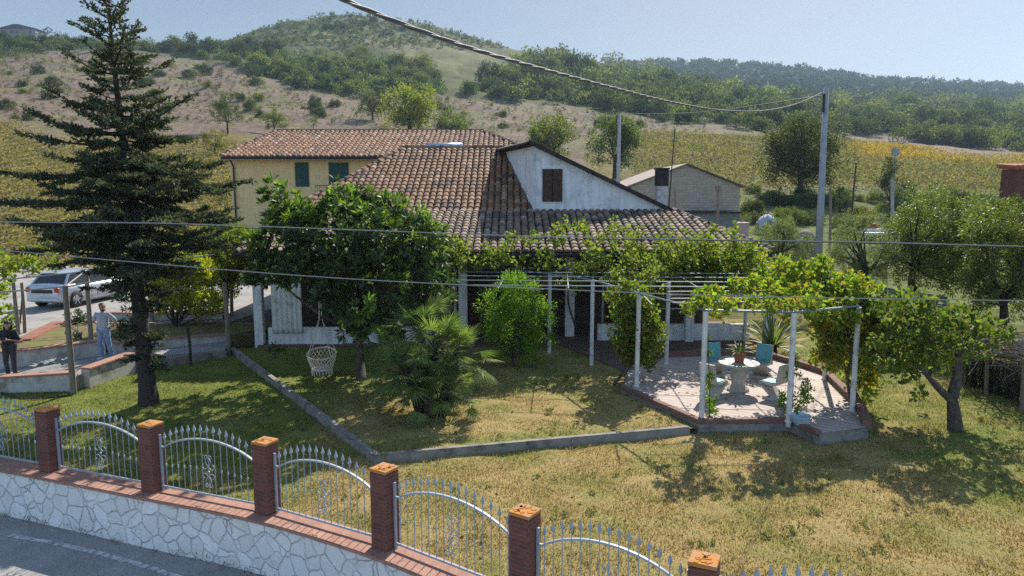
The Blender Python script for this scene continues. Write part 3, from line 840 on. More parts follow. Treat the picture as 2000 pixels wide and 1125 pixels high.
ridge_run((RXL - .1, RY, RZm + .06), (-.45, RY, RZm + .06), mb, rnd, WARM, .14)
ridge_run((RXL, RY, RZm + .05), (-9.4, BY, BZ + .05), mb, rnd, WARM, .13)
# right flank and back slopes of the upper roof (plain runs of the same tiles)
usR = Vector((-3.0, -.35, -1.1)).normalized()
mb.build('roof_tiles', M['tile'], H0)
mb = MB()
lenL = (Vector((0, EY, EZ)) - Vector((0, BY, BZ))).length + .16
tiles((-10.2, BY + .1, BZ + .05), (1, 0, 0), usL, int(19.8 / wx), 15, wx, lenL / 15,
      lambda p: p.x > -9.7 and side(p, (6.8, BY + .2), (EXR + .05, EY - .1)) < 0, rnd, GREY, mb, nL)
ridge_run((6.8, BY + .2, BZ + .09), (EXR, EY, EZ + .09), mb, rnd, GREY, .12)
mb.build('veranda_roof_tiles', M['tile'], H0)
mb = MB()     # hip flank tiles at the right
usF = Vector((EXR - 6.9, 0, EZ - BZ)).normalized(); nF = Vector((-usF.z, 0, usF.x))
tiles((6.9, EY, BZ + .05), (0, 1, 0), usF, int(13 / wx), 6, wx, 2.5 / 6, lambda p: side(p, (6.8, BY + .2), (EXR + .05, EY - .1)) > 0 or p.y > BY, rnd, GREY, mb, nF)
mb.build('veranda_roof_tiles', M['tile'], H0)
# gutter
MB().tube([(EXL, EY - .06, EZ - .05), (EXR, EY - .06, EZ - .05)], .07, 8).build('gutter', M['trim_dark'], H0)
# walls
w = MB()
w.box(-.4, 31.0, 1.55, 16.2, 5.6, 3.3)
w.box(-1.2, 38.3, 1.95, 15.2, 8.8, 4.1)
w.build('wall', M['render_white'], H0)
# attic block: front half gable + left return wall
g = MB()
GX0, GX1, GY = at(1041, 415, 0).x, 0, BY + .02
GX0 = atY(1041, 415, GY).x; gt = atY(1036, 283, GY); gr = atY(1308, 411, GY)
gz0 = BZ - .2
yb = 37.0
vs = [(GX0, GY, gz0), (gr.x, GY, gz0), (gr.x, GY, gr.z), (GX0, GY, gt.z), (-.47, yb, gz0), (gr.x, yb, gz0), (gr.x, yb, gr.z), (-.47, yb, gt.z + .12)]
g.add(vs, [(0, 1, 2, 3), (5, 4, 7, 6), (4, 0, 3, 7), (1, 5, 6, 2), (3, 2, 6, 7), (1, 0, 4, 5)])
g.build('attic_wall', M['render_white'], H0)
sl = Vector((gr.x - GX0, 0, gr.z - gt.z)); sl.normalize()
a0 = Vector((GX0 - .12, GY - .28, gt.z + .17)); e = sl * ((gr.x - GX0) / sl.x + .62)
slab([a0, a0 + e, a0 + e + Vector((0, 8, 0)), a0 + Vector((-1.62, 8, .14))], .15, M['trim_dark'], 'attic_roof', H0)
slab([a0 + Vector((-.26, .05, -.09)), a0 + Vector((-.002, .05, .005)), a0 + Vector((-1.622, 8, .145)), a0 + Vector((-1.88, 8, .05))], .09, M['trim_dark'], 'attic_roof', H0)
s0, s1 = atY(1060, 394, GY), atY(1098, 330, GY)
sh = MB().box((s0.x + s1.x) / 2, GY - .005, (s0.z + s1.z) / 2, s1.x - s0.x + .14, .05, s1.z - s0.z + .12).build('window', M['render_white'], H0, bevel=.01)
sb = MB()
for k in range(15):
    z = s0.z + (s1.z - s0.z) * (k + .5) / 15
    for q in (-1, 1):
        sb.box((s0.x + s1.x) / 2 + q * (s1.x - s0.x) / 4, GY - .045, z, (s1.x - s0.x) / 2 - .06, .035, .085)
for q in (-.49, -.02, .02, .49):
    sb.box((s0.x + s1.x) / 2 + q * (s1.x - s0.x), GY - .05, (s0.z + s1.z) / 2, .05, .04, s1.z - s0.z)
sb.build('shutter', M['shutter'], sh)
d0, d1 = atY(1041, 300, GY), atY(1041, 413, GY)
MB().tube([(d0.x + .05, GY - .06, d0.z), (d0.x + .05, GY - .06, d1.z)], .035, 7).build('downpipe', M['render_white'], H0)
# chimney
c0, c1 = atY(1291, 398, 33.5), atY(1291, 334, 33.5)
ch = MB().box(c0.x, 33.5, (c0.z + c1.z) / 2 - .6, .5, .5, c1.z - c0.z + 1.2).build('chimney', mat_mottled('chimney_plaster', (.50, .49, .47), (.62, .61, .59), 5, (.30, .29, .28), 2.4, .95, .4), H0, bevel=.02)
MB().box(c0.x, 33.5, c1.z + .10, .62, .62, .08).box(c0.x, 33.5, c1.z - .32, .54, .54, .74).build('chimney_pot', M['trim_dark'], ch, bevel=.01)
# veranda: columns, parapets, dark openings, door
def column(px, py0, py1, w, Y):
    b, t_ = atY(px, py1, Y), atY(px, py0, Y)
    MB().box(b.x, Y, 1.62, w, w, 3.3).build('column', M['render_white'], H0, bevel=.015)
for px, Y, w in ((508, 24.9, .30), (905, 25.3, .3), (1112, 26.4, .34), (1345, 25.4, .3), (1500, 25.2, .3)):
    column(px, 500, 650, w, Y)
for xa, xb, Y in ((-8.6, -6.0, 24.95), (-5.98, -2.6, 25.1), (3.1, 8.6, 25.6)):
    MB().box((xa + xb) / 2, Y, .32, xb - xa, .2, .80).build('parapet', M['render_white'], H0, bevel=.015)
MB().box(-.3, 26.8, .05, 17.2, 4.4, .16).build('veranda_floor', M['terrace'], H0)
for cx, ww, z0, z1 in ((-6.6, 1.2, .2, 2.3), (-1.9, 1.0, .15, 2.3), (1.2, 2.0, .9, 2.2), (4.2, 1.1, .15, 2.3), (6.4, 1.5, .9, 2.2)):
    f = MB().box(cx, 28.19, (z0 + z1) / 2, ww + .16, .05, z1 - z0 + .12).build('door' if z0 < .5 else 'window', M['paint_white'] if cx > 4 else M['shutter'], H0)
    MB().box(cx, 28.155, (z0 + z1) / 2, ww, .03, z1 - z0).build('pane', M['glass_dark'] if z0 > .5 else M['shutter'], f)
M['shade_panel'] = mat_mottled('veranda_shade_brown', (.075, .06, .05), (.12, .095, .08), 5, (.05, .04, .035), 2, .9, .4)
MB().box(-.4, 28.19, 1.62, 16.0, .024, 3.04).build('shade_panel', M['shade_panel'], H0)  # added dark sheet: paints the deep veranda shade onto the back wall
# white cloth hanging at the left of the veranda
q0, q1 = atY(534, 650, 24.8), atY(590, 583, 24.8)
cv, cf = [], []
for i in range(25):
    for j in range(9):
        u, v_ = i / 24, j / 8
        cv.append((q0.x + (q1.x - q0.x) * u, 24.72 + .035 * math.sin(u * 38) * (1 - .3 * v_), q0.z - .02 + (q1.z + .55 - q0.z) * v_))
for i in range(24):
    for j in range(8): cf.append((i * 9 + j, (i + 1) * 9 + j, (i + 1) * 9 + j + 1, i * 9 + j + 1))
o = MB().add(cv, cf).build('curtain', M['paint_white'], smooth=True)
so = o.modifiers.new('thickness', 'SOLIDIFY'); so.thickness = .006
props(o, 'white curtain hanging in the left bay of the veranda behind the swing chair', 'curtain')
# solar panel on the ridge
s0, s1 = atY(829, 292, 37.6), atY(903, 279, 38.2)
sp_ = thing('solar_water_heater', 'pale blue grey solar water heater behind the ridge of the tiled roof', 'solar heater', (s0.x, 38, s0.z))
MB().tube([(s0.x, 38.2, s1.z - .26), (s1.x, 38.2, s1.z - .26)], .26, 16).build('tank', mat_plain('heater_tank', (.40, .50, .60), .35, .3), sp_, smooth=True)
cl = MB(); cl.add([(s0.x, 37.5, RZm - .3), (s1.x, 37.5, RZm - .3), (s1.x, 38.15, s1.z - .3), (s0.x, 38.15, s1.z - .3)], [(0, 1, 2, 3)])
cl.box((s0.x + s1.x) / 2, 38.2, s1.z - .75, s1.x - s0.x - .2, .1, .9)
cl.build('collector', mat_plain('collector_glass', (.10, .14, .20), .1, 0, .6), sp_)
# thin mast beside the chimney
b_, t_ = atY(1304, 420, 31.5), atY(1318, 252, 31.5)
mk = thing('mast', 'thin black mast rising beside the chimney at the gable end', 'mast', (b_.x, 31.5, b_.z))
MB().tube([(b_.x, 31.5, b_.z - .4), (t_.x, 31.5, t_.z)], [.035, .02], 7).build('pole', M['dark_metal'], mk)
MB().tube([(t_.x - .15, 31.5, t_.z - .5), (t_.x + .15, 31.5, t_.z - .5)], .012, 5).build('arm', M['dark_metal'], mk)

# ---- yellow house behind
Y0 = 45.0
H1 = thing('yellow_house', 'two storey yellow house with tiled hip roof behind the white house', 'house', (-8, 49, 1))
ye = atY(432, 307, Y0 - .7); yr = atY(1062, 307, Y0 - .7)
r0, r1 = atY(540, 258, Y0 + 5.2), atY(946, 258, Y0 + 5.2)
wl_, wr_ = atY(453, 400, Y0).x, atY(1035, 400, Y0).x
MB().box((wl_ + wr_) / 2, Y0 + 5.2, (ye.z - 1.14) / 2, wr_ - wl_, 10.4, ye.z + .86).build('wall', M['yellow'], H1)
E1 = Vector((ye.x, Y0 - .7, ye.z)); E2 = Vector((yr.x, Y0 - .7, ye.z)); R1 = r0; R2 = r1
B1 = Vector((ye.x, Y0 + 11.1, ye.z)); B2 = Vector((yr.x, Y0 + 11.1, ye.z))
dk = MB()
for pl in ([E1, E2, R2, R1], [E2, B2, R2], [B2, B1, R1, R2], [B1, E1, R1]): slab(pl, .16, None, '', None, dk)
dk.build('roof_deck', M['paint_white'], H1)
mb = MB(); us = (E1 - Vector((E1.x, R1.y, R1.z))).normalized(); nn = Vector((0, us.z, -us.y))
if nn.z < 0: nn = -nn
lenY = (Vector((0, E1.y, E1.z)) - Vector((0, R1.y, R1.z))).length + .1
TY = [(.31, .175, .105), (.25, .13, .08), (.38, .25, .165), (.17, .105, .07)]
wy = .33
tiles((E1.x, R1.y, R1.z + .03), (1, 0, 0), us, int((E2.x - E1.x) / wy), 14, wy, lenY / 14, lambda p: side(p, R1, E1) > 0 and side(p, R2, E2) < 0, rnd, TY, mb, nn)
for a, b in ((R1, R2), (R1, E1), (R2, E2)): ridge_run(a + Vector((0, 0, .06)), b + Vector((0, 0, .06)), mb, rnd, [(.33, .18, .14), (.27, .15, .115)], .15)
for sgn, A, B, Rr_ in ((-1, E1, B1, R1), (1, E2, B2, R2)):
    mid = Vector((A.x, (A.y + B.y) / 2, A.z)); u2 = (mid - Rr_).normalized(); n2_ = Vector((-u2.z * sgn, 0, abs(u2.x)))
    tiles((Rr_.x, A.y, Rr_.z), (0, 1, 0), u2, int((B.y - A.y) / wy), 6, wy, (mid - Rr_).length / 6,
          lambda p: (side(p, Rr_, A) < 0 and side(p, Rr_, B) > 0) if sgn < 0 else (side(p, Rr_, A) > 0 and side(p, Rr_, B) < 0), rnd, TY, mb, n2_)
mb.build('roof_tiles', M['tile'], H1)
MB().tube([E1 + Vector((0, -.07, -.05)), E2 + Vector((0, -.07, -.05))], .08, 8).build('gutter', M['dark_metal'], H1)
dp = atY(455, 315, Y0 - .12)
MB().tube([(dp.x, Y0 - .6, E1.z - .1), (dp.x, Y0 - .1, E1.z - .55), (dp.x, Y0 - .1, 1.5)], .055, 8).build('downpipe', M['dark_metal'], H1)
for xa, xb, ya, yb_ in ((579, 601, 319, 363), (645, 679, 319, 372)):
    a, b = atY(xa, yb_, Y0), atY(xb, ya, Y0)
    f = MB().box((a.x + b.x) / 2, Y0 - .01, (a.z + b.z) / 2, b.x - a.x + .1, .07, b.z - a.z + .1).build('window', M['green_shutter'], H1)
    s = MB()
    for q in (-1, 1):
        for k in range(16): s.box((a.x + b.x) / 2 + q * (b.x - a.x) / 4, Y0 - .06, a.z + (b.z - a.z) * (k + .5) / 16, (b.x - a.x) / 2 - .06, .04, .06)
    s.build('shutter', M['green_shutter'], f)
a, b = atY(616, 380, Y0 - .9), atY(690, 362, Y0 - .9)
bl = MB()
bl.bar((a.x, Y0 - .9, b.z), (b.x, Y0 - .9, b.z), .05); bl.bar((a.x, Y0 - .9, a.z - .3), (b.x, Y0 - .9, a.z - .3), .05)
for k in range(18): bl.bar((a.x + (b.x - a.x) * k / 17, Y0 - .9, a.z - .3), (a.x + (b.x - a.x) * k / 17, Y0 - .9, b.z), .02)
bl.build('balcony_railing', M['dark_metal'], H1)
MB().box((a.x + b.x) / 2, Y0 - .5, a.z - .42, b.x - a.x + .1, 1.0, .14).build('balcony', M['render_white'], H1)

# ---- block barn at the right
BYb = 56.0
H2 = thing('barn', 'unplastered grey block barn with low gable right of the white house', 'barn', (14, 58, 1.5))
M['block'] = mat_brick('concrete_block', (.52, .45, .36), (.45, .385, .30), (.34, .30, .24), .5, .2, .01)
bt_, br_ = atY(1341, 322, BYb), atY(1446, 364, BYb); bl_ = atY(1232, 364, BYb)
zz = -.5
vs = [(bl_.x, BYb, zz), (br_.x, BYb, zz), (br_.x, BYb, br_.z), (bt_.x, BYb, bt_.z), (bl_.x, BYb, bl_.z)]
vb = [(x, BYb + 14, z) for x, y, z in vs]
MB().add(vs + vb, [(0, 1, 2, 3, 4), (9, 8, 7, 6, 5), (1, 6, 7, 2), (0, 4, 9, 5)]).build('wall', M['block'], H2)
up = Vector((0, -.25, .12)); bk = Vector((0, 14.4, 0))
slab([bt_ + up, br_ + up + Vector((.35, 0, -.12)), br_ + up + bk + Vector((.35, 0, -.12)), bt_ + up + bk], .10, M['deck'], 'roof', H2)
l0 = bl_ + up + Vector((-.5, 0, -.16))
slab([l0, bt_ + up + Vector((-.01, 0, 0)), bt_ + up + bk + Vector((-.01, 0, 0)), l0 + bk], .10, mat_mottled('barn_roof', (.27, .22, .19), (.34, .29, .25), 3), 'roof', H2)
# lean-to block wall with dark upper opening
la, lb = atY(1352, 420, 53.5), atY(1444, 378, 53.5)
MB().box((la.x + lb.x) / 2, 54.5, 1.2, lb.x - la.x, 2.6, 5.5 + .1).build('annex', mat_brick('grey_block', (.25, .27, .27), (.21, .23, .23), (.17, .18, .18), .5, .2, .01), H2)
MB().box((la.x + lb.x) / 2, 54.4, 4.05, lb.x - la.x + .3, 3.0, .12).build('annex_roof', M['trim_dark'], H2)

# ------------------------------------------------------------------ poles and wires
b_, t_ = atY(1597, 545, 31), atY(1614, 172, 31)
pole = thing('utility_pole', 'tall tapered concrete utility pole at right carrying the twisted cable', 'utility pole', (b_.x, 31, -.2))
b_.z = -.4
MB().tube([b_, t_], [.19, .10], 12).build('pole', M['utility_pole'], pole, smooth=True)
MB().tube([t_ + Vector((-.12, -.1, -.25)), t_ + Vector((-.12, -.1, -1.0))], .05, 6).tube([t_ + Vector((-.16, 0, -.25)), t_ + Vector((.1, 0, -.25))], .03, 6).build('bracket', M['dark_metal'], pole)
PT = t_
b2, t2 = atY(1207, 362, 62), atY(1210, 222, 62)
pole2 = thing('utility_pole', 'slim white concrete utility pole rising behind the attic gable roof', 'utility pole', (b2.x, 62, 1.5))
MB().tube([(b2.x, 62, 1.0), t2], [.22, .11], 10).build('pole', M['utility_pole'], pole2, smooth=True)
MB().tube([t2 + Vector((-.3, 0, -.2)), t2 + Vector((.3, 0, -.2))], .05, 6).build('bracket', M['dark_metal'], pole2)
def fit_curve(ctrl, n):
    """smooth line through given points in space"""
    P_ = [Vector(p) for p in ctrl]; out = []
    for i in range(len(P_) - 1):
        p0, p1, p2, p3 = P_[max(i - 1, 0)], P_[i], P_[i + 1], P_[min(i + 2, len(P_) - 1)]
        for k in range(n):
            t = k / n
            out.append(.5 * ((2 * p1) + (p2 - p0) * t + (2 * p0 - 5 * p1 + 4 * p2 - p3) * t * t + (3 * p1 - p0 - 3 * p2 + p3) * t ** 3))
    out.append(P_[-1]); return out
cab = [atY(x, y, Y) for x, y, Y in ((560, -62, 3.6), (700, 12, 4.7), (900, 88, 5.7), (1060, 135, 7.1), (1200, 172, 8.8), (1320, 201, 11.2), (1420, 216, 14.6), (1500, 215, 18.8), (1560, 201, 24.5), (1605, 181, 30.6))]
cl_ = fit_curve(cab, 26)
ln = [0]
for a, b in zip(cl_[:-1], cl_[1:]): ln.append(ln[-1] + (b - a).length)
cb = MB()
for s in range(3):
    pts = []
    for i, p in enumerate(cl_):
        d = (cl_[min(i + 1, len(cl_) - 1)] - cl_[max(i - 1, 0)]).normalized(); x = d.cross(Vector((0, 0, 1))).normalized(); y = x.cross(d)
        a = ln[i] * 6.283 / .85 + s * 2.094
        pts.append(p + (x * math.cos(a) + y * math.sin(a)) * .0092)
    cb.tube(pts, .0084, 6)
o = cb.build('twisted_cable', M['cable'], smooth=True); props(o, 'thick twisted bundled cable sagging from top centre to the tall pole', 'cable')
o = MB().tube(fit_curve([PT + Vector((-.1, 0, -.3)), atY(1400, 216, 40), atY(1300, 222, 50), t2], 10), .022, 5).build('service_cable', M['cable']); props(o, 'thin straight cable between the tall pole and the slim pole', 'cable')
for nm, pts, r, lab in (
    ('phone_wire', ((-200, 430, 12.5), (60, 434, 12), (320, 436, 11.5), (700, 449, 11), (1000, 460, 10.6), (1330, 467, 10.2), (1700, 473, 9.8), (2000, 481, 9.4), (2300, 489, 9.0)), .0085, 'upper pale phone wire crossing in front of the tiled roof'),
    ('phone_wire', ((-200, 428, 12.6), (320, 438, 11.6), (700, 457, 11.1), (1000, 465, 10.7), (1330, 469, 10.3), (1700, 475, 9.9), (2000, 483, 9.5), (2300, 491, 9.1)), .005, 'thin dark wire running just beneath the upper phone wire'),
    ('phone_wire', ((-200, 466, 13), (0, 488, 12.5), (300, 515, 12), (600, 539, 11.5), (880, 555, 11), (1330, 575, 10.4), (1700, 583, 9.9), (2000, 587, 9.5), (2300, 590, 9.1)), .008, 'lower pale phone wire crossing in front of the pergola and conifer')):
    o = MB().tube(fit_curve([atY(*p) for p in pts], 8), r, 5).build(nm, M['wire'] if r > .006 else M['dark_metal']); props(o, lab, 'wire', 'phone wires over the garden')

# ------------------------------------------------------------------ pergola over patio and terrace
PG = thing('pergola', 'pergola of white posts and thin grey pipes carrying the vine', 'pergola', (3.5, 21, 0))
PT_Z = 2.74
posts = [(1370, 818, PZ), (1540, 825, PZ), (1664, 803, PZ), (1301, 711, PZ), (1243, 755, PZ), (1454, 666, .12), (1155, 718, .0), (1073, 695, .0), (890, 652, .0), (1610, 742, PZ)]
pp = []
for px, py, z in posts:
    p = at(px, py, z); pp.append(p)
    b = MB()
    hh = PT_Z - z if px != 1610 else 2.2
    b.tube([(p.x, p.y, z - .1), (p.x + random.uniform(-.02, .02), p.y, z + hh)], .062, 10).lathe([(.085, 0), (.085, .03), (.062, .05)], (p.x, p.y, z), 10)
    b.build('post', M['paint_white'], PG, smooth=False)
def pipe(a, b, r=.022, za=PT_Z, zb=PT_Z):
    MB().tube([(a[0], a[1], za + .02), (b[0], b[1], zb + .02)], r, 7).build('pipe', M['pipe'], PG)
A, B, C_, D_, E_, F_, G_, H_, I_, J_ = pp
pipe(A, B, .028); pipe(B, C_, .028); pipe(A, E_, .028); pipe(E_, G_, .03); pipe(G_, H_, .03); pipe(H_, I_, .03); pipe(C_, (8.8, 20.3), .028); pipe((8.8, 20.3), (8.8, 24.9), .028)
pipe(I_, (-1.9, 24.5), .03)
for k in range(5):
    yk = 19.8 + k * 1.15
    pipe((-1.9 + .1 * k, yk + .6), (8.8, yk), .015, PT_Z + .04, PT_Z + .04)
for x in (-.4, 1.6, 3.4, 5.2, 7.0):
    pipe((x, 20.2 if x < 3 else 17.2), (x + .35, 25.3), .016, PT_Z - .03, PT_Z - .03)
for k in range(4):
    pipe((3.9 + k * .1, 17.2 + k * .65), (8.6, 17.4 + k * .65), .014, PT_Z + .02, PT_Z + .02)
# ------------------------------------------------------------------ foliage tools
def unit(a):
    return a / (np.linalg.norm(a, axis=1, keepdims=True) + 1e-9)
def leaf_geo(P, D, Ls, Ws, rs, fold=.18, mid=.5, flat=None):
    n = len(P); D = unit(D)
    S = unit(np.cross(D, rs.normal(size=(n, 3)) if flat is None else unit(flat + rs.normal(size=(n, 3)) * .35)))
    Nn = np.cross(S, D)
    Ls = np.broadcast_to(Ls, (n,))[:, None]; Ws = np.broadcast_to(Ws, (n,))[:, None]
    m = P + D * Ls * mid
    V = np.stack([P, m + S * Ws / 2 + Nn * Ws * fold, P + D * Ls - Nn * Ws * fold * .6, m - S * Ws / 2 + Nn * Ws * fold], 1).reshape(-1, 3)
    F = np.arange(4 * n).reshape(n, 4)
    return V, F
class LV:
    """collects leaves for one crown"""
    def __init__(s): s.V, s.F, s.C, s.n = [], [], [], 0
    def put(s, V, F, C):
        s.V.append(V); s.F.append(F + s.n); s.C.append(np.repeat(np.clip(C, 0, 1), 4, axis=0)); s.n += len(V); return s
    def blob(s, c, r, n, L, W, pal, rs, out=.7, droop=.1, sq=(1, 1, 1), huev=.25, ctr=None):
        c = np.array(c, float)
        g = rs.normal(size=(n, 3)); g = unit(g) * (rs.rand(n, 1) ** .45)
        P = c + g * r * np.array(sq)
        o = g if ctr is None else unit(P - np.array(ctr))
        D = o * out + rs.normal(size=(n, 3)) * .6 + np.array([0, 0, -droop])
        V, F = leaf_geo(P, D, L * rs.uniform(.65, 1.2, n), W * rs.uniform(.7, 1.2, n), rs)
        pal = np.array(pal)
        k = rs.choice(len(pal), n, p=None)
        base = pal[rs.randint(len(pal))]
        C = pal[k] * .65 + base * .35
        C = C * rs.uniform(1 - huev, 1 + huev, (n, 1))
        return s.put(V, F, C)
    def build(s, name, mat, parent=None, local=False):
        return npmesh(name, np.vstack(s.V), np.vstack(s.F), mat, parent, np.vstack(s.C), local=local)
def limb(mb, a, b, r0, r1, rs, bend=.12, n=6, seg=7):
    a, b = Vector(a), Vector(b); L_ = (b - a).length
    pts = []; off = Vector((rs.normal(), rs.normal(), rs.normal() * .4)) * bend * L_
    for i in range(n + 1):
        t = i / n
        pts.append(a.lerp(b, t) + off * math.sin(t * math.pi) * .7 + Vector((rs.normal(), rs.normal(), 0)) * .012 * L_)
    mb.tube(pts, [r0 + (r1 - r0) * i / n for i in range(n + 1)], seg)
    return pts
VINE = [(.19, .29, .035), (.26, .34, .045), (.13, .21, .035), (.27, .31, .05)]
VINE_Y = VINE + VINE + [(.36, .30, .04), (.36, .22, .045)]
def blob_plant(name, label, cat, blobs, Y, L, W, pal, stem=None, dens=.22, dj=.6, mat=None, bark=None, group=None, seed=1, out=.7, sq=(1, 1, 1), copies=1, limbs=True, base=None, droop=.1, spread=1.15, stemname='trunk', crown='crown', r0=.1, hollow=None):
    """a plant from leaf clumps: blobs are (px, py, radius px[, Y]) in the photograph, put at distance Y"""
    rs = np.random.RandomState(seed)
    bp = at(base[0], base[1], base[2]) if base else None
    loc = bp if bp else atY(blobs[0][0], blobs[0][1], Y)
    t = thing(name, label, cat, tuple(loc), 0, group)
    lv = LV(); cs = []
    for bl in blobs:
        yy = bl[3] if len(bl) > 3 else Y
        for k in range(copies):
            y2 = yy + (rs.uniform(-dj, dj) if copies == 1 else dj * (2 * (k + .5) / copies - 1) + rs.uniform(-.2, .2) * dj)
            c = atY(bl[0] + rs.normal() * bl[2] * .12, bl[1] + rs.normal() * bl[2] * .1, y2)
            r = bl[2] / FPX * yy
            n = max(12, int(bl[2] ** 2 * dens * (.09 / (L * W) ** .5 * yy / 20) ** 1.1))
            n = min(n, 900)
            # most leaves in small sprays, so gaps show between them
            for q in range(7):
                g = rs.normal(size=3); g = g / np.linalg.norm(g) * (rs.rand() ** .4) * r * rs.uniform(.65, spread)
                cc = np.array(c) + g * np.array(sq)
                lv.blob(cc, r * rs.uniform(.3, .66), max(3, n // 7), L, W, pal, rs, out, droop, sq, ctr=np.array(c) - np.array([0, 0, r * .4]))
            cs.append(c)
    lv.build(crown, mat or M['leaf'], t)
    if stem is not None or bp is not None:
        mb = MB()
        if stem:
            pts = [atY(*s) for s in stem]
            n = len(pts); fp = fit_curve(pts, 4)
            mb.tube(fp, [r0 * (1.25 - .7 * i / len(fp)) for i in range(len(fp))], 9)
            top = pts[-1]
        else:
            top = bp + Vector((0, 0, .25))
            mb.tube([bp - Vector((0, 0, .1)), top], [r0 * 1.2, r0], 8)
        if limbs:
            for c in cs[::max(1, len(cs) // 14)]:
                limb(mb, top, top.lerp(c, .9), r0 * .55, r0 * .12, rs)
        mb.build(stemname, bark or M['bark'], t, smooth=True)
    return t

# ------------------------------------------------------------------ the conifer
def conifer():
    rs = np.random.RandomState(11)
    Yc = 18.2
    tp_ = [(292, 796), (283, 700), (268, 560), (262, 450), (250, 330), (238, 250), (228, 170), (218, 80), (211, -25)]
    tr = fit_curve([atY(x, y, Yc) for x, y in tp_], 6)
    root = tr[0]
    t = thing('conifer', 'tall dark conifer with bare lower trunk and open tiered top at left', 'tree', tuple(root))
    mb = MB()
    zt = [p.z for p in tr]
    def rad(z):
        k = (z - zt[0]) / (zt[-1] - zt[0]); return .205 * (1 - k) ** 1.0 + .018 + .09 * math.exp(-k * 38)
    mb.tube(tr, [rad(p.z) for p in tr], 12)
    def trunk_at(z):
        for a, b in zip(tr[:-1], tr[1:]):
            if a.z <= z <= b.z: return a.lerp(b, (z - a.z) / (b.z - a.z))
        return tr[-1] if z > zt[-1] else tr[0]
    ys = [-30, -10, 25, 60, 85, 105, 118, 130, 150, 165, 190, 215, 240, 290, 340, 400, 450, 500, 545, 590, 620]
    hw = [10, 20, 44, 66, 82, 30, 60, 125, 75, 38, 78, 105, 160, 145, 192, 200, 188, 172, 112, 60, 40]
    lv = LV()
    PALN = np.array([(.056, .080, .054), (.080, .108, .068), (.040, .058, .040), (.115, .14, .08), (.095, .08, .052)])
    def needles(pts, dens, Ln):
        pts = np.array([tuple(p) for p in pts]); seg = pts[1:] - pts[:-1]
        ll = np.linalg.norm(seg, axis=1)
        for s, p, l in zip(seg, pts[:-1], ll):
            n = max(2, int(l * dens))
            u = rs.rand(n, 1); P = p + s * u
            D = s / l * .75 + rs.normal(size=(n, 3)) * .55 + np.array([0, 0, .25])
            V, F = leaf_geo(P, D, Ln * rs.uniform(.7, 1.2, n), .046 * rs.uniform(.7, 1.3, n), rs, .1)
            lv.put(V, F, PALN[rs.choice(5, n, p=(.3, .27, .22, .14, .07))] * rs.uniform(.7, 1.25, (n, 1)))
    y = -22.0; w = 0
    while y < 600:
        h = np.interp(y, ys, hw)
        k = np.clip((y + 30) / 630, 0, 1)
        if 106 < y < 116 or 158 < y < 168: nb = 2
        else: nb = (4 if y < 108 else 5) if y < 215 else (6 if y < 300 else 7)
        if y > 540: nb = 4
        z0 = atY(240, y, Yc).z
        for b in range(nb):
            az = 2 * math.pi * (b + .5 * (w % 2)) / nb + rs.uniform(-.35, .35)
            Lb = h / FPX * Yc * rs.uniform(.55, 1.2) * (1.0 if y < 500 else rs.uniform(.3, 1.0))
            o = trunk_at(z0 + rs.uniform(-.06, .06))
            el0 = (.62 - 1.0 * min(1, k * 1.9) if y > -5 else 1.1) + rs.uniform(-.22, .3)
            dirh = Vector((math.cos(az), math.sin(az), 0))
            pts = []; p = Vector(o); el = el0; n = 7
            for i in range(n + 1):
                pts.append(p.copy())
                p = p + (dirh * math.cos(el) + Vector((0, 0, math.sin(el)))) * (Lb / n)
                el += (.05 if y < 120 else rs.uniform(.02, .14)); az2 = rs.uniform(-.1, .1)
                dirh = Vector((dirh.x * math.cos(az2) - dirh.y * math.sin(az2), dirh.x * math.sin(az2) + dirh.y * math.cos(az2), 0))
            mb.tube(pts, [max(.006, .035 * Lb / 2.5 * (1.15 - i / n)) + .004 for i in range(n + 1)], 5, cap=False)
            needles(pts[2 if y > 110 else 1:], 55, .085)
            nn = int(Lb / (.15 if y < 108 else .085)); gap0 = rs.uniform(.3, .7); gapw = rs.uniform(0, .2) if y > 110 else 0
            for j in range(nn):
                u = .16 + .84 * (j + rs.rand()) / nn
                if (y > 180 and rs.rand() < .08) or abs(u - gap0) < gapw: continue
                i0 = min(n - 1, int(u * n)); q = pts[i0].lerp(pts[i0 + 1], u * n - i0)
                d = (pts[i0 + 1] - pts[i0]).normalized()
                sd = d.cross(Vector((0, 0, 1))).normalized() * (1 if j % 2 else -1)
                bl = min(.68, (.16 + .38 * (1 - u) * Lb)) * rs.uniform(.6, 1.1)
                dd = (d * .75 + sd * .75 + Vector((0, 0, rs.uniform(-.28, .15)))).normalized()
                q1 = q + dd * bl * .55; q2 = q1 + (dd + d * .25 + Vector((0, 0, .08))).normalized() * bl * .45
                needles([q, q1, q2], 66, .105 if y < 180 else .125)
                if bl > .3 and y > 108:
                    for s2 in (-1, 1):
                        e = q1 + (dd * .6 + dd.cross(Vector((0, 0, 1))).normalized() * s2 * .7).normalized() * bl * .4
                        needles([q1, e], 60, .08)
        y += 19 if y < 108 else (16 if y < 180 else 17); w += 1
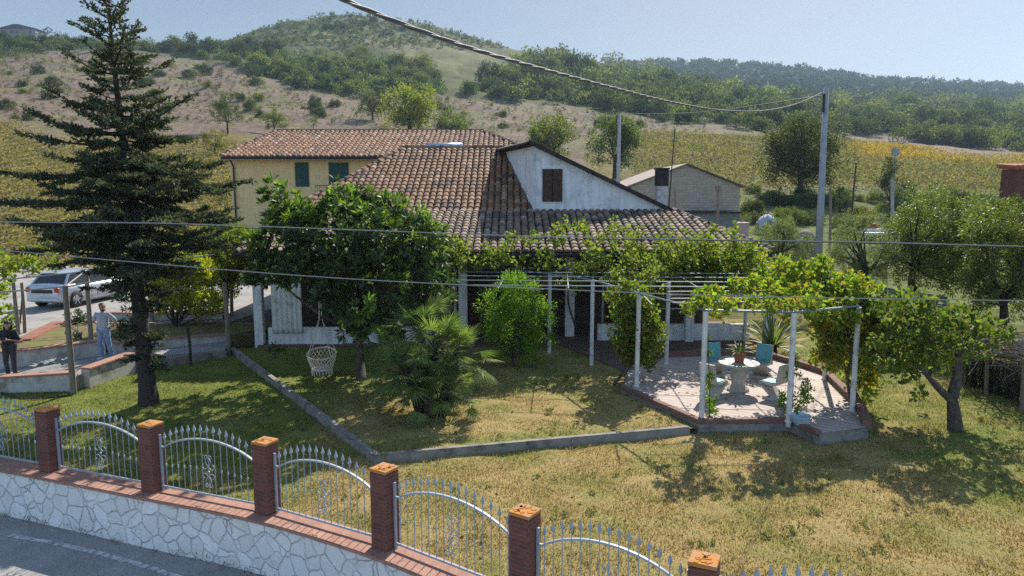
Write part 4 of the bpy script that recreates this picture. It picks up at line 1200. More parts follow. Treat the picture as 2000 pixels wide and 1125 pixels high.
    # young shoots low on the trunk
    for px, py, dx in ((285, 610, 40), (262, 640, -20), (290, 650, 45), (262, 670, -40), (300, 690, 40), (285, 630, -30), (300, 670, 30), (300, 715, 35), (285, 590, 55), (270, 700, -20)):
        o = trunk_at(atY(px, py, Yc).z)
        for q in range(4):
            d = Vector((dx / 40 * rs.uniform(.4, 1), rs.uniform(-1, .6), rs.uniform(-.35, .35))); d.normalize()
            l = rs.uniform(.35, .75)
            e = o + d * l
            needles([o + d * .15, o.lerp(e, .5), e], 70, .08)
            for s2 in (-1, 1):
                for u in (.3, .5, .7):
                    b0 = o.lerp(e, u); needles([b0, b0 + (d * .6 + d.cross(Vector((0, 0, 1))) * s2 * .7) * l * .4], 70, .08)
    lv.build('crown', M['needle'], t)
    mb.build('trunk', M['bark_dark'], t, smooth=True)
conifer()

# ------------------------------------------------------------------ loquat
LOQ = [(.050, .088, .030), (.066, .108, .036), (.036, .066, .028), (.068, .098, .046)]
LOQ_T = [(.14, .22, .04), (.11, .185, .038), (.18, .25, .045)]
def loquat():
    rs = np.random.RandomState(21)
    Yt = 20.6
    root = at(706, 742, .07); t = thing('loquat_tree', 'broad leafy loquat tree with dark rounded crown in front of the veranda', 'tree', tuple(root))
    C0 = np.array(atY(690, 560, Yt))
    lv = LV(); cs = []
    spots = [(545, 402), (600, 415), (660, 405), (720, 410), (770, 425), (560, 440), (620, 440), (690, 440), (750, 455), (810, 465), (525, 480), (580, 490), (650, 490), (720, 500), (790, 505), (845, 505),
             (505, 530), (555, 535), (625, 540), (700, 550), (770, 550), (835, 550), (862, 565), (640, 575), (675, 585), (720, 600), (790, 595), (840, 590), (695, 630), (700, 625), (760, 630), (815, 445), (700, 470), (740, 520), (670, 520), (600, 520), (600, 470), (780, 470), (840, 480), (680, 400), (745, 420), (575, 420)]
    for px, py in spots:
        for k in range(4):
            ex = (px - 690) / 215; ez = (py - 525) / 150
            dm = 2.7 * math.sqrt(max(.06, 1 - min(1, ex * ex * .8 + ez * ez * .6)))
            yk = Yt + dm * (-1 + 2 * (k + rs.uniform(.1, .9)) / 4)
            c = np.array(atY(px + rs.normal() * 9, py + rs.normal() * 8, yk))
            if k == 3 and py > 560: continue
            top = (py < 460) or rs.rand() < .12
            # rosettes of long leaves
            for q in range(11):
                g = rs.normal(size=3); o = c + g / np.linalg.norm(g) * rs.rand() ** .5 * .46
                n = 14; ax = unit(((o - C0) * .55 + rs.normal(size=3) * .5 + np.array([0, 0, .5]))[None])[0]
                th = rs.rand(n) * 6.283; b1 = np.cross(ax, [0.3, .2, .9]); b1 /= np.linalg.norm(b1); b2 = np.cross(ax, b1)
                sp = rs.uniform(.45, 1.25, n)[:, None]
                D = ax * np.cos(sp) + (b1 * np.cos(th)[:, None] + b2 * np.sin(th)[:, None]) * np.sin(sp)
                P = o + D * .02
                V, F = leaf_geo(P, D, rs.uniform(.18, .30, n), rs.uniform(.065, .09, n), rs, .15, .55, flat=ax)
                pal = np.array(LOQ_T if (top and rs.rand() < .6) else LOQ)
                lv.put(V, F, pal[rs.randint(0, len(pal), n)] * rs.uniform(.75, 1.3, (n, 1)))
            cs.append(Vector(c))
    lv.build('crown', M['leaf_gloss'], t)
    mb = MB(); f = atY(700, 650, Yt)
    mb.tube(fit_curve([root - Vector((0, 0, .1)), atY(703, 700, Yt + .05), f], 4), [.17, .15, .14, .13, .125, .12, .115, .11, .11], 10)
    for i in range(0, len(cs), 6): limb(mb, f, f.lerp(cs[i], .92), .075, .015, rs, .1)
    limb(mb, f, atY(735, 590, Yt - .3), .09, .05, rs, .05); limb(mb, f, atY(648, 610, Yt), .09, .05, rs, .05)
    mb.build('trunk', M['bark'], t, smooth=True)
loquat()

# ------------------------------------------------------------------ fan palm and agave
def fan_palm():
    rs = np.random.RandomState(31)
    root = at(842, 806, .07)
    t = thing('fan_palm', 'clumped dwarf fan palm with bluish green fans right of the loquat trunk', 'palm', tuple(root))
    lv = LV(); st = MB()
    for (px, py, dy, nf, s) in ((850, 685, 0, 34, 1.0), (800, 735, -.5, 26, 1.0), (890, 700, .1, 28, .98), (820, 645, .5, 24, 1.0), (885, 760, -.5, 16, .75), (780, 695, .2, 18, .9), (835, 770, -.7, 14, .7)):
        c = atY(px, py, root.y + dy)
        st.tube([Vector((root.x + (c.x - root.x) * .35, root.y + dy * .5, .0)), c.lerp(Vector((root.x, root.y, c.z)), .3) - Vector((0, 0, .45)), c - Vector((0, 0, .12))], [.13, .12, .10], 9)
        for k in range(nf):
            az = rs.uniform(0, 6.283); el = rs.uniform(-.75, 1.25)
            d = Vector((math.cos(az) * math.cos(el), math.sin(az) * math.cos(el), math.sin(el)))
            pl = rs.uniform(.45, .85) * s
            e = c + d * pl + Vector((0, 0, -.06))
            st.tube([c, c.lerp(e, .5) + Vector((0, 0, .03)), e], [.010, .008, .007], 4, cap=False)
            n = 24; fl = rs.uniform(.46, .62) * s
            dn = np.array(d); up = np.array([0, 0, 1.0]); x = np.cross(dn, up); x /= np.linalg.norm(x) + 1e-9; nrm = np.cross(x, dn)
            tl = rs.uniform(-.5, .5); x = x * math.cos(tl) + nrm * math.sin(tl); nrm = np.cross(x, dn)
            a = np.linspace(-1.75, 1.75, n) + rs.normal(size=n) * .03
            D = dn * np.cos(a)[:, None] + x * np.sin(a)[:, None] - nrm * .18 + np.array([0, 0, -.12])
            P = np.tile(np.array(e), (n, 1))
            V, F = leaf_geo(P, D, fl * (1 - .25 * np.abs(a) / 1.75), .034, rs, .1, .45, flat=nrm)
            col = np.array([(.13, .185, .06), (.18, .235, .075), (.085, .13, .05)])[rs.randint(0, 3)]
            lv.put(V, F, np.tile(col, (n, 1)) * rs.uniform(.85, 1.2, (n, 1)))
    lv.build('crown', M['leaf'], t); st.build('trunk', M['bark_dark'], t, smooth=True)
fan_palm()
def spiky(name, label, cat, base, n, L, W, cols, el0, el1, seed, par=None, sag=.5):
    """rosette of long arching tapered leaves"""
    rs = np.random.RandomState(seed)
    V, F, C = [], [], []
    for k in range(n):
        az = k * 2.4 + rs.uniform(-.2, .2); el = rs.uniform(el0, el1); l = L * rs.uniform(.75, 1.1)
        p = np.array(base) + np.array([math.cos(az), math.sin(az), 0]) * .05
        segs = 7; sx = np.array([-math.sin(az), math.cos(az), 0])
        o = sum(len(v) for v in V); rows = []
        for i in range(segs + 1):
            u = i / segs; w = W * (.55 + .9 * u - 1.45 * u * u) * 1.0 + .002
            for q, lift in ((-1, .25), (-.6, .05), (0, 0), (.6, .05), (1, .25)):
                rows.append(p + sx * w * q * .5 + np.array([0, 0, lift * w * .5]))
                C.append(cols[1] if abs(q) == 1 or (abs(q) == .6 and False) else cols[0])
            d = np.array([math.cos(az) * math.cos(el), math.sin(az) * math.cos(el), math.sin(el)])
            p = p + d * l / segs; el -= sag / segs * (1.6 - el * .4)
        V.append(np.array(rows))
        for i in range(segs):
            for q in range(4):
                F.append((o + i * 5 + q, o + i * 5 + q + 1, o + i * 5 + q + 6, o + i * 5 + q + 5))
    return np.vstack(V), np.array(F), np.array(C)
ag = at(1508, 688, .0)
t = thing('agave', 'big variegated agave with long yellow edged leaves behind the patio', 'plant', tuple(ag))
V, F, C = spiky('agave', '', '', (ag.x, ag.y, .15), 46, 1.55, .15, ((.10, .14, .07), (.42, .36, .14)), .15, 1.4, 41)
npmesh('leaf_rosette', V, F, M['leaf_gloss'], t, C)
MB().tube([(ag.x, ag.y, -.2), (ag.x, ag.y, .3)], [.22, .12], 9).build('stem', M['bark_dark'], t)

# ------------------------------------------------------------------ garden shrubs, vines and trees
SH = [(.17, .29, .03), (.22, .35, .035), (.10, .18, .028)]
blob_plant('shrub', 'bright yellow green upright shrub on several thin stems beside the fan palm', 'shrub',
           [(985, 575, 32), (1020, 570, 32), (960, 600, 30), (1045, 600, 30), (1000, 610, 40), (965, 640, 30), (1040, 640, 34), (1000, 655, 40), (1065, 615, 22), (975, 680, 24), (1035, 685, 24), (1000, 550, 20), (1050, 660, 24)],
           21.6, .085, .04, SH, base=(1002, 716, .07), dens=.34, dj=.5, copies=2, spread=1.4, seed=51, stemname='stem', r0=.035)
blob_plant('grapevine', 'grapevine bushing into a dense leafy column at the corner of the patio', 'vine',
           [(1235, 585, 34), (1262, 600, 30), (1225, 620, 36), (1255, 630, 38), (1230, 655, 40), (1262, 665, 34), (1238, 690, 36), (1265, 700, 22), (1218, 680, 26), (1275, 640, 20), (1215, 600, 24), (1195, 580, 14)],
           19.6, .11, .10, [(.13, .20, .035), (.19, .26, .045), (.09, .15, .03), (.25, .20, .05)], stem=[(1198, 752, 19.6), (1212, 735, 19.6), (1228, 715, 19.5), (1240, 640, 19.6), (1245, 585, 19.6)], dens=.30, dj=.3, copies=2, seed=52, r0=.035, stemname='stem', crown='foliage', limbs=False)
blob_plant('grapevine', 'yellowing grapevine spread over the right half of the pergola', 'vine',
           [(1310, 550, 30, 24), (1350, 560, 28, 24.2), (1372, 585, 16, 16.4), (1392, 590, 16, 16.5), (1402, 555, 30, 24), (1340, 525, 32, 24.4), (1395, 525, 34, 24.4), (1445, 530, 34, 24.2), (1425, 562, 26, 24), (1490, 540, 32, 23), (1470, 570, 26, 23.5), (1535, 540, 30, 18.6), (1580, 550, 34, 18.4), (1545, 575, 22, 17.4), (1505, 565, 20, 17.4), (1620, 565, 36, 18.2),
            (1665, 580, 36, 17.8), (1700, 600, 34, 17.8), (1590, 590, 26, 17.4), (1640, 605, 32, 17.3), (1290, 580, 20, 24), (1345, 600, 14, 16.6), (1410, 605, 12, 16.4), (1725, 625, 30, 18), (1520, 520, 22, 19.5), (1450, 500, 24, 24.6), (1600, 525, 20, 18.8), (1700, 570, 24, 18.2), (1745, 605, 24, 18.4), (1380, 495, 26, 24.8), (1480, 505, 22, 24.5), (1320, 500, 24, 24.8), (1430, 592, 12, 16.3), (1470, 588, 14, 16.4), (1505, 592, 16, 16.4), (1545, 600, 18, 16.4), (1585, 602, 20, 16.6), (1625, 612, 22, 16.8), (1660, 618, 22, 16.9), (1500, 610, 10, 16.3), (1400, 575, 18, 18), (1450, 560, 20, 19), (1500, 548, 26, 19), (1550, 535, 28, 19.5), (1620, 540, 26, 18.6), (1290, 535, 24, 24.4), (1250, 560, 18, 23.5), (1660, 555, 26, 18.4)],
           19, .125, .11, VINE_Y, stem=[(1664, 800, 17.1), (1655, 740, 17.2), (1662, 680, 17.2), (1640, 600, 17.6)], dens=.42, dj=.5, copies=2, spread=1.5, seed=53, r0=.03, stemname='stem', crown='foliage', limbs=False)
blob_plant('grapevine', 'grapevine with orange autumn leaves tumbling down the right side of the patio', 'vine',
           [(1625, 620, 32), (1655, 635, 34), (1612, 655, 30), (1640, 670, 34), (1675, 655, 28), (1690, 690, 28), (1655, 705, 28), (1680, 730, 26), (1700, 745, 18), (1630, 700, 22), (1605, 690, 18), (1700, 650, 26), (1690, 770, 14)],
           17.6, .12, .11, [(.20, .27, .035), (.15, .22, .03), (.33, .28, .04), (.38, .24, .045), (.24, .29, .045)], stem=[(1690, 800, 17.4), (1668, 760, 17.5), (1650, 720, 17.5), (1640, 640, 17.6)], dens=.34, dj=.5, copies=2, spread=1.4, seed=54, r0=.03, stemname='stem', crown='foliage', limbs=False)
blob_plant('grapevine', 'sparse grapevine trailing over the pergola pipes along the roof eave', 'vine',
           [(1092, 445, 16, 24.3), (1098, 470, 16, 24.2), (1060, 500, 18, 24), (1155, 470, 16, 24), (1170, 500, 24, 23.6), (1215, 490, 24, 23.6), (1250, 505, 26, 23.2), (1290, 500, 26, 23.2), (1335, 500, 28, 23), (1225, 525, 26, 22.4), (1275, 535, 26, 22), (1385, 470, 20, 24), (1345, 480, 20, 24), (1200, 545, 18, 22), (960, 488, 24, 24.2), (985, 495, 18, 24.2),
            (900, 492, 26, 24.2), (880, 480, 22, 24.2), (1020, 512, 14, 24), (1120, 525, 22, 23.6), (1105, 560, 16, 23.5), (1420, 490, 24, 23.5), (1470, 490, 20, 23.5), (1430, 455, 14, 24), (930, 505, 18, 24.2), (1000, 480, 18, 24.4), (1040, 470, 14, 24.4), (1130, 450, 16, 24.3), (1190, 455, 18, 24.3), (1240, 465, 22, 24.3), (1300, 470, 22, 24.3), (1075, 520, 14, 23.6), (1150, 535, 14, 23), (1180, 520, 18, 23.4), (1310, 515, 26, 23.6), (1360, 500, 24, 24), (960, 520, 10, 23.8), (870, 520, 18, 23.8)],
           24, .13, .115, [(.17, .23, .04), (.23, .28, .05), (.27, .27, .06), (.12, .17, .035)], stem=[(1125, 640, 25), (1110, 590, 24.6), (1112, 530, 24.2)], dens=.25, dj=.6, copies=2, spread=1.7, seed=55, r0=.035, stemname='stem', crown='foliage', limbs=False)
blob_plant('climbing_plant', 'leafy climber creeping up the front left patio post', 'climber', [(1386, 805, 14), (1390, 780, 12), (1384, 755, 12), (1388, 735, 10), (1382, 690, 8), (1381, 660, 7), (1383, 820, 10)], 16.3, .08, .05, SH, stem=[(1384, 830, 16.3), (1386, 780, 16.3), (1382, 640, 16.3)], dens=.55, dj=.1, seed=56, r0=.012, limbs=False, stemname='stem', crown='foliage')
blob_plant('climbing_plant', 'straggling climber with thin shoots at the front right patio post', 'climber', [(1548, 800, 18), (1560, 770, 20), (1555, 735, 16), (1580, 755, 14), (1552, 705, 12), (1530, 790, 14), (1575, 785, 14), (1550, 820, 12), (1525, 775, 10)], 16.2, .08, .045, SH, stem=[(1542, 838, 16.2), (1548, 780, 16.2), (1552, 690, 16.2)], dens=.40, dj=.2, seed=57, r0=.012, limbs=True, stemname='stem', crown='foliage')
BROAD = [(.10, .155, .032), (.14, .19, .04), (.075, .115, .028), (.20, .20, .045)]
g = blob_plant('gnarled_tree', 'gnarled forked tree covered with broad leaves standing alone on the right lawn', 'tree',
           [(1755, 625, 34), (1800, 615, 30), (1785, 655, 38), (1830, 645, 38), (1870, 640, 34), (1765, 690, 30), (1800, 680, 28), (1855, 675, 30), (1895, 660, 28), (1730, 650, 28), (1765, 715, 18), (1920, 640, 22), (1880, 610, 18), (1740, 605, 22), (1795, 770, 8), (1850, 710, 18), (1945, 655, 18), (1715, 690, 22), (1740, 710, 16), (1960, 640, 14), (1770, 590, 20), (1820, 595, 18), (1910, 690, 12)],
           16.6, .13, .12, BROAD, stem=[(1866, 846, 16.1), (1862, 800, 16.1), (1858, 770, 16.1)], dens=.24, dj=1.5, copies=2, spread=2.0, seed=58, r0=.15, limbs=False)
mb = MB(); rs_ = np.random.RandomState(5)
mb.tube(fit_curve([atY(1860, 775, 16.1), atY(1868, 740, 16.1), atY(1872, 700, 16.2), atY(1895, 675, 16.3), atY(1930, 665, 16.5)], 5), [.135 - .0038 * i for i in range(21)], 9)
mb.tube(fit_curve([atY(1857, 780, 16.1), atY(1835, 760, 16.0), atY(1812, 735, 16.0), atY(1780, 700, 16.2)], 5), [.105 - .005 * i for i in range(16)], 8)
mb.tube([atY(1795, 715, 16.4), atY(1797, 760, 16.3), atY(1794, 795, 16.3)], .008, 4); limb(mb, atY(1872, 700, 16.2), atY(1850, 650, 16.4), .08, .03, rs_); limb(mb, atY(1812, 735, 16.0), atY(1800, 660, 16.5), .05, .02, rs_)
mb.build('limb', M['bark'], g, smooth=True)
OLV = [(.15, .185, .105), (.20, .23, .135), (.11, .145, .085)]
CIT = [(.12, .165, .045), (.17, .21, .055), (.08, .115, .04), (.21, .23, .06)]
blob_plant('citrus_tree', 'spreading small leaved tree with a dark leaning forked trunk behind the striped shed roof', 'tree',
           [(1800, 410, 34), (1840, 400, 34), (1765, 445, 34), (1810, 455, 40), (1860, 440, 36), (1755, 490, 30), (1800, 500, 40), (1850, 495, 40), (1780, 530, 26), (1830, 535, 32), (1880, 520, 30), (1775, 415, 22), (1885, 400, 26), (1890, 470, 28), (1862, 555, 24)],
           28, .11, .05, CIT, stem=[(1815, 605, 27.6), (1800, 588, 27.8), (1780, 555, 28), (1785, 520, 28)], dens=.34, dj=1.8, copies=3, spread=1.4, seed=60, mat=M['leaf_gloss'], bark=M['bark_dark'], r0=.16)
blob_plant('citrus_tree', 'dense yellowish small leaved tree at the right edge above the brushwood', 'tree',
           [(1925, 430, 34), (1965, 420, 36), (2005, 440, 36), (1940, 470, 38), (1985, 480, 38), (1910, 490, 30), (1930, 525, 34), (1975, 530, 40), (2010, 520, 36), (1900, 545, 28), (1950, 570, 34), (1990, 570, 34), (2030, 480, 40), (1925, 590, 24), (2030, 560, 34), (1900, 455, 22)],
           25, .11, .05, [(.17, .21, .045), (.21, .24, .05), (.11, .14, .045), (.085, .115, .045)], stem=[(1965, 690, 24.6), (1962, 640, 24.7), (1960, 590, 25)], dens=.34, dj=1.6, copies=3, spread=1.4, seed=61, mat=M['leaf_gloss'], bark=M['bark_dark'], r0=.18)
blob_plant('olive_tree', 'airy grey green olive tree right of the tall concrete pole', 'tree',
           [(1640, 470, 26), (1680, 470, 32), (1720, 480, 28), (1650, 505, 32), (1700, 510, 36), (1665, 535, 26), (1715, 540, 26), (1635, 500, 22), (1740, 510, 22), (1690, 440, 20), (1660, 440, 18)],
           27, .075, .025, OLV, stem=[(1692, 585, 27), (1690, 560, 27), (1692, 530, 27)], dens=.75, dj=1.3, copies=2, seed=62, bark=M['bark_dark'], r0=.13)
blob_plant('olive_tree', 'pale olive tree left of the tall concrete pole', 'tree',
           [(1500, 460, 24), (1540, 455, 26), (1570, 470, 22), (1520, 490, 26), (1560, 500, 24), (1490, 490, 18), (1530, 440, 18)], 33, .09, .03, OLV, stem=[(1515, 545, 33), (1516, 520, 33), (1522, 495, 33)], dens=.8, dj=1.2, copies=2, seed=63, bark=M['bark_dark'], r0=.14)
# left side
YEL = [(.32, .34, .035), (.42, .36, .04), (.22, .28, .035), (.38, .40, .05)]
blob_plant('persimmon_tree', 'small many stemmed tree with yellowing leaves beside the path', 'tree',
           [(320, 500, 26), (355, 510, 28), (390, 540, 30), (330, 545, 32), (365, 560, 32), (405, 575, 24), (320, 580, 26), (345, 595, 26), (385, 600, 24), (300, 560, 20), (400, 520, 22), (310, 525, 22), (415, 600, 14), (370, 495, 20)],
           25.5, .13, .085, YEL, stem=None, base=(345, 652, .45), dens=.5, dj=1.0, copies=2, seed=64, bark=M['bark_dark'], r0=.07)
blob_plant('grapevine', 'yellow green grapevine on the left wooden pergola at the photo edge', 'vine',
           [(15, 515, 22), (50, 505, 24), (85, 500, 20), (20, 535, 14), (70, 515, 14), (100, 515, 12), (10, 600, 18), (25, 625, 16), (2, 570, 14), (5, 640, 16), (-30, 560, 40), (-20, 510, 30), (205, 520, 12), (235, 505, 16), (215, 490, 10)],
           24, .13, .115, VINE + [(.28, .26, .035)], stem=[(30, 680, 24), (40, 620, 24), (44, 560, 24)], dens=.42, dj=.6, seed=65, r0=.03, limbs=False, stemname='stem', crown='foliage')
blob_plant('tree', 'leafy green and yellow tree between the conifer and the yellow house wall', 'tree',
           [(430, 450, 30), (470, 460, 28), (420, 480, 30), (460, 495, 30), (400, 500, 26), (440, 525, 32), (480, 520, 26), (410, 545, 24), (455, 560, 24), (430, 590, 18), (490, 480, 20)],
           28, .12, .07, [(.15, .20, .03), (.22, .23, .035), (.10, .15, .03)], stem=[(440, 690, 25.6), (440, 620, 26.5), (445, 560, 28)], dens=.5, dj=1.0, copies=2, seed=66, bark=M['bark_dark'], r0=.1)
blob_plant('bush', 'dark glossy round bush in the raised bed behind the path wall', 'bush', [(150, 625, 20), (165, 638, 22), (148, 648, 20), (170, 655, 16), (140, 640, 14)], 25.6, .10, .05, [(.04, .065, .025), (.055, .08, .03)], base=(158, 668, .6), dens=.5, dj=.3, copies=2, seed=67, mat=M['leaf_gloss'], r0=.04, stemname='stem')
blob_plant('bush', 'dark green bush behind the man against the bed wall', 'bush', [(240, 640, 18), (255, 655, 16), (235, 660, 14)], 24.6, .09, .045, [(.04, .065, .025), (.055, .08, .03)], base=(245, 678, .5), dens=.5, dj=.3, copies=2, seed=68, mat=M['leaf_gloss'], r0=.03, stemname='stem')
blob_plant('bush', 'low green bush against the veranda parapet behind the swing chair', 'bush', [(537, 682, 12), (550, 688, 9), (525, 688, 9)], 23.9, .09, .05, [(.05, .09, .03), (.07, .11, .03)], base=(537, 697, .1), dens=.6, dj=.2, seed=69, r0=.02, stemname='stem')

# ------------------------------------------------------------------ trees and bushes behind the houses
def far_plant(name, label, cat, px, base_y, w, h, pal, seed, n=34, leaf=.02, group=None, mat=None, trunk_h=.12, sq=1.0):
    """tree standing where the photo shows its foot; w, h in photo pixels"""
    b = hit(px, base_y) or atY(px, base_y, 40)
    k = b.y / FPX
    W_, H_ = w * k, h * k
    rs = np.random.RandomState(seed)
    t = thing(name, label, cat, tuple(b), 0, group)
    lv = LV(); cs = []
    for i in range(n):
        g = rs.normal(size=3); g /= np.linalg.norm(g); g *= rs.rand() ** .38
        zc = trunk_h + (1 - trunk_h) * (.5 + .48 * g[2] * .95)
        taper = 1.0 if g[2] < .2 else 1 - .25 * (g[2] - .2)
        c = np.array([b.x + g[0] * W_ * .42 * taper, b.y + g[1] * W_ * .42 * taper, b.z + H_ * min(.97, zc)])
        cs.append(c)
        for q in range(3):
            lv.blob(c + rs.normal(size=3) * W_ * .06, W_ * rs.uniform(.08, .15), 60, leaf * W_ * 1.7, leaf * W_ * 1.1, pal, rs, .8, .1, huev=.3, ctr=(b.x, b.y, b.z + H_ * .4))
    lv.build('crown', mat or M['leaf'], t)
    mb = MB(); top = Vector((b.x, b.y, b.z + H_ * max(.25, trunk_h + .1)))
    mb.tube([b - Vector((0, 0, .4)), top], [W_ * .04, W_ * .025], 7)
    for c in cs[::5]: limb(mb, top, Vector(c), W_ * .016, W_ * .004, rs, n=4, seg=5)
    mb.build('trunk', M['bark_dark'], t)
    return t
GY_ = [(.24, .26, .03), (.18, .21, .03), (.10, .14, .03), (.30, .29, .035)]
far_plant('tree', 'bright yellow green round tree standing just above the yellow house ridge', 'tree', 800, 258, 118, 82, GY_, 71, 44)
far_plant('tree', 'pale green poplar like tree right of the attic gable, left of the slim pole', 'tree', 1082, 312, 112, 84, [(.15, .18, .05), (.19, .20, .05), (.11, .14, .04)], 72, 40)
far_plant('tree', 'loose grey green tree standing behind the slim white pole', 'tree', 1200, 348, 118, 124, [(.10, .14, .05), (.13, .16, .06), (.08, .11, .045)], 73, 50)
far_plant('tree', 'large dark round tree with yellowish top in the field right of centre', 'tree', 1562, 384, 172, 150, [(.058, .074, .026), (.10, .11, .032), (.045, .06, .022)], 74, 100, .014, trunk_h=.16)
far_plant('tree', 'dark dense upright evergreen in front of the golden vineyard', 'tree', 1738, 424, 74, 112, [(.025, .042, .02), (.035, .055, .025)], 75, 44, .018, trunk_h=.02)
far_plant('tree', 'dark mottled tree on the brown slope above the conifer right side', 'tree', 445, 262, 62, 82, [(.06, .085, .03), (.10, .12, .035)], 76, 26)
far_plant('tree', 'sunlit bushy tree left of the yellow house roof top', 'tree', 536, 262, 56, 44, [(.10, .13, .04), (.13, .15, .045)], 77, 22)
far_plant('tree', 'tiny pale tree alone on the brown slope above the yellow house', 'tree', 612, 254, 26, 30, [(.11, .14, .05), (.14, .16, .06)], 78, 14)
far_plant('tree', 'dull dark rounded tree left of the bright yellow green tree', 'tree', 728, 236, 62, 56, [(.05, .065, .03), (.065, .08, .035)], 79, 28)
far_plant('bush', 'bright green bushes trailing right of the yellow green tree', 'bush', 880, 262, 86, 40, [(.14, .18, .03), (.10, .14, .03)], 80, 26, trunk_h=0)
far_plant('tree', 'grey green bush behind the yellow green tree on the brown slope', 'bush', 868, 228, 46, 40, [(.07, .095, .045), (.09, .11, .05)], 81, 20, trunk_h=0)
k = 0
for px, by, w, h, pal, lab in ((1385, 410, 56, 36, 0, 'silvery bush against the dark block annex of the barn'), (1470, 425, 44, 32, 1, 'green bush right of the barn corner'), (1545, 440, 52, 36, 1, 'mid green bush in the far kitchen garden'), (1545, 405, 90, 22, 2, 'dark clipped hedge below the large round tree'),
                              (1640, 415, 60, 34, 2, 'dark bush between the wooden poles right of the concrete pole'), (1690, 450, 60, 44, 3, 'russet and green bush left of the citrus trees'), (1640, 455, 46, 34, 1, 'bright green bush at the foot of the concrete pole'), (1770, 400, 60, 26, 1, 'low green bush below the golden vineyard'),
                              (1890, 410, 60, 34, 2, 'dark bush under the golden vineyard near the right edge'), (1850, 385, 40, 24, 1, 'grey green bush at the vineyard foot'), (1960, 395, 50, 36, 1, 'spiky light green bush beside the red brick chimney'), (1450, 445, 36, 26, 0, 'grey bush beside the pink water tank'),
                              (1730, 440, 50, 30, 2, 'green bush below the dark upright evergreen'), (1600, 400, 50, 24, 2, 'hedge piece right of the concrete pole'), (1010, 310, 50, 30, 1, 'leafy bush above the yellow house roof end'), (420, 300, 60, 50, 3, 'yellowish bush at the vineyard edge beside the yellow house'), (400, 345, 50, 44, 3, 'yellow leaved bush between conifer and yellow house'), (430, 400, 40, 34, 1, 'green bush beside the yellow house downpipe')):
    pals = ([(.11, .14, .08), (.14, .16, .09)], [(.12, .16, .035), (.09, .13, .035), (.16, .18, .04)], [(.04, .07, .025), (.055, .085, .03)], [(.17, .16, .04), (.13, .14, .035), (.22, .16, .05)])
    far_plant('bush', lab, 'bush', px, by, w, h, pals[pal], 100 + k, 16, .022, trunk_h=0); k += 1

# ------------------------------------------------------------------ hillside trees and scrub
def variant(seed, pal, flat=.8, n=30):
    rs = np.random.RandomState(seed); lv = LV()
    for i in range(n):
        g = rs.normal(size=3); g /= np.linalg.norm(g); g *= rs.rand() ** .35
        c = np.array([g[0] * .72, g[1] * .72, .78 * flat + g[2] * .75 * flat])
        lv.blob(c, rs.uniform(.22, .36), 42, .12, .085, pal, rs, .9, 0, huev=.32, ctr=(0, 0, .3))
    lv.blob((0, 0, .6 * flat), .95, 420, .13, .09, pal, rs, .9, 0, sq=(1, 1, .8 * flat), ctr=(0, 0, .2))
    me = np.vstack(lv.V), np.vstack(lv.F), np.vstack(lv.C)
    return me
PD = [(.06, .085, .042), (.08, .105, .05), (.05, .07, .038)]
PM = [(.105, .135, .055), (.13, .155, .06), (.085, .115, .05)]
PL = [(.17, .195, .065), (.20, .215, .07), (.14, .17, .06)]
VAR = {}
def var_mesh(kind, i):
    key = (kind, i)
    if key not in VAR:
        V, F, C = variant(200 + i * 7 + ord(kind), {'d': PD, 'm': PM, 'l': PL}[kind], .8 if i % 2 else .65)
        o = npmesh('hillside_tree', V, F, M['leaf_far'], None, C)
        me = o.data; bpy.data.objects.remove(o); VAR[key] = me
    return VAR[key]
rsh = np.random.RandomState(77)
HILL = []
def scatter(poly, n, size, kinds, name, label, cat, group, near=60, mat=None):
    xs = [p[0] for p in poly]; ys = [p[1] for p in poly]; c = 0; tries = 0
    while c < n and tries < n * 60:
        tries += 1
        x, y = rsh.uniform(min(xs), max(xs)), rsh.uniform(min(ys), max(ys))
        if not inpoly(np.array([x]), np.array([y]), poly)[0]: continue
        b = hit(x, y)
        if b is None or b.y < near: continue
        w = rsh.uniform(*size)
        r = w / 2 * b.y / FPX
        if any((b.x - q[0]) ** 2 + (b.y - q[1]) ** 2 < (.55 * (r + q[2])) ** 2 for q in HILL): continue
        HILL.append((b.x, b.y, r))
        o = bpy.data.objects.new(name, var_mesh(kinds[rsh.randint(len(kinds))], rsh.randint(4)))
        o.location = (b.x, b.y, b.z - r * .12); s = r
        o.scale = (s * rsh.uniform(.9, 1.25), s, s * rsh.uniform(.8, 1.2)); o.rotation_euler = (0, 0, rsh.uniform(0, 6.28))
        COL.objects.link(o); props(o, label, cat, group); c += 1
scatter([(930, 172), (1020, 135), (1120, 150), (1300, 180), (1480, 215), (1620, 228), (1640, 262), (1480, 258), (1330, 240), (1180, 215), (1000, 196), (880, 188)], 75, (34, 66), 'dddm', 'woodland_tree', 'dark rounded tree in the wood on the slope right of the hill', 'tree', 'trees of the hillside wood')
scatter([(480, 118), (600, 125), (720, 122), (840, 135), (850, 170), (720, 190), (590, 178), (540, 150)], 52, (24, 50), 'dmml', 'scrub_tree', 'green scrub tree on the middle slope below the bare hill', 'tree', 'scrub trees on the middle slope')
scatter([(1640, 215), (1800, 215), (2000, 225), (2060, 300), (1900, 292), (1760, 270), (1650, 262)], 55, (34, 66), 'ddml', 'valley_tree', 'rounded tree in the valley wood above the golden vineyard', 'tree', 'trees of the valley wood')
scatter([(0, 110), (140, 120), (330, 110), (460, 115), (560, 180), (690, 205), (690, 240), (450, 230), (330, 200), (150, 190), (60, 240), (0, 230)], 42, (14, 36), 'dmdl', 'slope_bush', 'small scattered bush on the brown left slope', 'bush', 'bushes scattered on the brown slope')
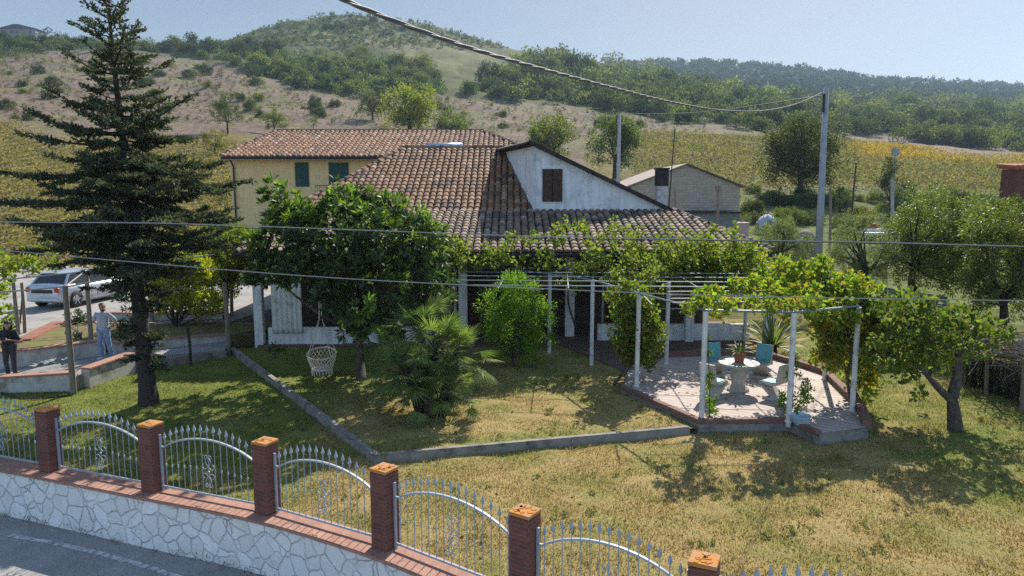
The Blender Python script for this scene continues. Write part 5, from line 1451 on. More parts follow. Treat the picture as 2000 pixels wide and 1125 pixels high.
scatter([(700, 215), (1300, 232), (1380, 262), (1150, 258), (1000, 262), (700, 245)], 14, (12, 26), 'dm', 'field_bush', 'small dark bush on the brown field behind the houses', 'bush', 'bushes on the brown field behind the houses')
scatter([(0, 78), (130, 84), (300, 90), (470, 96), (470, 108), (300, 104), (130, 100), (0, 105)], 40, (20, 44), 'dmmd', 'hedge_tree', 'low tree of the green belt along the left skyline', 'tree', 'trees along the left skyline')
scatter([(430, 104), (540, 92), (560, 112), (450, 118)], 6, (30, 52), 'dd', 'saddle_tree', 'dark tree at the saddle left of the hill', 'tree', 'trees at the saddle')
scatter([(560, 30), (700, 25), (860, 60), (640, 62)], 7, (12, 24), 'dd', 'hill_bush', 'dark bush on the bare hill top', 'bush', 'bushes on the bare hill')
scatter([(1450, 400), (1600, 395), (1900, 400), (2000, 420), (2000, 560), (1900, 540), (1600, 520), (1460, 470)], 46, (34, 70), 'lmlmd', 'garden_shrub', 'rounded green shrub in the kitchen garden behind the pergola', 'shrub', 'shrubs of the kitchen garden', 37)
scatter([(1300, 372), (1480, 376), (1900, 392), (2000, 400), (2000, 412), (1450, 398)], 24, (20, 44), 'dml', 'edge_bush', 'bush along the foot of the right vineyard', 'bush', 'bushes at the vineyard foot', 37)
# the far mass of wood, too many to count
def wood(name, label, poly, n, size, pal, seed, q=36, sz=.24):
    rs = np.random.RandomState(seed); lv = LV(); c = 0
    xs = [p[0] for p in poly]; ys = [p[1] for p in poly]
    pts = []
    tries = 0
    while c < n and tries < n * 40:
        tries += 1
        x, y = rs.uniform(min(xs), max(xs)), rs.uniform(min(ys), max(ys))
        if not inpoly(np.array([x]), np.array([y]), poly)[0]: continue
        b = hit(x, y)
        if b is None or b.y < 60: continue
        c += 1; r = rs.uniform(*size) / 2 * b.y / FPX
        pb = np.array(pal)[rs.randint(len(pal))] * rs.uniform(.7, 1.35)
        m = 5
        for i in range(m):
            g = rs.normal(size=3); g /= np.linalg.norm(g)
            lv.blob((b.x + g[0] * r * .55, b.y + g[1] * r * .55, b.z + r * .55 + g[2] * r * .45), r * .55, int(q * 2.4) // m, r * sz, r * sz * .8, [pb, pb * 1.25], rs, .9, 0, ctr=(b.x, b.y, b.z))
    o = lv.build(name, M['leaf_far']); props(o, label, 'wood', kind='stuff')
wood('hillside_wood', 'dense green wood covering the slope right of the hill', [(1020, 118), (1080, 115), (1200, 128), (1330, 165), (1500, 196), (1640, 210), (1660, 262), (1480, 255), (1300, 232), (1150, 208), (940, 194), (960, 165)], 520, (26, 48), PD + PM, 301, 50)
wood('slope_scrub', 'patchy green scrub covering the middle slope', [(400, 100), (560, 112), (700, 112), (850, 128), (850, 160), (870, 185), (700, 190), (560, 165), (420, 118)], 420, (12, 30), PM + PD + PL, 302, 40)
wood('valley_wood', 'continuous wood in the valley at right', [(1600, 195), (1800, 200), (2060, 205), (2060, 300), (1880, 290), (1700, 268), (1630, 262)], 420, (24, 44), PD + PM, 303, 50)
wood('far_wood', 'hazy forest clothing the farthest ridge', [(1100, 100), (1260, 108), (1430, 108), (1560, 128), (1700, 155), (1850, 160), (2060, 165), (2060, 215), (1700, 205), (1450, 190), (1200, 135)], 2600, (6, 15), [(.034, .05, .036), (.042, .06, .042), (.028, .042, .034)], 304, 18, .55)
wood('left_scrub', 'scrub along the left skyline', [(-40, 72), (150, 78), (330, 90), (470, 98), (470, 110), (250, 100), (130, 100), (-40, 120)], 200, (10, 26), PM + PD, 305, 36)
wood('hill_grass_scrub', 'sparse low scrub on the bare hill', [(430, 90), (520, 52), (650, 24), (800, 40), (1000, 95), (800, 95), (620, 90)], 1000, (4, 12), [(.07, .095, .045), (.09, .115, .055), (.055, .075, .04)], 306, 12, .5)
wood('slope_tufts', 'dry tufts and low shrubs dotting the brown slope', [(0, 105), (300, 110), (560, 170), (1000, 200), (1380, 245), (1380, 262), (1000, 262), (700, 250), (450, 240), (100, 240), (0, 235)], 1500, (3, 12), [(.10, .09, .055), (.15, .125, .085), (.07, .08, .04), (.09, .11, .05)], 307, 12, .45)

# ------------------------------------------------------------------ vineyards (rows of vines)
def vineyard(name, label, x0, x1, y0, y1, ang, gap, size, keep, colf, seed, per=7, h=1.5):
    rs = np.random.RandomState(seed); d = np.array([math.sin(ang), math.cos(ang)]); n_ = np.array([d[1], -d[0]])
    cx, cy = (x0 + x1) / 2, (y0 + y1) / 2; Rr = math.hypot(x1 - x0, y1 - y0) / 2
    P = []
    for k in np.arange(-Rr, Rr, gap):
        s = np.arange(-Rr, Rr, .55); s = s + rs.uniform(-.2, .2, len(s))
        P.append(np.stack([cx + d[0] * s + n_[0] * k, cy + d[1] * s + n_[1] * k], 1))
    P = np.vstack(P)
    P = P[(P[:, 0] > x0) & (P[:, 0] < x1) & (P[:, 1] > y0) & (P[:, 1] < y1)]
    Z = gz(P[:, 0], P[:, 1]); px, py = project(P[:, 0], P[:, 1], Z)
    ok = keep(px, py, P[:, 0], P[:, 1]); P, Z, px, py = P[ok], Z[ok], px[ok], py[ok]
    P = np.repeat(P, per, 0); Z = np.repeat(Z, per); px = np.repeat(px, per); py = np.repeat(py, per); n = len(P)
    Q = np.stack([P[:, 0] + rs.normal(size=n) * .24, P[:, 1] + rs.normal(size=n) * .24, Z + h * rs.uniform(.25, 1.05, n)], 1)
    V, F = leaf_geo(Q, rs.normal(size=(n, 3)), size * rs.uniform(.6, 1.2, n), size * .8, rs)
    pv_k = np.repeat(rs.uniform(.55, 1.25, n // per), per)[:, None]
    lv = LV(); lv.put(V, F, colf(px, py, rs, n) * pv_k); o = lv.build(name, M['leaf_matte']); props(o, label, 'vineyard', kind='stuff')
def colL(px, py, rs, n):
    a = np.array([(.27, .24, .075), (.20, .22, .06), (.31, .235, .085), (.23, .18, .085)]); return a[rs.randint(0, 4, n)] * rs.uniform(.7, 1.2, (n, 1))
vineyard('left_vineyard', 'yellowing vineyard rows climbing the slope behind the conifer', -95, -17, 36, 118, .25, 2.3, .27,
         lambda px, py, x, y: inpoly(px, py, [(-400, 215), (20, 243), (110, 285), (300, 272), (430, 262), (520, 270), (560, 480), (440, 560), (-400, 560)]) & ~((x > -19.5) & (x < 5) & (y > 40)) & (x + .2 * y < -10.5 + 2), colL, 401, 12)
def colR(px, py, rs, n):
    a = np.array([(.25, .245, .09), (.20, .215, .08), (.29, .25, .11), (.21, .17, .10)])[rs.randint(0, 4, n)]
    b = np.array([(.50, .33, .07), (.46, .34, .07), (.42, .27, .07), (.36, .30, .08)])[rs.randint(0, 4, n)]
    g = (sstep(px, 1640, 1700) * sstep(-py, -(322 + (px - 1700) * .055), -(308 + (px - 1700) * .055)))[:, None]
    return (a * (1 - g) + b * g) * rs.uniform(.7, 1.2, (n, 1))
vineyard('right_vineyard', 'broad autumn vineyard turning gold towards its upper edge', 18, 190, 74, 300, -.5, 2.6, .36,
         lambda px, py, x, y: inpoly(px, py, [(1240, 262), (1480, 272), (1640, 272), (1700, 280), (1860, 303), (2200, 322), (2200, 400), (1700, 372), (1240, 372)]), colR, 402, 10)
# ------------------------------------------------------------------ left garden: path, walls, driveway, wooden pergola
M['path'] = mat_mottled('grey_stone_path', (.26, .255, .25), (.36, .355, .345), 4, (.18, .17, .16), 2, .9, .5, .01)
M['wall_old'] = mat_mottled('stained_garden_wall', (.46, .44, .40), (.60, .58, .54), 2.5, (.24, .22, .19), 1.7, .92, .4, .008)
M['soil'] = mat_mottled('bed_soil', (.14, .115, .05), (.22, .18, .075), 3, (.16, .20, .04), 1.2, .95, .6, .03)
M['drive'] = mat_mottled('driveway_concrete', (.30, .285, .265), (.38, .365, .34), 2.5, (.22, .21, .2), 1.0, .9, .3)
M['brick_edge'] = mat_brick('brick_edging', (.38, .15, .09), (.32, .12, .075), (.25, .16, .12), .12, .5, .006)
def poly_slab(name, pts, z0, mat, label=None, cat=None, kind=None):
    """slab whose top follows the given 3-D corners"""
    n = len(pts); mb = MB()
    ar = sum(pts[i][0] * pts[(i + 1) % n][1] - pts[(i + 1) % n][0] * pts[i][1] for i in range(n))
    if ar < 0: pts = pts[::-1]
    mb.add([(p[0], p[1], z0) for p in pts] + [tuple(p) for p in pts], [tuple(range(n - 1, -1, -1)), tuple(range(n, 2 * n))] + [(i, (i + 1) % n, n + (i + 1) % n, n + i) for i in range(n)])
    return props(mb.build(name, mat), label, cat, kind=kind)
A0, A1, A2, A3 = at(-60, 768, LAWN), at(150, 762, LAWN), at(258, 727, LAWN), at(440, 697, LAWN)
B0, B1, B2, B3 = at(-60, 725, .25), at(60, 712, .3), at(205, 689, .36), at(445, 662, .3)
def P3(p, z): return (p.x, p.y, z)
poly_slab('path', [P3(A0, .22), P3(A1, .30), P3(A2, .36), P3(A3, .18), P3(B3, .24), P3(B2, .37), P3(B1, .31), P3(B0, .22)], -.4, M['path'], kind='structure')
DZ = .74
poly_slab('planting_bed', [P3(B0, .66), P3(B1, .68), P3(B2, .66), P3(B3, .42), (-8.4, 27.0, .50), at(440, 628, DZ), at(250, 632, DZ), at(150, 628, DZ), at(112, 632, DZ), at(45, 668, DZ), at(-80, 680, DZ)], -.3, M['soil'], kind='structure')
poly_slab('driveway', [at(-400, 690, DZ), at(-80, 681, DZ), at(44, 669, DZ), at(112, 633, DZ), at(150, 629, DZ), at(250, 633, DZ), at(440, 629, DZ), (-9.5, 30, DZ), (-12.5, 40, DZ), (-20, 46, .95), (-34, 44, .95), (-40, 30, DZ)], -.3, M['drive'], kind='structure')
def g_wall(name, label, line, w, z0, zs, cop=True, mat=None):
    t = thing(name, label, 'garden wall', (line[0][0], line[0][1], 0))
    zf = lambda u: (z0, zs[0] + (zs[1] - zs[0]) * u)
    joined_run('wall_body', [tuple(p[:2]) for p in line], w, 0, 0, mat or M['wall_old'], 0, t, zf)
    if cop: joined_run('coping', [tuple(p[:2]) for p in line], w + .10, 0, 0, M['coping'], .008, t, lambda u: (zf(u)[1], zf(u)[1] + .05))
    return t
g_wall('garden_wall', 'low stained wall with brick coping in front of the woman', [A0, A0.lerp(A1, .5), A1], .26, -.4, (.33, .44))
g_wall('garden_wall', 'low stained wall with brick coping beside the man, ending at the conifer', [A1 + Vector((.12, .25, 0)), A1.lerp(A2, .5) + Vector((.03, 0, 0)), A2], .26, -.4, (.47, .52))
g_wall('garden_wall', 'crumbling low stone edge right of the conifer trunk', [A2 + Vector((.15, .1, 0)), A2.lerp(A3, .5), A3], .24, -.4, (.28, .16), False, M['concrete'])
g_wall('garden_wall', 'upper bed wall with brick coping behind the man and woman', [B0, B1, B1.lerp(B2, .5), B2], .22, 0, (.74, .76))
g_wall('garden_wall', 'upper bed wall with brick coping right of the conifer trunk', [B2 + Vector((.2, .06, 0)), B2.lerp(B3, .5), B3], .22, 0, (.66, .46))
g_wall('garden_wall', 'pale wall with brick top along the driveway behind the yellow tree', [at(192, 624, DZ), at(300, 625, DZ), at(440, 622, DZ)], .22, .4, (1.0, .95))
for lab, a, b in (('red brick edging along the driveway left of the glossy bush', at(-80, 679, DZ), at(44, 666, DZ)), ('red brick edging between the driveway and the grassy bed', at(44, 666, DZ), at(116, 630, DZ))):
    d = (b - a); o = joined_run('brick_edging', [(a.x, a.y), (b.x, b.y)], .5, .6, DZ + .05, M['brick_edge'], .01); props(o, lab, 'edging')
# green netting folded over the low wall
rs = np.random.RandomState(3); p0 = at(62, 722, .46); p1 = at(132, 713, .46)
nx, ny = 40, 12; V = []
for i in range(nx):
    for j in range(ny):
        u, v = i / (nx - 1), j / (ny - 1)
        V.append((p0.x + (p1.x - p0.x) * u + .03 * math.sin(v * 9), p0.y + (p1.y - p0.y) * u - .20 + .5 * v, .56 + .05 * math.sin(u * 21 + v * 7) * math.sin(v * 9 + u * 3) + .07 * math.sin(math.pi * u) + rs.normal() * .008))
F = [(i * ny + j, (i + 1) * ny + j, (i + 1) * ny + j + 1, i * ny + j + 1) for i in range(nx - 1) for j in range(ny - 1)]
o = npmesh('netting', V, F, mat_mottled('green_netting', (.20, .25, .23), (.30, .35, .32), 9, rough=.8), None, None, True)
so = o.modifiers.new('thickness', 'SOLIDIFY'); so.thickness = .02
props(o, 'crumpled grey green netting lying on the low wall beside the woman', 'netting')
# hose
hp = [at(-40, 752, LAWN), at(0, 763, LAWN), at(20, 772, LAWN), at(60, 778, LAWN), at(110, 776, LAWN), at(150, 770, LAWN)]
o = MB().tube(fit_curve([p + Vector((0, -.1, .03)) for p in hp], 6), .022, 6).build('hose', M['dark_metal']); props(o, 'black hose lying along the foot of the low wall', 'hose')

PGL = thing('pergola', 'old wooden post pergola with thin pipes over the left path', 'pergola', (-12, 21, 0))
def wpost(px, yb, yt, Y, r, mat=None):
    b, t_ = atY(px[0], yb, Y), atY(px[1], yt, Y)
    MB().tube(fit_curve([b - Vector((0, 0, .2)), b.lerp(t_, .5) + Vector((random.uniform(-.03, .03), 0, 0)), t_], 3), [r * 1.1, r * 1.08, r * 1.05, r, r * .98, r * .95, r * .9], 8).build('post', mat or M['wood_post'], PGL)
wpost((144, 127), 768, 558, 19.15, .075); wpost((178, 168), 662, 528, 22.6, .07); wpost((36, 26), 650, 552, 23.5, .06); wpost((48, 42), 655, 552, 23.8, .05)
wpost((447, 438), 690, 552, 24.0, .08); wpost((372, 366), 700, 640, 22.5, .045, M['bark_dark']); wpost((297, 293), 650, 560, 26, .07); wpost((455, 452), 660, 560, 27, .07)
for a, b, r in (((-60, 576, 18.8), (128, 560, 19.15), .025), ((128, 560, 19.15), (345, 522, 21.5), .025), ((-60, 553, 20.8), (172, 530, 22.6), .022), ((172, 530, 22.6), (420, 497, 25), .02), ((-60, 530, 23), (300, 500, 26), .018), ((150, 500, 25), (430, 478, 28), .018), ((127, 560, 19.15), (168, 528, 22.6), .02)):
    MB().tube([atY(*a), atY(*b)], r, 6).build('pipe', M['wire'], PGL)

# ------------------------------------------------------------------ parked car
def car():
    rw, fw = at(146, 600, DZ), at(220, 580, DZ)
    d = (fw - rw); d.z = 0; d.normalize()
    fwd = Vector((.18, 1, 0)).normalized()
    yaw = math.atan2(fwd.y, fwd.x)
    right = Vector((fwd.y, -fwd.x, 0))
    c = rw + fwd * 1.28 - right * .75
    t = thing('parked_car', 'silver car parked on the driveway behind the conifer, seen from its rear right', 'car', (c.x, c.y, DZ), yaw)
    paint = mat_plain('silver_paint', (.50, .54, .60), .3, .35, .5, .6)
    glass = M['glass_dark']; rub = mat_plain('tyre_rubber', (.02, .02, .021), .85); rim_m = mat_plain('alloy', (.55, .56, .58), .35, .7)
    red = mat_plain('tail_lens', (.45, .03, .03), .2, 0, .6); black = mat_plain('black_plastic', (.025, .025, .027), .6)
    st = [(-2.08, .70, .42, .58, .80), (-2.0, .80, .30, .66, .98), (-1.6, .86, .20, .72, 1.02), (-.9, .88, .18, .72, .97), (0, .885, .18, .72, .95), (.75, .88, .18, .71, .93), (1.3, .87, .20, .69, .88), (1.75, .82, .24, .63, .80), (2.02, .70, .32, .55, .68), (2.10, .55, .40, .50, .60)]
    vs, fs = [], []
    for x, w, zb, zm, zt in st:
        half = [(.0, zb), (w * .86, zb), (w * .98, zb + .10), (w, zm - .05), (w * .985, zm + .05), (w * .93, zt - .04), (w * .82, zt), (0, zt + .025)]
        ringp = [(x, y, z) for y, z in half] + [(x, -y, z) for y, z in half[-2:0:-1]]
        vs += ringp
    n = 14
    for i in range(len(st) - 1):
        for k in range(n): fs.append((i * n + k, (i + 1) * n + k, (i + 1) * n + (k + 1) % n, i * n + (k + 1) % n))
    fs += [tuple(range(n - 1, -1, -1))[::-1], tuple((len(st) - 1) * n + k for k in range(n))[::-1]]
    body = MB().add(vs, fs).build('body', paint, t, smooth=True, local=True)
    bm = bmesh.new(); bm.from_mesh(body.data); bmesh.ops.recalc_face_normals(bm, faces=bm.faces); bm.to_mesh(body.data); bm.free()
    def cabin(sc, z0, name, mat, lo, hi, wr=1.0):
        prof = [(-1.98 + .25, 0), (-1.35, .42), (-.55, .50), (.2, .47), (1.05, 0)]
        v, f = [], []
        for x, h in prof:
            k = h / .5
            w0, w1 = .80 * sc, (.80 - .20 * k) * sc
            v += [(x, -w0, z0), (x, w0, z0), (x, w1, z0 + h * hi + .01), (x, -w1, z0 + h * hi + .01)]
        for i in range(len(prof) - 1):
            for a, b in ((0, 1), (1, 2), (2, 3), (3, 0)): f.append((i * 4 + a, i * 4 + b, i * 4 + 4 + b, i * 4 + 4 + a))
        o = MB().add(v, f).build(name, mat, t, local=True)
        bm = bmesh.new(); bm.from_mesh(o.data); bmesh.ops.recalc_face_normals(bm, faces=bm.faces); bm.to_mesh(o.data); bm.free()
        return o
    cabin(1.0, .95, 'windows', glass, 0, 1)
    rf = MB()
    for y in (-1, 1):
        pts = [(-1.75, y * .795, .96), (-1.36, y * .635, 1.385), (-.55, y * .61, 1.465), (.2, y * .625, 1.435), (1.05, y * .795, .955)]
        for a, b in zip(pts[:-1], pts[1:]): rf.bar(a, b, .075, .05)
        rf.bar((-.45, y * .81, .95), (-.40, y * .625, 1.45), .07, .03)
    rf.add([(-1.38, -.64, 1.39), (-.55, -.61, 1.475), (.2, -.63, 1.445), (.2, .63, 1.445), (-.55, .61, 1.475), (-1.38, .64, 1.39), (-.55, 0, 1.50), (.2, 0, 1.47), (-1.38, 0, 1.41)], [(0, 1, 6, 8), (1, 2, 7, 6), (6, 7, 3, 4), (8, 6, 4, 5)])
    rf.build('roof', paint, t, local=True)
    for i, x in enumerate((-1.28, 1.30)):
        for y in (-1, 1):
            w = MB()
            prof = [(.20, -.10), (.30, -.11), (.325, -.06), (.325, .06), (.30, .11), (.20, .10)]
            vv, ff = [], []
            for r_, o_ in prof:
                for k in range(24): a = 2 * math.pi * k / 24; vv.append((x + r_ * math.cos(a), y * .78 + o_ * y, .325 + r_ * math.sin(a)))
            for q in range(5):
                for k in range(24): ff.append((q * 24 + k, q * 24 + (k + 1) % 24, q * 24 + 24 + (k + 1) % 24, q * 24 + 24 + k))
            w.add(vv, ff)
            wh = w.build('wheel', rub, t, local=True, smooth=True)
            r_ = MB()
            for k in range(5):
                a = 2 * math.pi * k / 5 + .3
                r_.bar((x + .04 * math.cos(a), y * .875, .325 + .04 * math.sin(a)), (x + .21 * math.cos(a), y * .875, .325 + .21 * math.sin(a)), .07, .03)
            vv, ff = [], []
            for rr in (.19, .225):
                for k in range(24): a = 2 * math.pi * k / 24; vv.append((x + rr * math.cos(a), y * .872, .325 + rr * math.sin(a)))
            r_.add(vv, [(k, (k + 1) % 24, 24 + (k + 1) % 24, 24 + k) for k in range(24)])
            r_.build('rim', rim_m, wh, local=True)
            a_ = MB(); vv = []
            for rr in (.335, .37):
                for k in range(15): a = math.pi * k / 14; vv.append((x + rr * math.cos(a), y * .885, .325 + rr * math.sin(a)))
            a_.add(vv, [(k, k + 1, 16 + k, 15 + k) for k in range(14)]); a_.build('wheel_arch', black, t, local=True)
    for y in (-1, 1):
        MB().box(-2.02, y * .66, .80, .14, .22, .20, 0, .9).build('tail_light', red, t, local=True, bevel=.02)
        MB().box(2.0, y * .62, .62, .16, .24, .11, 0, .9).build('headlight', rim_m, t, local=True, bevel=.02)
        MB().box(.72, y * .95, .98, .12, .16, .11).build('mirror', paint, t, local=True, bevel=.02)
        for x in (-.75, .25):
            MB().box(x, y * .885, .78, .16, .03, .025).build('handle', rim_m, t, local=True)
        for x in (-.42, .72):
            MB().box(x, y * .889, .57, .008, .012, .62).build('door_seam', black, t, local=True)
        MB().box(.0, y * .90, .48, 2.0, .03, .05).build('side_moulding', paint, t, local=True)
    MB().box(-2.08, 0, .60, .03, .52, .12).build('number_plate', M['paint_white'], t, local=True)
    MB().box(-2.06, 0, .40, .10, 1.5, .16).build('rear_bumper', paint, t, local=True, bevel=.04)
    MB().box(-2.07, 0, .74, .03, 1.0, .15).build('tailgate_trim', black, t, local=True)
car()

# ------------------------------------------------------------------ people
def fuse(name, mb, mat, parent, voxel, smooth=3, col=None):
    me = bpy.data.meshes.new(name); me.from_pydata([tuple(v) for v in mb.v], [], mb.f)
    bm = bmesh.new(); bm.from_mesh(me); bmesh.ops.recalc_face_normals(bm, faces=bm.faces); bm.to_mesh(me); bm.free()
    o = bpy.data.objects.new(name, me); COL.objects.link(o)
    r = o.modifiers.new('r', 'REMESH'); r.mode = 'VOXEL'; r.voxel_size = voxel
    s = o.modifiers.new('s', 'SMOOTH'); s.iterations = smooth; s.factor = .5
    bpy.context.view_layer.update()
    dg = bpy.context.evaluated_depsgraph_get()
    m2 = bpy.data.meshes.new_from_object(o.evaluated_get(dg))
    bpy.data.objects.remove(o); bpy.data.meshes.remove(me)
    m2.name = name; m2.materials.clear(); m2.materials.append(mat); m2.shade_smooth()
    o = bpy.data.objects.new(name, m2); COL.objects.link(o); o.parent = parent; ORG[o.name] = ORG[parent.name]
    return o
def ball(mb, c, rx, ry=None, rz=None, n=12):
    ry = ry or rx; rz = rz or rx; vs, fs = [], []
    for i in range(n // 2 + 1):
        th = math.pi * i / (n // 2)
        for k in range(n):
            a = 2 * math.pi * k / n
            vs.append((c[0] + rx * math.sin(th) * math.cos(a), c[1] + ry * math.sin(th) * math.sin(a), c[2] + rz * math.cos(th)))
    for i in range(n // 2):
        for k in range(n): fs.append((i * n + k, (i + 1) * n + k, (i + 1) * n + (k + 1) % n, i * n + (k + 1) % n))
    mb.add(vs, fs)
def caps(mb, pts, rs_):
    mb.tube(pts, list(rs_), 12)
    for p, r in zip(pts, rs_): ball(mb, p, r * .99)
def hand(mb, w, d, up, side=1):
    """palm, four curled fingers of unequal length and a thumb from the side of the palm"""
    w, d, up = Vector(w), Vector(d).normalized(), Vector(up); s = d.cross(up).normalized(); up = s.cross(d)
    pc = w + d * .05
    for k in (-1, 0, 1): caps(mb, [w + s * .012 * k, pc + d * .035 + s * .026 * k], [.018, .017])
    for k, l in zip((-1.5, -.5, .5, 1.5), (.055, .072, .075, .062)):
        b = pc + d * .035 + s * .019 * k
        m1 = b + d * l * .5 - up * .006; m2 = m1 + (d * .6 - up * .55).normalized() * l * .5
        caps(mb, [b, m1, m2], [.0095, .009, .008])
    b = w + d * .02 + s * .03 * side; m1 = b + (d * .5 + s * side * .7 - up * .2).normalized() * .035
    caps(mb, [b, m1, m1 + d * .03], [.012, .011, .0095])
def head(mb, c, fx, fz=0.0, w=1.0):
    """fx: direction the face looks"""
    c = Vector(c); f = Vector(fx).normalized(); s = f.cross(Vector((0, 0, 1))).normalized(); u = s.cross(f)
    ball(mb, c + u * .03, .082 * w, .088, .095); ball(mb, c + f * .022 - u * .035, .066 * w, .07, .082)
    ball(mb, c + f * .05 - u * .085, .035, .035, .028)
    caps(mb, [c + f * .088 + u * .012, c + f * .108 - u * .028], [.011, .015])
    for q in (-1, 1):
        ball(mb, c + s * q * .083 * w - u * .005, .014, .02, .032, 8); ball(mb, c + f * .082 + s * q * .03 + u * .028, .017, .012, .008, 8)
    caps(mb, [c + f * .086 - u * .058 - s * .018, c + f * .09 - u * .058, c + f * .086 - u * .058 + s * .018], [.007, .009, .007])
    return c, f, s, u
skin = mat_mottled('skin', (.42, .25, .18), (.50, .31, .23), 8, rough=.55, bmp=.05)
def person(label, loc, yaw, J, cloth, hair_long, hat=False, beard=False, glasses=False, hold=False, top_mat=None, leg_mat=None, shoe_mat=None, slim=1.0):
    t = thing('person', label, 'person', tuple(loc), yaw)
    V_ = {k: Vector(v) for k, v in J.items()}
    b = MB()
    caps(b, [V_['pel'], V_['spi'], V_['che']], [.115 * slim, .105 * slim, .115 * slim])
    caps(b, [V_['che'] + Vector((0, 0, .03)), V_['nec'], V_['hea'] - Vector((0, 0, .05))], [.08, .056 * slim, .05 * slim])
    for q in ('l', 'r'):
        caps(b, [V_['sh' + q], V_['el' + q], V_['wr' + q]], [.052 * slim, .040 * slim, .027 * slim])
        caps(b, [V_['che'] + Vector((0, 0, .02)), V_['sh' + q]], [.075, .055])
        caps(b, [V_['hi' + q], V_['kn' + q], V_['an' + q]], [.085 * slim, .055, .04])
        hand(b, V_['wr' + q], V_['hd' + q], V_['hu' + q], 1 if q == 'l' else -1)
    hc, f, s, u = head(b, V_['hea'], J['face'], w=slim)
    fuse('body', b, skin, t, .0075, 3)
    top = MB()
    caps(top, [V_['pel'] + Vector((0, 0, .03)), V_['spi'], V_['che']], [.142 * slim, .128 * slim, .138 * slim])
    for dx in (-.07, .07): caps(top, [V_['pel'] + Vector((dx, 0, .04)), V_['che'] + Vector((dx * 1.2, 0, 0))], [.108 * slim, .105 * slim])
    caps(top, [V_['che'] + Vector((0, 0, .09)), V_['nec'] - Vector((0, 0, .025))], [.085, .066 * slim])
    for q in ('l', 'r'):
        m = V_['sh' + q].lerp(V_['el' + q], .78)
        caps(top, [V_['che'] + Vector((0, 0, .03)), V_['sh' + q], m], [.10, .072 * slim, .068 * slim])
    fuse('shirt', top, top_mat, t, .010, 4)
    leg = MB()
    for q in ('l', 'r'):
        caps(leg, [V_['hi' + q] + Vector((0, 0, .05)), V_['hi' + q], V_['kn' + q], V_['an' + q] + Vector((0, 0, .02))], [.108 * slim, .105 * slim, .074 * slim, .062 * slim])
    caps(leg, [V_['hil'] + Vector((0, 0, .05)), V_['hir'] + Vector((0, 0, .05))], [.125 * slim, .125 * slim])
    fuse('trousers', leg, leg_mat, t, .011, 3)
    for q in ('l', 'r'):
        sh = MB(); a, to = V_['an' + q], V_['to' + q]
        caps(sh, [Vector((a.x, a.y, .05)) + (a - to).normalized() * .03, Vector((a.x, a.y, .05)), Vector((to.x, to.y, .038))], [.045, .05, .042])
        fuse('shoe', sh, shoe_mat, t, .009, 2)
    h = MB()
    ball(h, hc + u * .05 - f * .022, .093 * slim, .095, .088)
    ball(h, hc - f * .045 + u * .005, .085, .07, .09)
    if hair_long:
        for q in (-1, 1): caps(h, [hc + s * q * .07 - f * .02, hc + s * q * .082 - u * .10 - f * .03, hc + s * q * .075 - u * .20 - f * .01], [.035, .034, .022])
        caps(h, [hc - f * .06, hc - f * .07 - u * .18], [.07, .05])
    if not hair_long: caps(h, [hc - f * .05 - u * .02, hc - f * .05 - u * .09], [.065, .045])
    fuse('hair', h, cloth['hair'], t, .009, 2)
    if beard:
        bd = MB(); caps(bd, [hc + s * .07 - u * .03, hc + f * .05 + s * .05 - u * .085, hc + f * .075 - u * .10, hc + f * .05 - s * .05 - u * .085, hc - s * .07 - u * .03], [.018, .026, .03, .026, .018])
        fuse('beard', bd, cloth['hair'], t, .008, 2)
    if glasses:
        gl = MB()
        for q in (-1, 1):
            ball(gl, hc + f * .096 + s * q * .034 + u * .02, .024, .02, .017, 10); gl.bar(hc + f * .09 + s * q * .055 + u * .024, hc + s * q * .09 + u * .02, .008)
        gl.bar(hc + f * .10 + s * .02 + u * .024, hc + f * .10 - s * .02 + u * .024, .007)
        gl.build('sunglasses', M['glass_dark'], t, local=True)
    return t, V_
jeans = mat_mottled('blue_jeans', (.12, .21, .37), (.20, .31, .48), 6, (.30, .40, .54), 3, .85, .3)
polo = mat_mottled('grey_polo_cloth', (.36, .40, .45), (.42, .46, .50), 5, rough=.9, bmp=.2)
blackc = mat_mottled('black_cloth', (.018, .018, .02), (.03, .03, .033), 6, rough=.85, bmp=.2)
darkt = mat_mottled('dark_grey_trousers', (.035, .038, .045), (.06, .064, .072), 5, rough=.85, bmp=.2)
hairm = mat_mottled('dark_hair', (.018, .013, .010), (.035, .025, .018), 18, rough=.6)
shoew = mat_plain('white_trainers', (.6, .6, .6), .6); shoed = mat_plain('dark_shoes', (.03, .03, .03), .6)
ml = at(206, 702, .36)
Jm = dict(pel=(0, 0, .95), spi=(0, .01, 1.14), che=(.01, .0, 1.33), nec=(.02, 0, 1.49), hea=(.04, -.02, 1.625), face=(.86, -.45, -.02),
          shl=(-.185, 0, 1.41), ell=(-.36, .10, 1.19), wrl=(-.19, .03, 1.03), hdl=(.7, -.2, -.5), hul=(-.5, -.6, .3),
          shr=(.20, 0, 1.41), elr=(.38, .09, 1.20), wrr=(.22, .05, 1.02), hdr=(-.7, -.2, -.5), hur=(.5, -.6, .3),
          hil=(-.095, 0, .90), knl=(-.115, -.03, .50), anl=(-.10, .02, .09), tol=(-.13, -.13, .04), hir=(.10, 0, .90), knr=(.17, -.02, .50), anr=(.21, .03, .09), tor=(.27, -.11, .04))
person('man in grey polo and blue jeans standing on the path with hands on hips', ml, -.15, Jm, {'hair': hairm}, False, beard=True, glasses=True, top_mat=polo, leg_mat=jeans, shoe_mat=shoew)
wlk = atY(24, 741, 19.75); wlk.z = .23
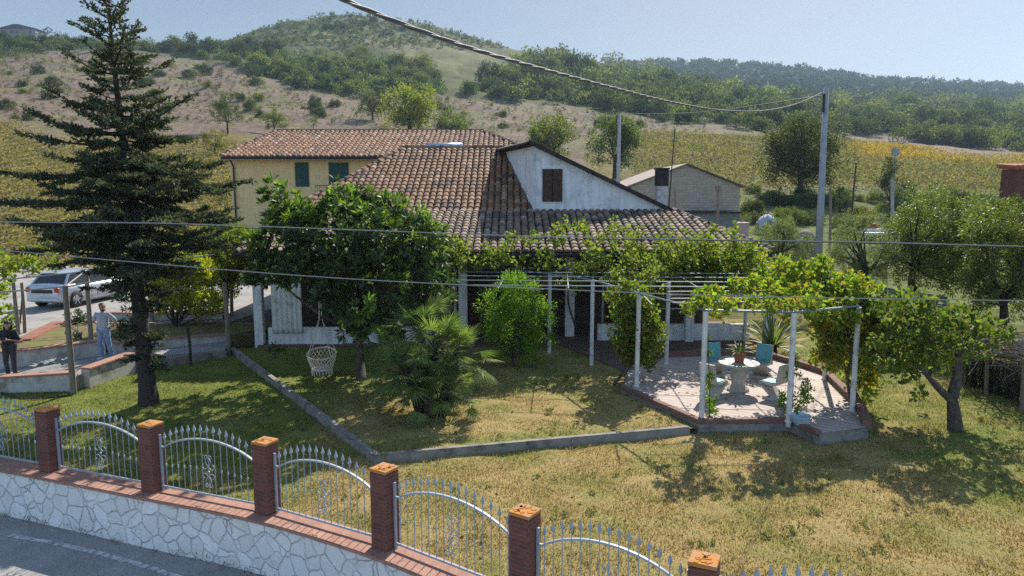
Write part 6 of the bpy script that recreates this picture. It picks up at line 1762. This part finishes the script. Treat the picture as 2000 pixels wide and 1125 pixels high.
Jw = dict(pel=(0, 0, .93), spi=(0, .01, 1.10), che=(.0, .0, 1.26), nec=(.0, -.01, 1.40), hea=(.02, -.05, 1.525), face=(.25, -.85, -.42),
          shl=(-.165, 0, 1.33), ell=(-.25, -.04, 1.08), wrl=(-.07, -.24, 1.17), hdl=(.75, -.35, .2), hul=(-.3, -.4, .8),
          shr=(.165, 0, 1.33), elr=(.26, -.02, 1.07), wrr=(.06, -.25, 1.15), hdr=(-.75, -.35, .2), hur=(.3, -.4, .8),
          hil=(-.09, 0, .88), knl=(-.10, -.03, .48), anl=(-.09, .02, .09), tol=(-.11, -.12, .04), hir=(.09, 0, .88), knr=(.09, -.01, .48), anr=(.08, .03, .09), tor=(.12, -.10, .04))
person('woman in black top and dark trousers looking down at a device in her hands', wlk, .2, Jw, {'hair': hairm}, True, top_mat=blackc, leg_mat=darkt, shoe_mat=shoed, slim=.93)
cphone = MB().box(0, 0, 0, .13, .02, .075).box(-.03, -.012, 0, .04, .02, .04).build('camera_device', M['dark_metal'], None, bevel=.005)
cphone.location = Vector((wlk.x, wlk.y, wlk.z)) + Matrix.Rotation(.2, 3, 'Z') @ Vector((0, -.31, 1.19)); cphone.rotation_euler = (-.5, 0, .2)
props(cphone, 'small dark handheld device held by the woman', 'device')

# ------------------------------------------------------------------ patio table, chairs, pot
TT_ = at(1441, 762, PZ); PZ2 = PZ + .006
stone_m = mat_mottled('cast_stone', (.46, .42, .36), (.56, .52, .46), 7, (.30, .27, .23), 4, .9, .4, .006)
mosaic = mat_mottled('mosaic_top', (.30, .32, .28), (.44, .44, .39), 22, (.22, .28, .26), 9, .5, .2)
t = thing('patio_table', 'round cast stone pedestal table with mosaic top on the patio', 'table', (TT_.x, TT_.y, PZ2))
MB().lathe([(.30, 0), (.30, .06), (.24, .10), (.17, .16), (.20, .26), (.215, .36), (.17, .50), (.15, .58), (.22, .66), (.24, .69)], (0, 0, 0), 10).build('pedestal', stone_m, t, local=True)
MB().lathe([(.50, .69), (.53, .70), (.535, .74), (.52, .755)], (0, 0, 0), 36).build('tabletop', mosaic, t, local=True)
teal = mat_mottled('turquoise_paint', (.09, .36, .40), (.13, .44, .47), 8, (.20, .40, .40), 6, .6, .15)
def chair(px, py, label, seed):
    b = at(px, py, PZ); d = Vector((TT_.x - b.x, TT_.y - b.y)); yaw = math.atan2(d.y, d.x)
    t = thing('garden_chair', label, 'chair', (b.x, b.y, PZ2), yaw, 'cast stone chairs round the patio table')
    cl = [(-.10, .0), (-.16, .07), (-.06, .14), (.06, .24), (.20, .36), (.235, .405), (.16, .425), (0, .405), (-.16, .41), (-.235, .46), (-.275, .60), (-.31, .80), (-.33, .92)]
    cl = [(p.x, p.z) for p in fit_curve([(x, 0, z) for x, z in cl], 4)]
    def ribbon(pts, th, w, off=0.0):
        v, f = [], []
        for i, (x, z) in enumerate(pts):
            a = pts[max(i - 1, 0)]; c = pts[min(i + 1, len(pts) - 1)]
            tx, tz = c[0] - a[0], c[1] - a[1]; l = math.hypot(tx, tz) or 1; nx_, nz_ = -tz / l, tx / l
            for s, y in ((-1, -1), (-1, 1), (1, 1), (1, -1)): v.append((x + nx_ * (off + s * th / 2), y * w / 2, z + nz_ * (off + s * th / 2)))
        n = len(pts)
        for i in range(n - 1):
            for k in range(4): f.append((i * 4 + k, i * 4 + (k + 1) % 4, i * 4 + 4 + (k + 1) % 4, i * 4 + 4 + k))
        f += [(3, 2, 1, 0), tuple((n - 1) * 4 + k for k in range(4))]
        o = MB().add(v, f); return o
    fr = ribbon(cl, .06, .46).box(-.08, 0, .035, .46, .44, .07)
    fr.build('frame', stone_m, t, local=True, bevel=.008)
    seat = [(.20, .425), (.08, .415), (-.06, .412), (-.17, .422)]
    ribbon(seat[::-1], .022, .40, .034).build('seat', teal, t, local=True, bevel=.005)
    back = [(-.235, .49), (-.268, .60), (-.30, .80), (-.322, .91)]
    ribbon(back, .022, .42, -.042).build('backrest', teal, t, local=True, bevel=.005)
    return t
chair(1398, 735, 'turquoise and stone garden chair at the back left of the patio table', 1)
chair(1484, 738, 'turquoise and stone garden chair at the back right of the patio table', 2)
chair(1394, 776, 'turquoise and stone garden chair half hidden behind the front left patio post', 3)
chair(1508, 778, 'turquoise and stone garden chair nearest the camera right of the patio table', 4)
pt_ = thing('plant_pot', 'terracotta pot with a small cycad standing on the patio table', 'plant pot', (TT_.x + .02, TT_.y + .05, PZ2 + .757))
MB().lathe([(.115, 0), (.15, .20), (.17, .21), (.17, .27), (.15, .27), (.13, .23)], (0, 0, 0), 20).build('pot', M['terracotta'], pt_, local=True)
V, F, C = spiky('x', '', '', (0, 0, .24), 22, .42, .07, ((.05, .10, .03), (.07, .13, .035)), .1, 1.2, 43, sag=.7)
npmesh('leaves', V, F, M['leaf_gloss'], pt_, C, local=True)
bp_ = at(1562, 829, PZ)
bs = thing('basin', 'pale blue plastic basin on the front corner of the patio', 'basin', (bp_.x, bp_.y, PZ2))
MB().lathe([(.17, .0), (.22, .13), (.24, .135), (.24, .15), (.21, .15), (.16, .03), (.0, .03)], (0, 0, .06), 20).build('bowl', mat_plain('pale_blue_plastic', (.38, .50, .56), .5), bs, local=True)
MB().lathe([(.12, 0), (.12, .06)], (0, 0, 0), 12).build('foot', mat_plain('pale_blue_plastic_foot', (.33, .45, .52), .5), bs, local=True)

# ------------------------------------------------------------------ swing chair
sc_ = atY(628, 690, 20.0); sw = thing('swing_chair', 'cream macrame hanging swing chair with fringe hung from the loquat tree', 'swing chair', (sc_.x, 20.0, sc_.z))
rope = mat_mottled('cream_rope', (.62, .57, .46), (.72, .67, .56), 20, rough=.9)
Rr_ = .41
ring_ = MB()
ring_.tube([(Rr_ * math.cos(a), Rr_ * .9 * math.sin(a), .10 * math.sin(a)) for a in np.linspace(0, 6.283, 33)], .018, 7, cap=False); ring_.build('hoop', rope, sw, local=True)
nt_ = MB()
def bpt(a, v): # basket surface
    r = Rr_ * (1 - .30 * v ** 1.5); return (r * math.cos(a), r * .9 * math.sin(a), .10 * math.sin(a) * (1 - v) - .44 * v)
for k in range(22):
    for s in (-1, 1):
        a0 = 2 * math.pi * k / 22; nt_.tube([bpt(a0 + s * .9 * v, v) for v in np.linspace(0, 1, 7)], .008, 4, cap=False)
nt_.tube([bpt(a, 1) for a in np.linspace(0, 6.283, 25)], .014, 6, cap=False)
nt_.build('net', rope, sw, local=True)
MB().lathe([(.0, -.46), (.285, -.46), (.29, -.44), (.0, -.43)], (0, 0, 0), 22).build('seat', rope, sw, local=True)
for k in range(20):
    a = 2 * math.pi * k / 20; x, y, z = bpt(a, 1)
    MB().tube([(x, y, z), (x * 1.01, y * 1.01, z - .10), (x * 1.0, y, z - .17 - .03 * math.sin(k * 2.1))], [.014, .016, .012], 5).build('tassel', rope, sw, local=True)
for a, tx in ((.5, .06), (2.5, -.04), (3.7, -.06), (5.6, .08)):
    MB().tube([bpt(a, 0), (tx * .6, .0, 1.0), (tx * .3, 0, 1.7)], .010, 5).build('rope', rope, sw, local=True)

# ------------------------------------------------------------------ right side: brush shelter, sheet roof, odds and ends
bsx = thing('brush_shelter', 'ramshackle brushwood shelter with wooden posts at the right edge', 'shelter', (12.6, 19, 0))
for px, yb, yt, Y in ((1926, 778, 668, 19.0), (1996, 806, 700, 17.6), (2070, 830, 710, 16.6), (1885, 765, 665, 20.2), (1960, 760, 655, 20.5)):
    b, t_ = atY(px, yb, Y), atY(px + 4, yt, Y)
    MB().tube([b - Vector((0, 0, .2)), t_], [.055, .045], 7).build('post', M['wood_post'], bsx)
rs = np.random.RandomState(8); bw = MB()
for k in range(330):
    u = rs.rand(); px, Y = 1880 + u * 190, 20.2 - u * 3.4
    c = atY(px + rs.normal() * 14, 672 + u * 30 + rs.normal() * 14, Y + rs.uniform(-.3, 1.6))
    d = Vector((rs.normal(), rs.normal(), rs.normal() * .28)).normalized() * rs.uniform(.3, .9); q = Vector((rs.normal(), rs.normal(), rs.normal())) * .06
    bw.tube([c - d, c + q, c + d], [.016, .013, .006], 4, cap=False)
bw.build('brushwood', mat_mottled('dry_sticks', (.22, .19, .16), (.34, .30, .26), 9, rough=.95), bsx)
tw = MB()
for k in range(420):
    u = rs.rand(); px, Y = 1872 + u * 200, 20.5 - u * 3.5 + rs.uniform(0, .5)
    g0 = at(px, 0, 0) if False else None
    x = (px - 1000) / FPX * Y / .985
    h = rs.uniform(.6, 1.5); tw.tube([(x, Y, -.1), (x + rs.normal() * .12, Y + rs.normal() * .1, h * .5), (x + rs.normal() * .2, Y + rs.normal() * .1, h)], [.010, .008, .004], 3, cap=False)
tw.build('twig_wall', M['bark_dark'], bsx)
blob_plant('dry_creeper', 'grey dried creeper with a few orange leaves over the brushwood shelter', 'creeper', [(1900, 640, 16), (1925, 660, 18), (1960, 685, 18), (1990, 700, 20), (1885, 625, 14), (1945, 700, 16), (1980, 650, 20)], 18.6, .08, .05, [(.14, .12, .08), (.18, .15, .09), (.10, .11, .05), (.26, .16, .05)], dens=.16, dj=.6, seed=91, limbs=False, crown='foliage')
# corrugated sheet roof
t = thing('lean_to_shed', 'low shed with corrugated grey green sheet roof below the leaning tree', 'shed', (13, 25, 0))
c0, c1, c2, c3 = atY(1705, 606, 23.4), atY(1850, 600, 23.4), atY(1850, 582, 25.6), atY(1705, 560, 25.6)
V = []; F = []; n = 70
for i in range(n):
    u = i / (n - 1); a = c0.lerp(c3, u) ; b = c1.lerp(c2, u); w = Vector((0, 0, .05 * math.sin(i * 1.5)))
    V += [a + w, b + w]
F = [(2 * i, 2 * i + 1, 2 * i + 3, 2 * i + 2) for i in range(n - 1)]
o = npmesh('roof', [tuple(v) for v in V], F, mat_mottled('corrugated_sheet', (.11, .16, .15), (.17, .22, .20), 3, (.07, .08, .075), 1.5, .75, .2), t)
so = o.modifiers.new('thickness', 'SOLIDIFY'); so.thickness = .012
MB().box((c0.x + c1.x) / 2, 24.5, .75, c1.x - c0.x - .3, 1.9, 1.6).build('wall', M['trim_dark'], t)
MB().box(c1.x + .1, 23.9, .8, .25, 1.0, 1.9).build('side_panel', M['trim_dark'], t)
# odds and ends behind the pergola
p = atY(1447, 462, 40)
t = thing('water_tank', 'dull pink cylindrical water tank just right of the roof corner', 'tank', (p.x, 40, p.z))
MB().lathe([(.42, -1.2), (.42, .70), (.44, .72), (.44, .78), (.10, .82)], (0, 0, 0), 18).build('drum', mat_mottled('pink_tank', (.46, .32, .29), (.54, .39, .36), 3), t, local=True)
MB().lathe([(.10, .82), (.10, .90), (.02, .90)], (0, 0, 0), 10).build('lid', M['concrete'], t, local=True)
p = atY(1571, 500, 38)
t = thing('stone_dome', 'grey domed masonry oven left of the tall concrete pole', 'oven', (p.x, 38, p.z))
MB().lathe([(.55, -1.6), (.55, .7), (.50, 1.0), (.38, 1.22), (.2, 1.34), (.02, 1.38)], (0, 0, 0), 20).build('dome', M['concrete'], t, local=True, smooth=True)
MB().box(0, -.52, .55, .36, .12, .34).build('mouth', M['trim_dark'], t, local=True)
rs = np.random.RandomState(6); p = atY(1497, 444, 48); V = []
for i in range(14):
    for j in range(14):
        x, y = (i / 13 - .5) * 1.3, (j / 13 - .5) * 1.1
        V.append((p.x + x, 48 + y, p.z + .85 * max(0, 1 - (x * x + y * y) * 1.7) ** .6 * (1 + .25 * math.sin(i * 1.9) * math.sin(j * 1.3)) - .1))
o = npmesh('tarpaulin', V, [(i * 14 + j, (i + 1) * 14 + j, (i + 1) * 14 + j + 1, i * 14 + j + 1) for i in range(13) for j in range(13)], mat_mottled('pale_tarp', (.34, .39, .46), (.46, .50, .56), 3), None, None, True)
so = o.modifiers.new('thickness', 'SOLIDIFY'); so.thickness = .01
props(o, 'pale blue tarpaulin heaped over something in the kitchen garden', 'tarpaulin')
for px, yb, yt, Y, r, mt, lab in ((1402, 432, 368, 46, .10, M['wood_post'], 'weathered wooden post in front of the barn annex'), (1318, 415, 368, 46, .07, M['wood_post'], 'short wooden post left of the barn annex'), (1622, 470, 366, 42, .08, M['wood_post'], 'brown wooden post just right of the tall concrete pole'),
                                  (1743, 470, 352, 40, .10, M['utility_pole'], 'pale concrete post in front of the dark upright evergreen'), (1664, 410, 318, 60, .07, M['bark_dark'], 'thin leaning wooden pole left of the dark upright evergreen'), (1500, 440, 392, 50, .03, M['dark_metal'], 'thin dark stake beside the pale tarpaulin')):
    b, t_ = atY(px, yb, Y), atY(px + (8 if px == 1664 else 0), yt, Y)
    mb = MB().tube([b - Vector((0, 0, .6)), b.lerp(t_, .5), t_], [r, r * .95, r * .85], 7)
    if px == 1402: mb.box(t_.x, Y, t_.z, .28, .28, .35)
    o = mb.build('post', mt); props(o, lab, 'post')
p = atY(1748, 330, 118); t_ = atY(1749, 286, 118)
o = MB().tube([p - Vector((0, 0, 3)), t_], [.14, .10], 6).box(t_.x, 118, t_.z - .2, 1.6, .1, .14).box(t_.x, 118, t_.z - .9, .9, .7, 1.1).build('transformer_pole', M['utility_pole']); props(o, 'distant transformer pole in the golden vineyard', 'utility pole')
p = atY(1242, 262, 150); t_ = atY(1243, 236, 150)
o = MB().tube([p - Vector((0, 0, 3)), t_], [.14, .10], 6).box(t_.x, 150, t_.z - .2, 1.8, .1, .14).build('line_pole', M['wood_post']); props(o, 'small distant line pole on the brown field edge', 'utility pole')
# neighbour's chimney at the right edge
a, b = atY(1980, 420, 36), atY(2030, 330, 36)
t = thing('brick_chimney', 'dark red brick chimney with tile cap cut by the right edge', 'chimney', ((a.x + b.x) / 2, 36, a.z))
MB().box((a.x + b.x) / 2, 36.6, (a.z + b.z) / 2 - .5, b.x - a.x, 1.2, b.z - a.z + 1).build('stack', M['pillar'], t)
mb = MB()
for k in range(6): mb.tube([(a.x - .08 + (b.x - a.x + .16) * k / 5, 35.9, b.z + .08), (a.x - .08 + (b.x - a.x + .16) * k / 5, 37.3, b.z + .20)], .13, 8)
mb.build('tile_cap', M['terracotta'], t)
# tiles stacked and white cart
p = atY(1697, 446, 40)
mb = MB()
for k in range(7): mb.box(p.x + random.uniform(-.1, .1), 40, p.z - .3 + k * .09, 1.0, .6, .07, random.uniform(-.1, .1))
o = mb.build('tile_stack', M['terracotta']); props(o, 'stack of reddish tiles left of the citrus trees', 'stack of tiles')
p = atY(1715, 462, 38)
t = thing('handcart', 'white flat handcart half hidden behind the olive leaves', 'cart', (p.x, 38, p.z - .3))
MB().box(0, 0, .45, 1.7, .8, .14).box(0, .36, .60, 1.7, .05, .2).build('bed', M['paint_white'], t, local=True)
for q in (-1, 1):
    mb = MB(); mb.tube([(.5 * q, -.46, .2), (.5 * q, -.40, .2)], .2, 14); mb.build('wheel', M['dark_metal'], t, local=True)
# farmhouse on the left hill
b = hit(46, 74)
if b:
    k = b.y / FPX
    t = thing('farmhouse', 'long grey farmhouse with low gable roof alone on the top left hill', 'house', tuple(b))
    w_, h_ = 66 * k, 14 * k
    MB().box(0, 0, h_ / 2 - 1, w_, 9, h_ + 2).build('wall', mat_mottled('grey_plaster', (.26, .27, .30), (.33, .34, .36), .4), t, local=True)
    rf = MB(); rz_ = 7 * k
    rf.add([(-w_ * .53, -5, h_ - .1), (w_ * .53, -5, h_ - .1), (w_ * .06, -5, h_ + rz_), (-w_ * .10, -5, h_ + rz_), (-w_ * .53, 5, h_ - .1), (w_ * .53, 5, h_ - .1), (w_ * .06, 5, h_ + rz_), (-w_ * .10, 5, h_ + rz_)], [(0, 1, 2, 3), (5, 4, 7, 6), (3, 2, 6, 7), (0, 3, 7, 4), (1, 5, 6, 2), (4, 5, 1, 0)])
    rf.build('roof', mat_mottled('grey_tile_roof', (.10, .11, .13), (.15, .155, .17), .6), t, local=True)
    for q in range(5):
        MB().box((-.36 + .18 * q) * w_, -4.53, h_ * .5, w_ * .05, .1, h_ * .42).build('window', M['glass_dark'], t, local=True)
# ------------------------------------------------------------------ grass blades
def seg_d(x, y, a, b):
    dx, dy = b[0] - a[0], b[1] - a[1]; t = np.clip(((x - a[0]) * dx + (y - a[1]) * dy) / (dx * dx + dy * dy), 0, 1)
    return np.hypot(x - a[0] - t * dx, y - a[1] - t * dy)
def grass(name, label, poly, z, n, seed, lo=.03, hi=.075):
    rs = np.random.RandomState(seed)
    xs = [p[0] for p in poly]; ys = [p[1] for p in poly]
    x = rs.uniform(min(xs), max(xs), n * 3); y = rs.uniform(min(ys), max(ys), n * 3)
    px, py = project(x, np.maximum(y, 1), np.full(len(x), z))
    ok = inpoly(x, y, poly) & (px > -150) & (px < 2150) & (py < 1200) & (rs.rand(len(x)) < np.clip((13 / np.maximum(y, 6)) ** 1.2, .15, 1)) & ~inpoly(x, y, PAT) & (seg_d(x, y, KA, KB) > .14) & (seg_d(x, y, KB, KC) > .14)
    x, y = x[ok][:n], y[ok][:n]; m = len(x)
    P = np.stack([x, y, np.full(m, z - .012)], 1)
    D = rs.normal(size=(m, 3)) * .55 + np.array([0, 0, 1.0])
    V, F = leaf_geo(P, D, rs.uniform(lo, hi, m), rs.uniform(.010, .020, m), rs, .05, .4)
    C = lawn_colour(x, y) * np.where(rs.rand(m, 1) < .25, rs.uniform(.4, .7, (m, 1)), rs.uniform(.8, 1.5, (m, 1)))
    lv = LV(); lv.put(V, F, C); o = lv.build(name, M['grass']); props(o, label, 'grass', kind='stuff')
LF = [p for p in LAWN_FRONT]
grass('grass', 'short dry and green grass of the front lawn', LF, LAWN, 300000, 501, .035, .09)
grass('grass', 'grass of the raised lawn bed inside the kerb', LAWN_IN, LAWN + .13, 60000, 502)
# weeds at the wall foot and on the kerb
rs = np.random.RandomState(9); lv = LV()
for p in smooth_line([(a[0], a[1]) for a in offset_poly(FS, .30)], 3):
    if rs.rand() < .6:
        lv.blob((p[0] + rs.normal() * .03, p[1] + rs.normal() * .03, RZ + .02), .06 + .05 * rs.rand(), 14, .09, .012, [(.10, .10, .04), (.14, .12, .06)], rs, .4, -.8)
o = lv.build('weeds', M['grass']); props(o, 'thin weeds along the foot of the whitewashed wall', 'weeds', kind='stuff')
rs = np.random.RandomState(29); lv = LV(); n = 0
while n < 120:
    x, y = rs.uniform(-9, 12), rs.uniform(8, 21)
    if not inpoly(np.array([x]), np.array([y]), LAWN_FRONT)[0] or inpoly(np.array([x]), np.array([y]), PAT)[0]: continue
    n += 1; z = .10 if inpoly(np.array([x]), np.array([y]), LAWN_IN)[0] else LAWN
    for q in range(rs.randint(1, 4)):
        lv.blob((x + rs.normal() * .12, y + rs.normal() * .12, z + .02), rs.uniform(.04, .10), 16, .07, .03, [(.15, .19, .06), (.19, .23, .07), (.16, .16, .07)], rs, .5, -.9, sq=(1, 1, .4))
o = lv.build('lawn_weeds', M['grass']); props(o, 'broad leaved weeds scattered through the lawn', 'weeds', kind='stuff')
# fallen leaves
rs = np.random.RandomState(19); n = 420
x = np.append(rs.uniform(-9, 11, n), rs.uniform(3, 8.6, 130)); y = np.append(rs.uniform(9.5, 21, n), rs.uniform(16, 21, 130))
ok = inpoly(x, y, LAWN_FRONT); x, y = x[ok], y[ok]; n = len(x)
V, F = leaf_geo(np.stack([x, y, np.where(inpoly(x, y, PAT), PZ + .02, np.where(inpoly(x, y, LAWN_IN), .10, -.03))], 1), np.stack([rs.normal(size=n), rs.normal(size=n), rs.normal(size=n) * .15], 1), .08, .06, rs, .1, flat=np.tile([0, 0, 1.0], (n, 1)))
lv = LV(); lv.put(V, F, np.array([(.16, .10, .05), (.20, .13, .055), (.11, .075, .045)])[rs.randint(0, 3, n)]); o = lv.build('fallen_leaves', M['leaf']); props(o, 'dry fallen leaves strewn over the lawn', 'leaves', kind='stuff')

# ------------------------------------------------------------------ haze
m = bpy.data.materials.new('haze_air'); m.use_nodes = True
nt = m.node_tree; nt.nodes.remove(nt.nodes['Principled BSDF'])
pv_ = nt.nodes.new('ShaderNodeVolumePrincipled')
pv_.inputs['Color'].default_value = (.58, .77, 1.0, 1); pv_.inputs['Density'].default_value = .00019; pv_.inputs['Anisotropy'].default_value = .1
nt.links.new(pv_.outputs[0], nt.nodes['Material Output'].inputs['Volume'])
o = MB().box(0, 0, 215, 7600, 7600, 640).build('haze', m); props(o, 'thin blue haze in the air', 'haze', kind='stuff')
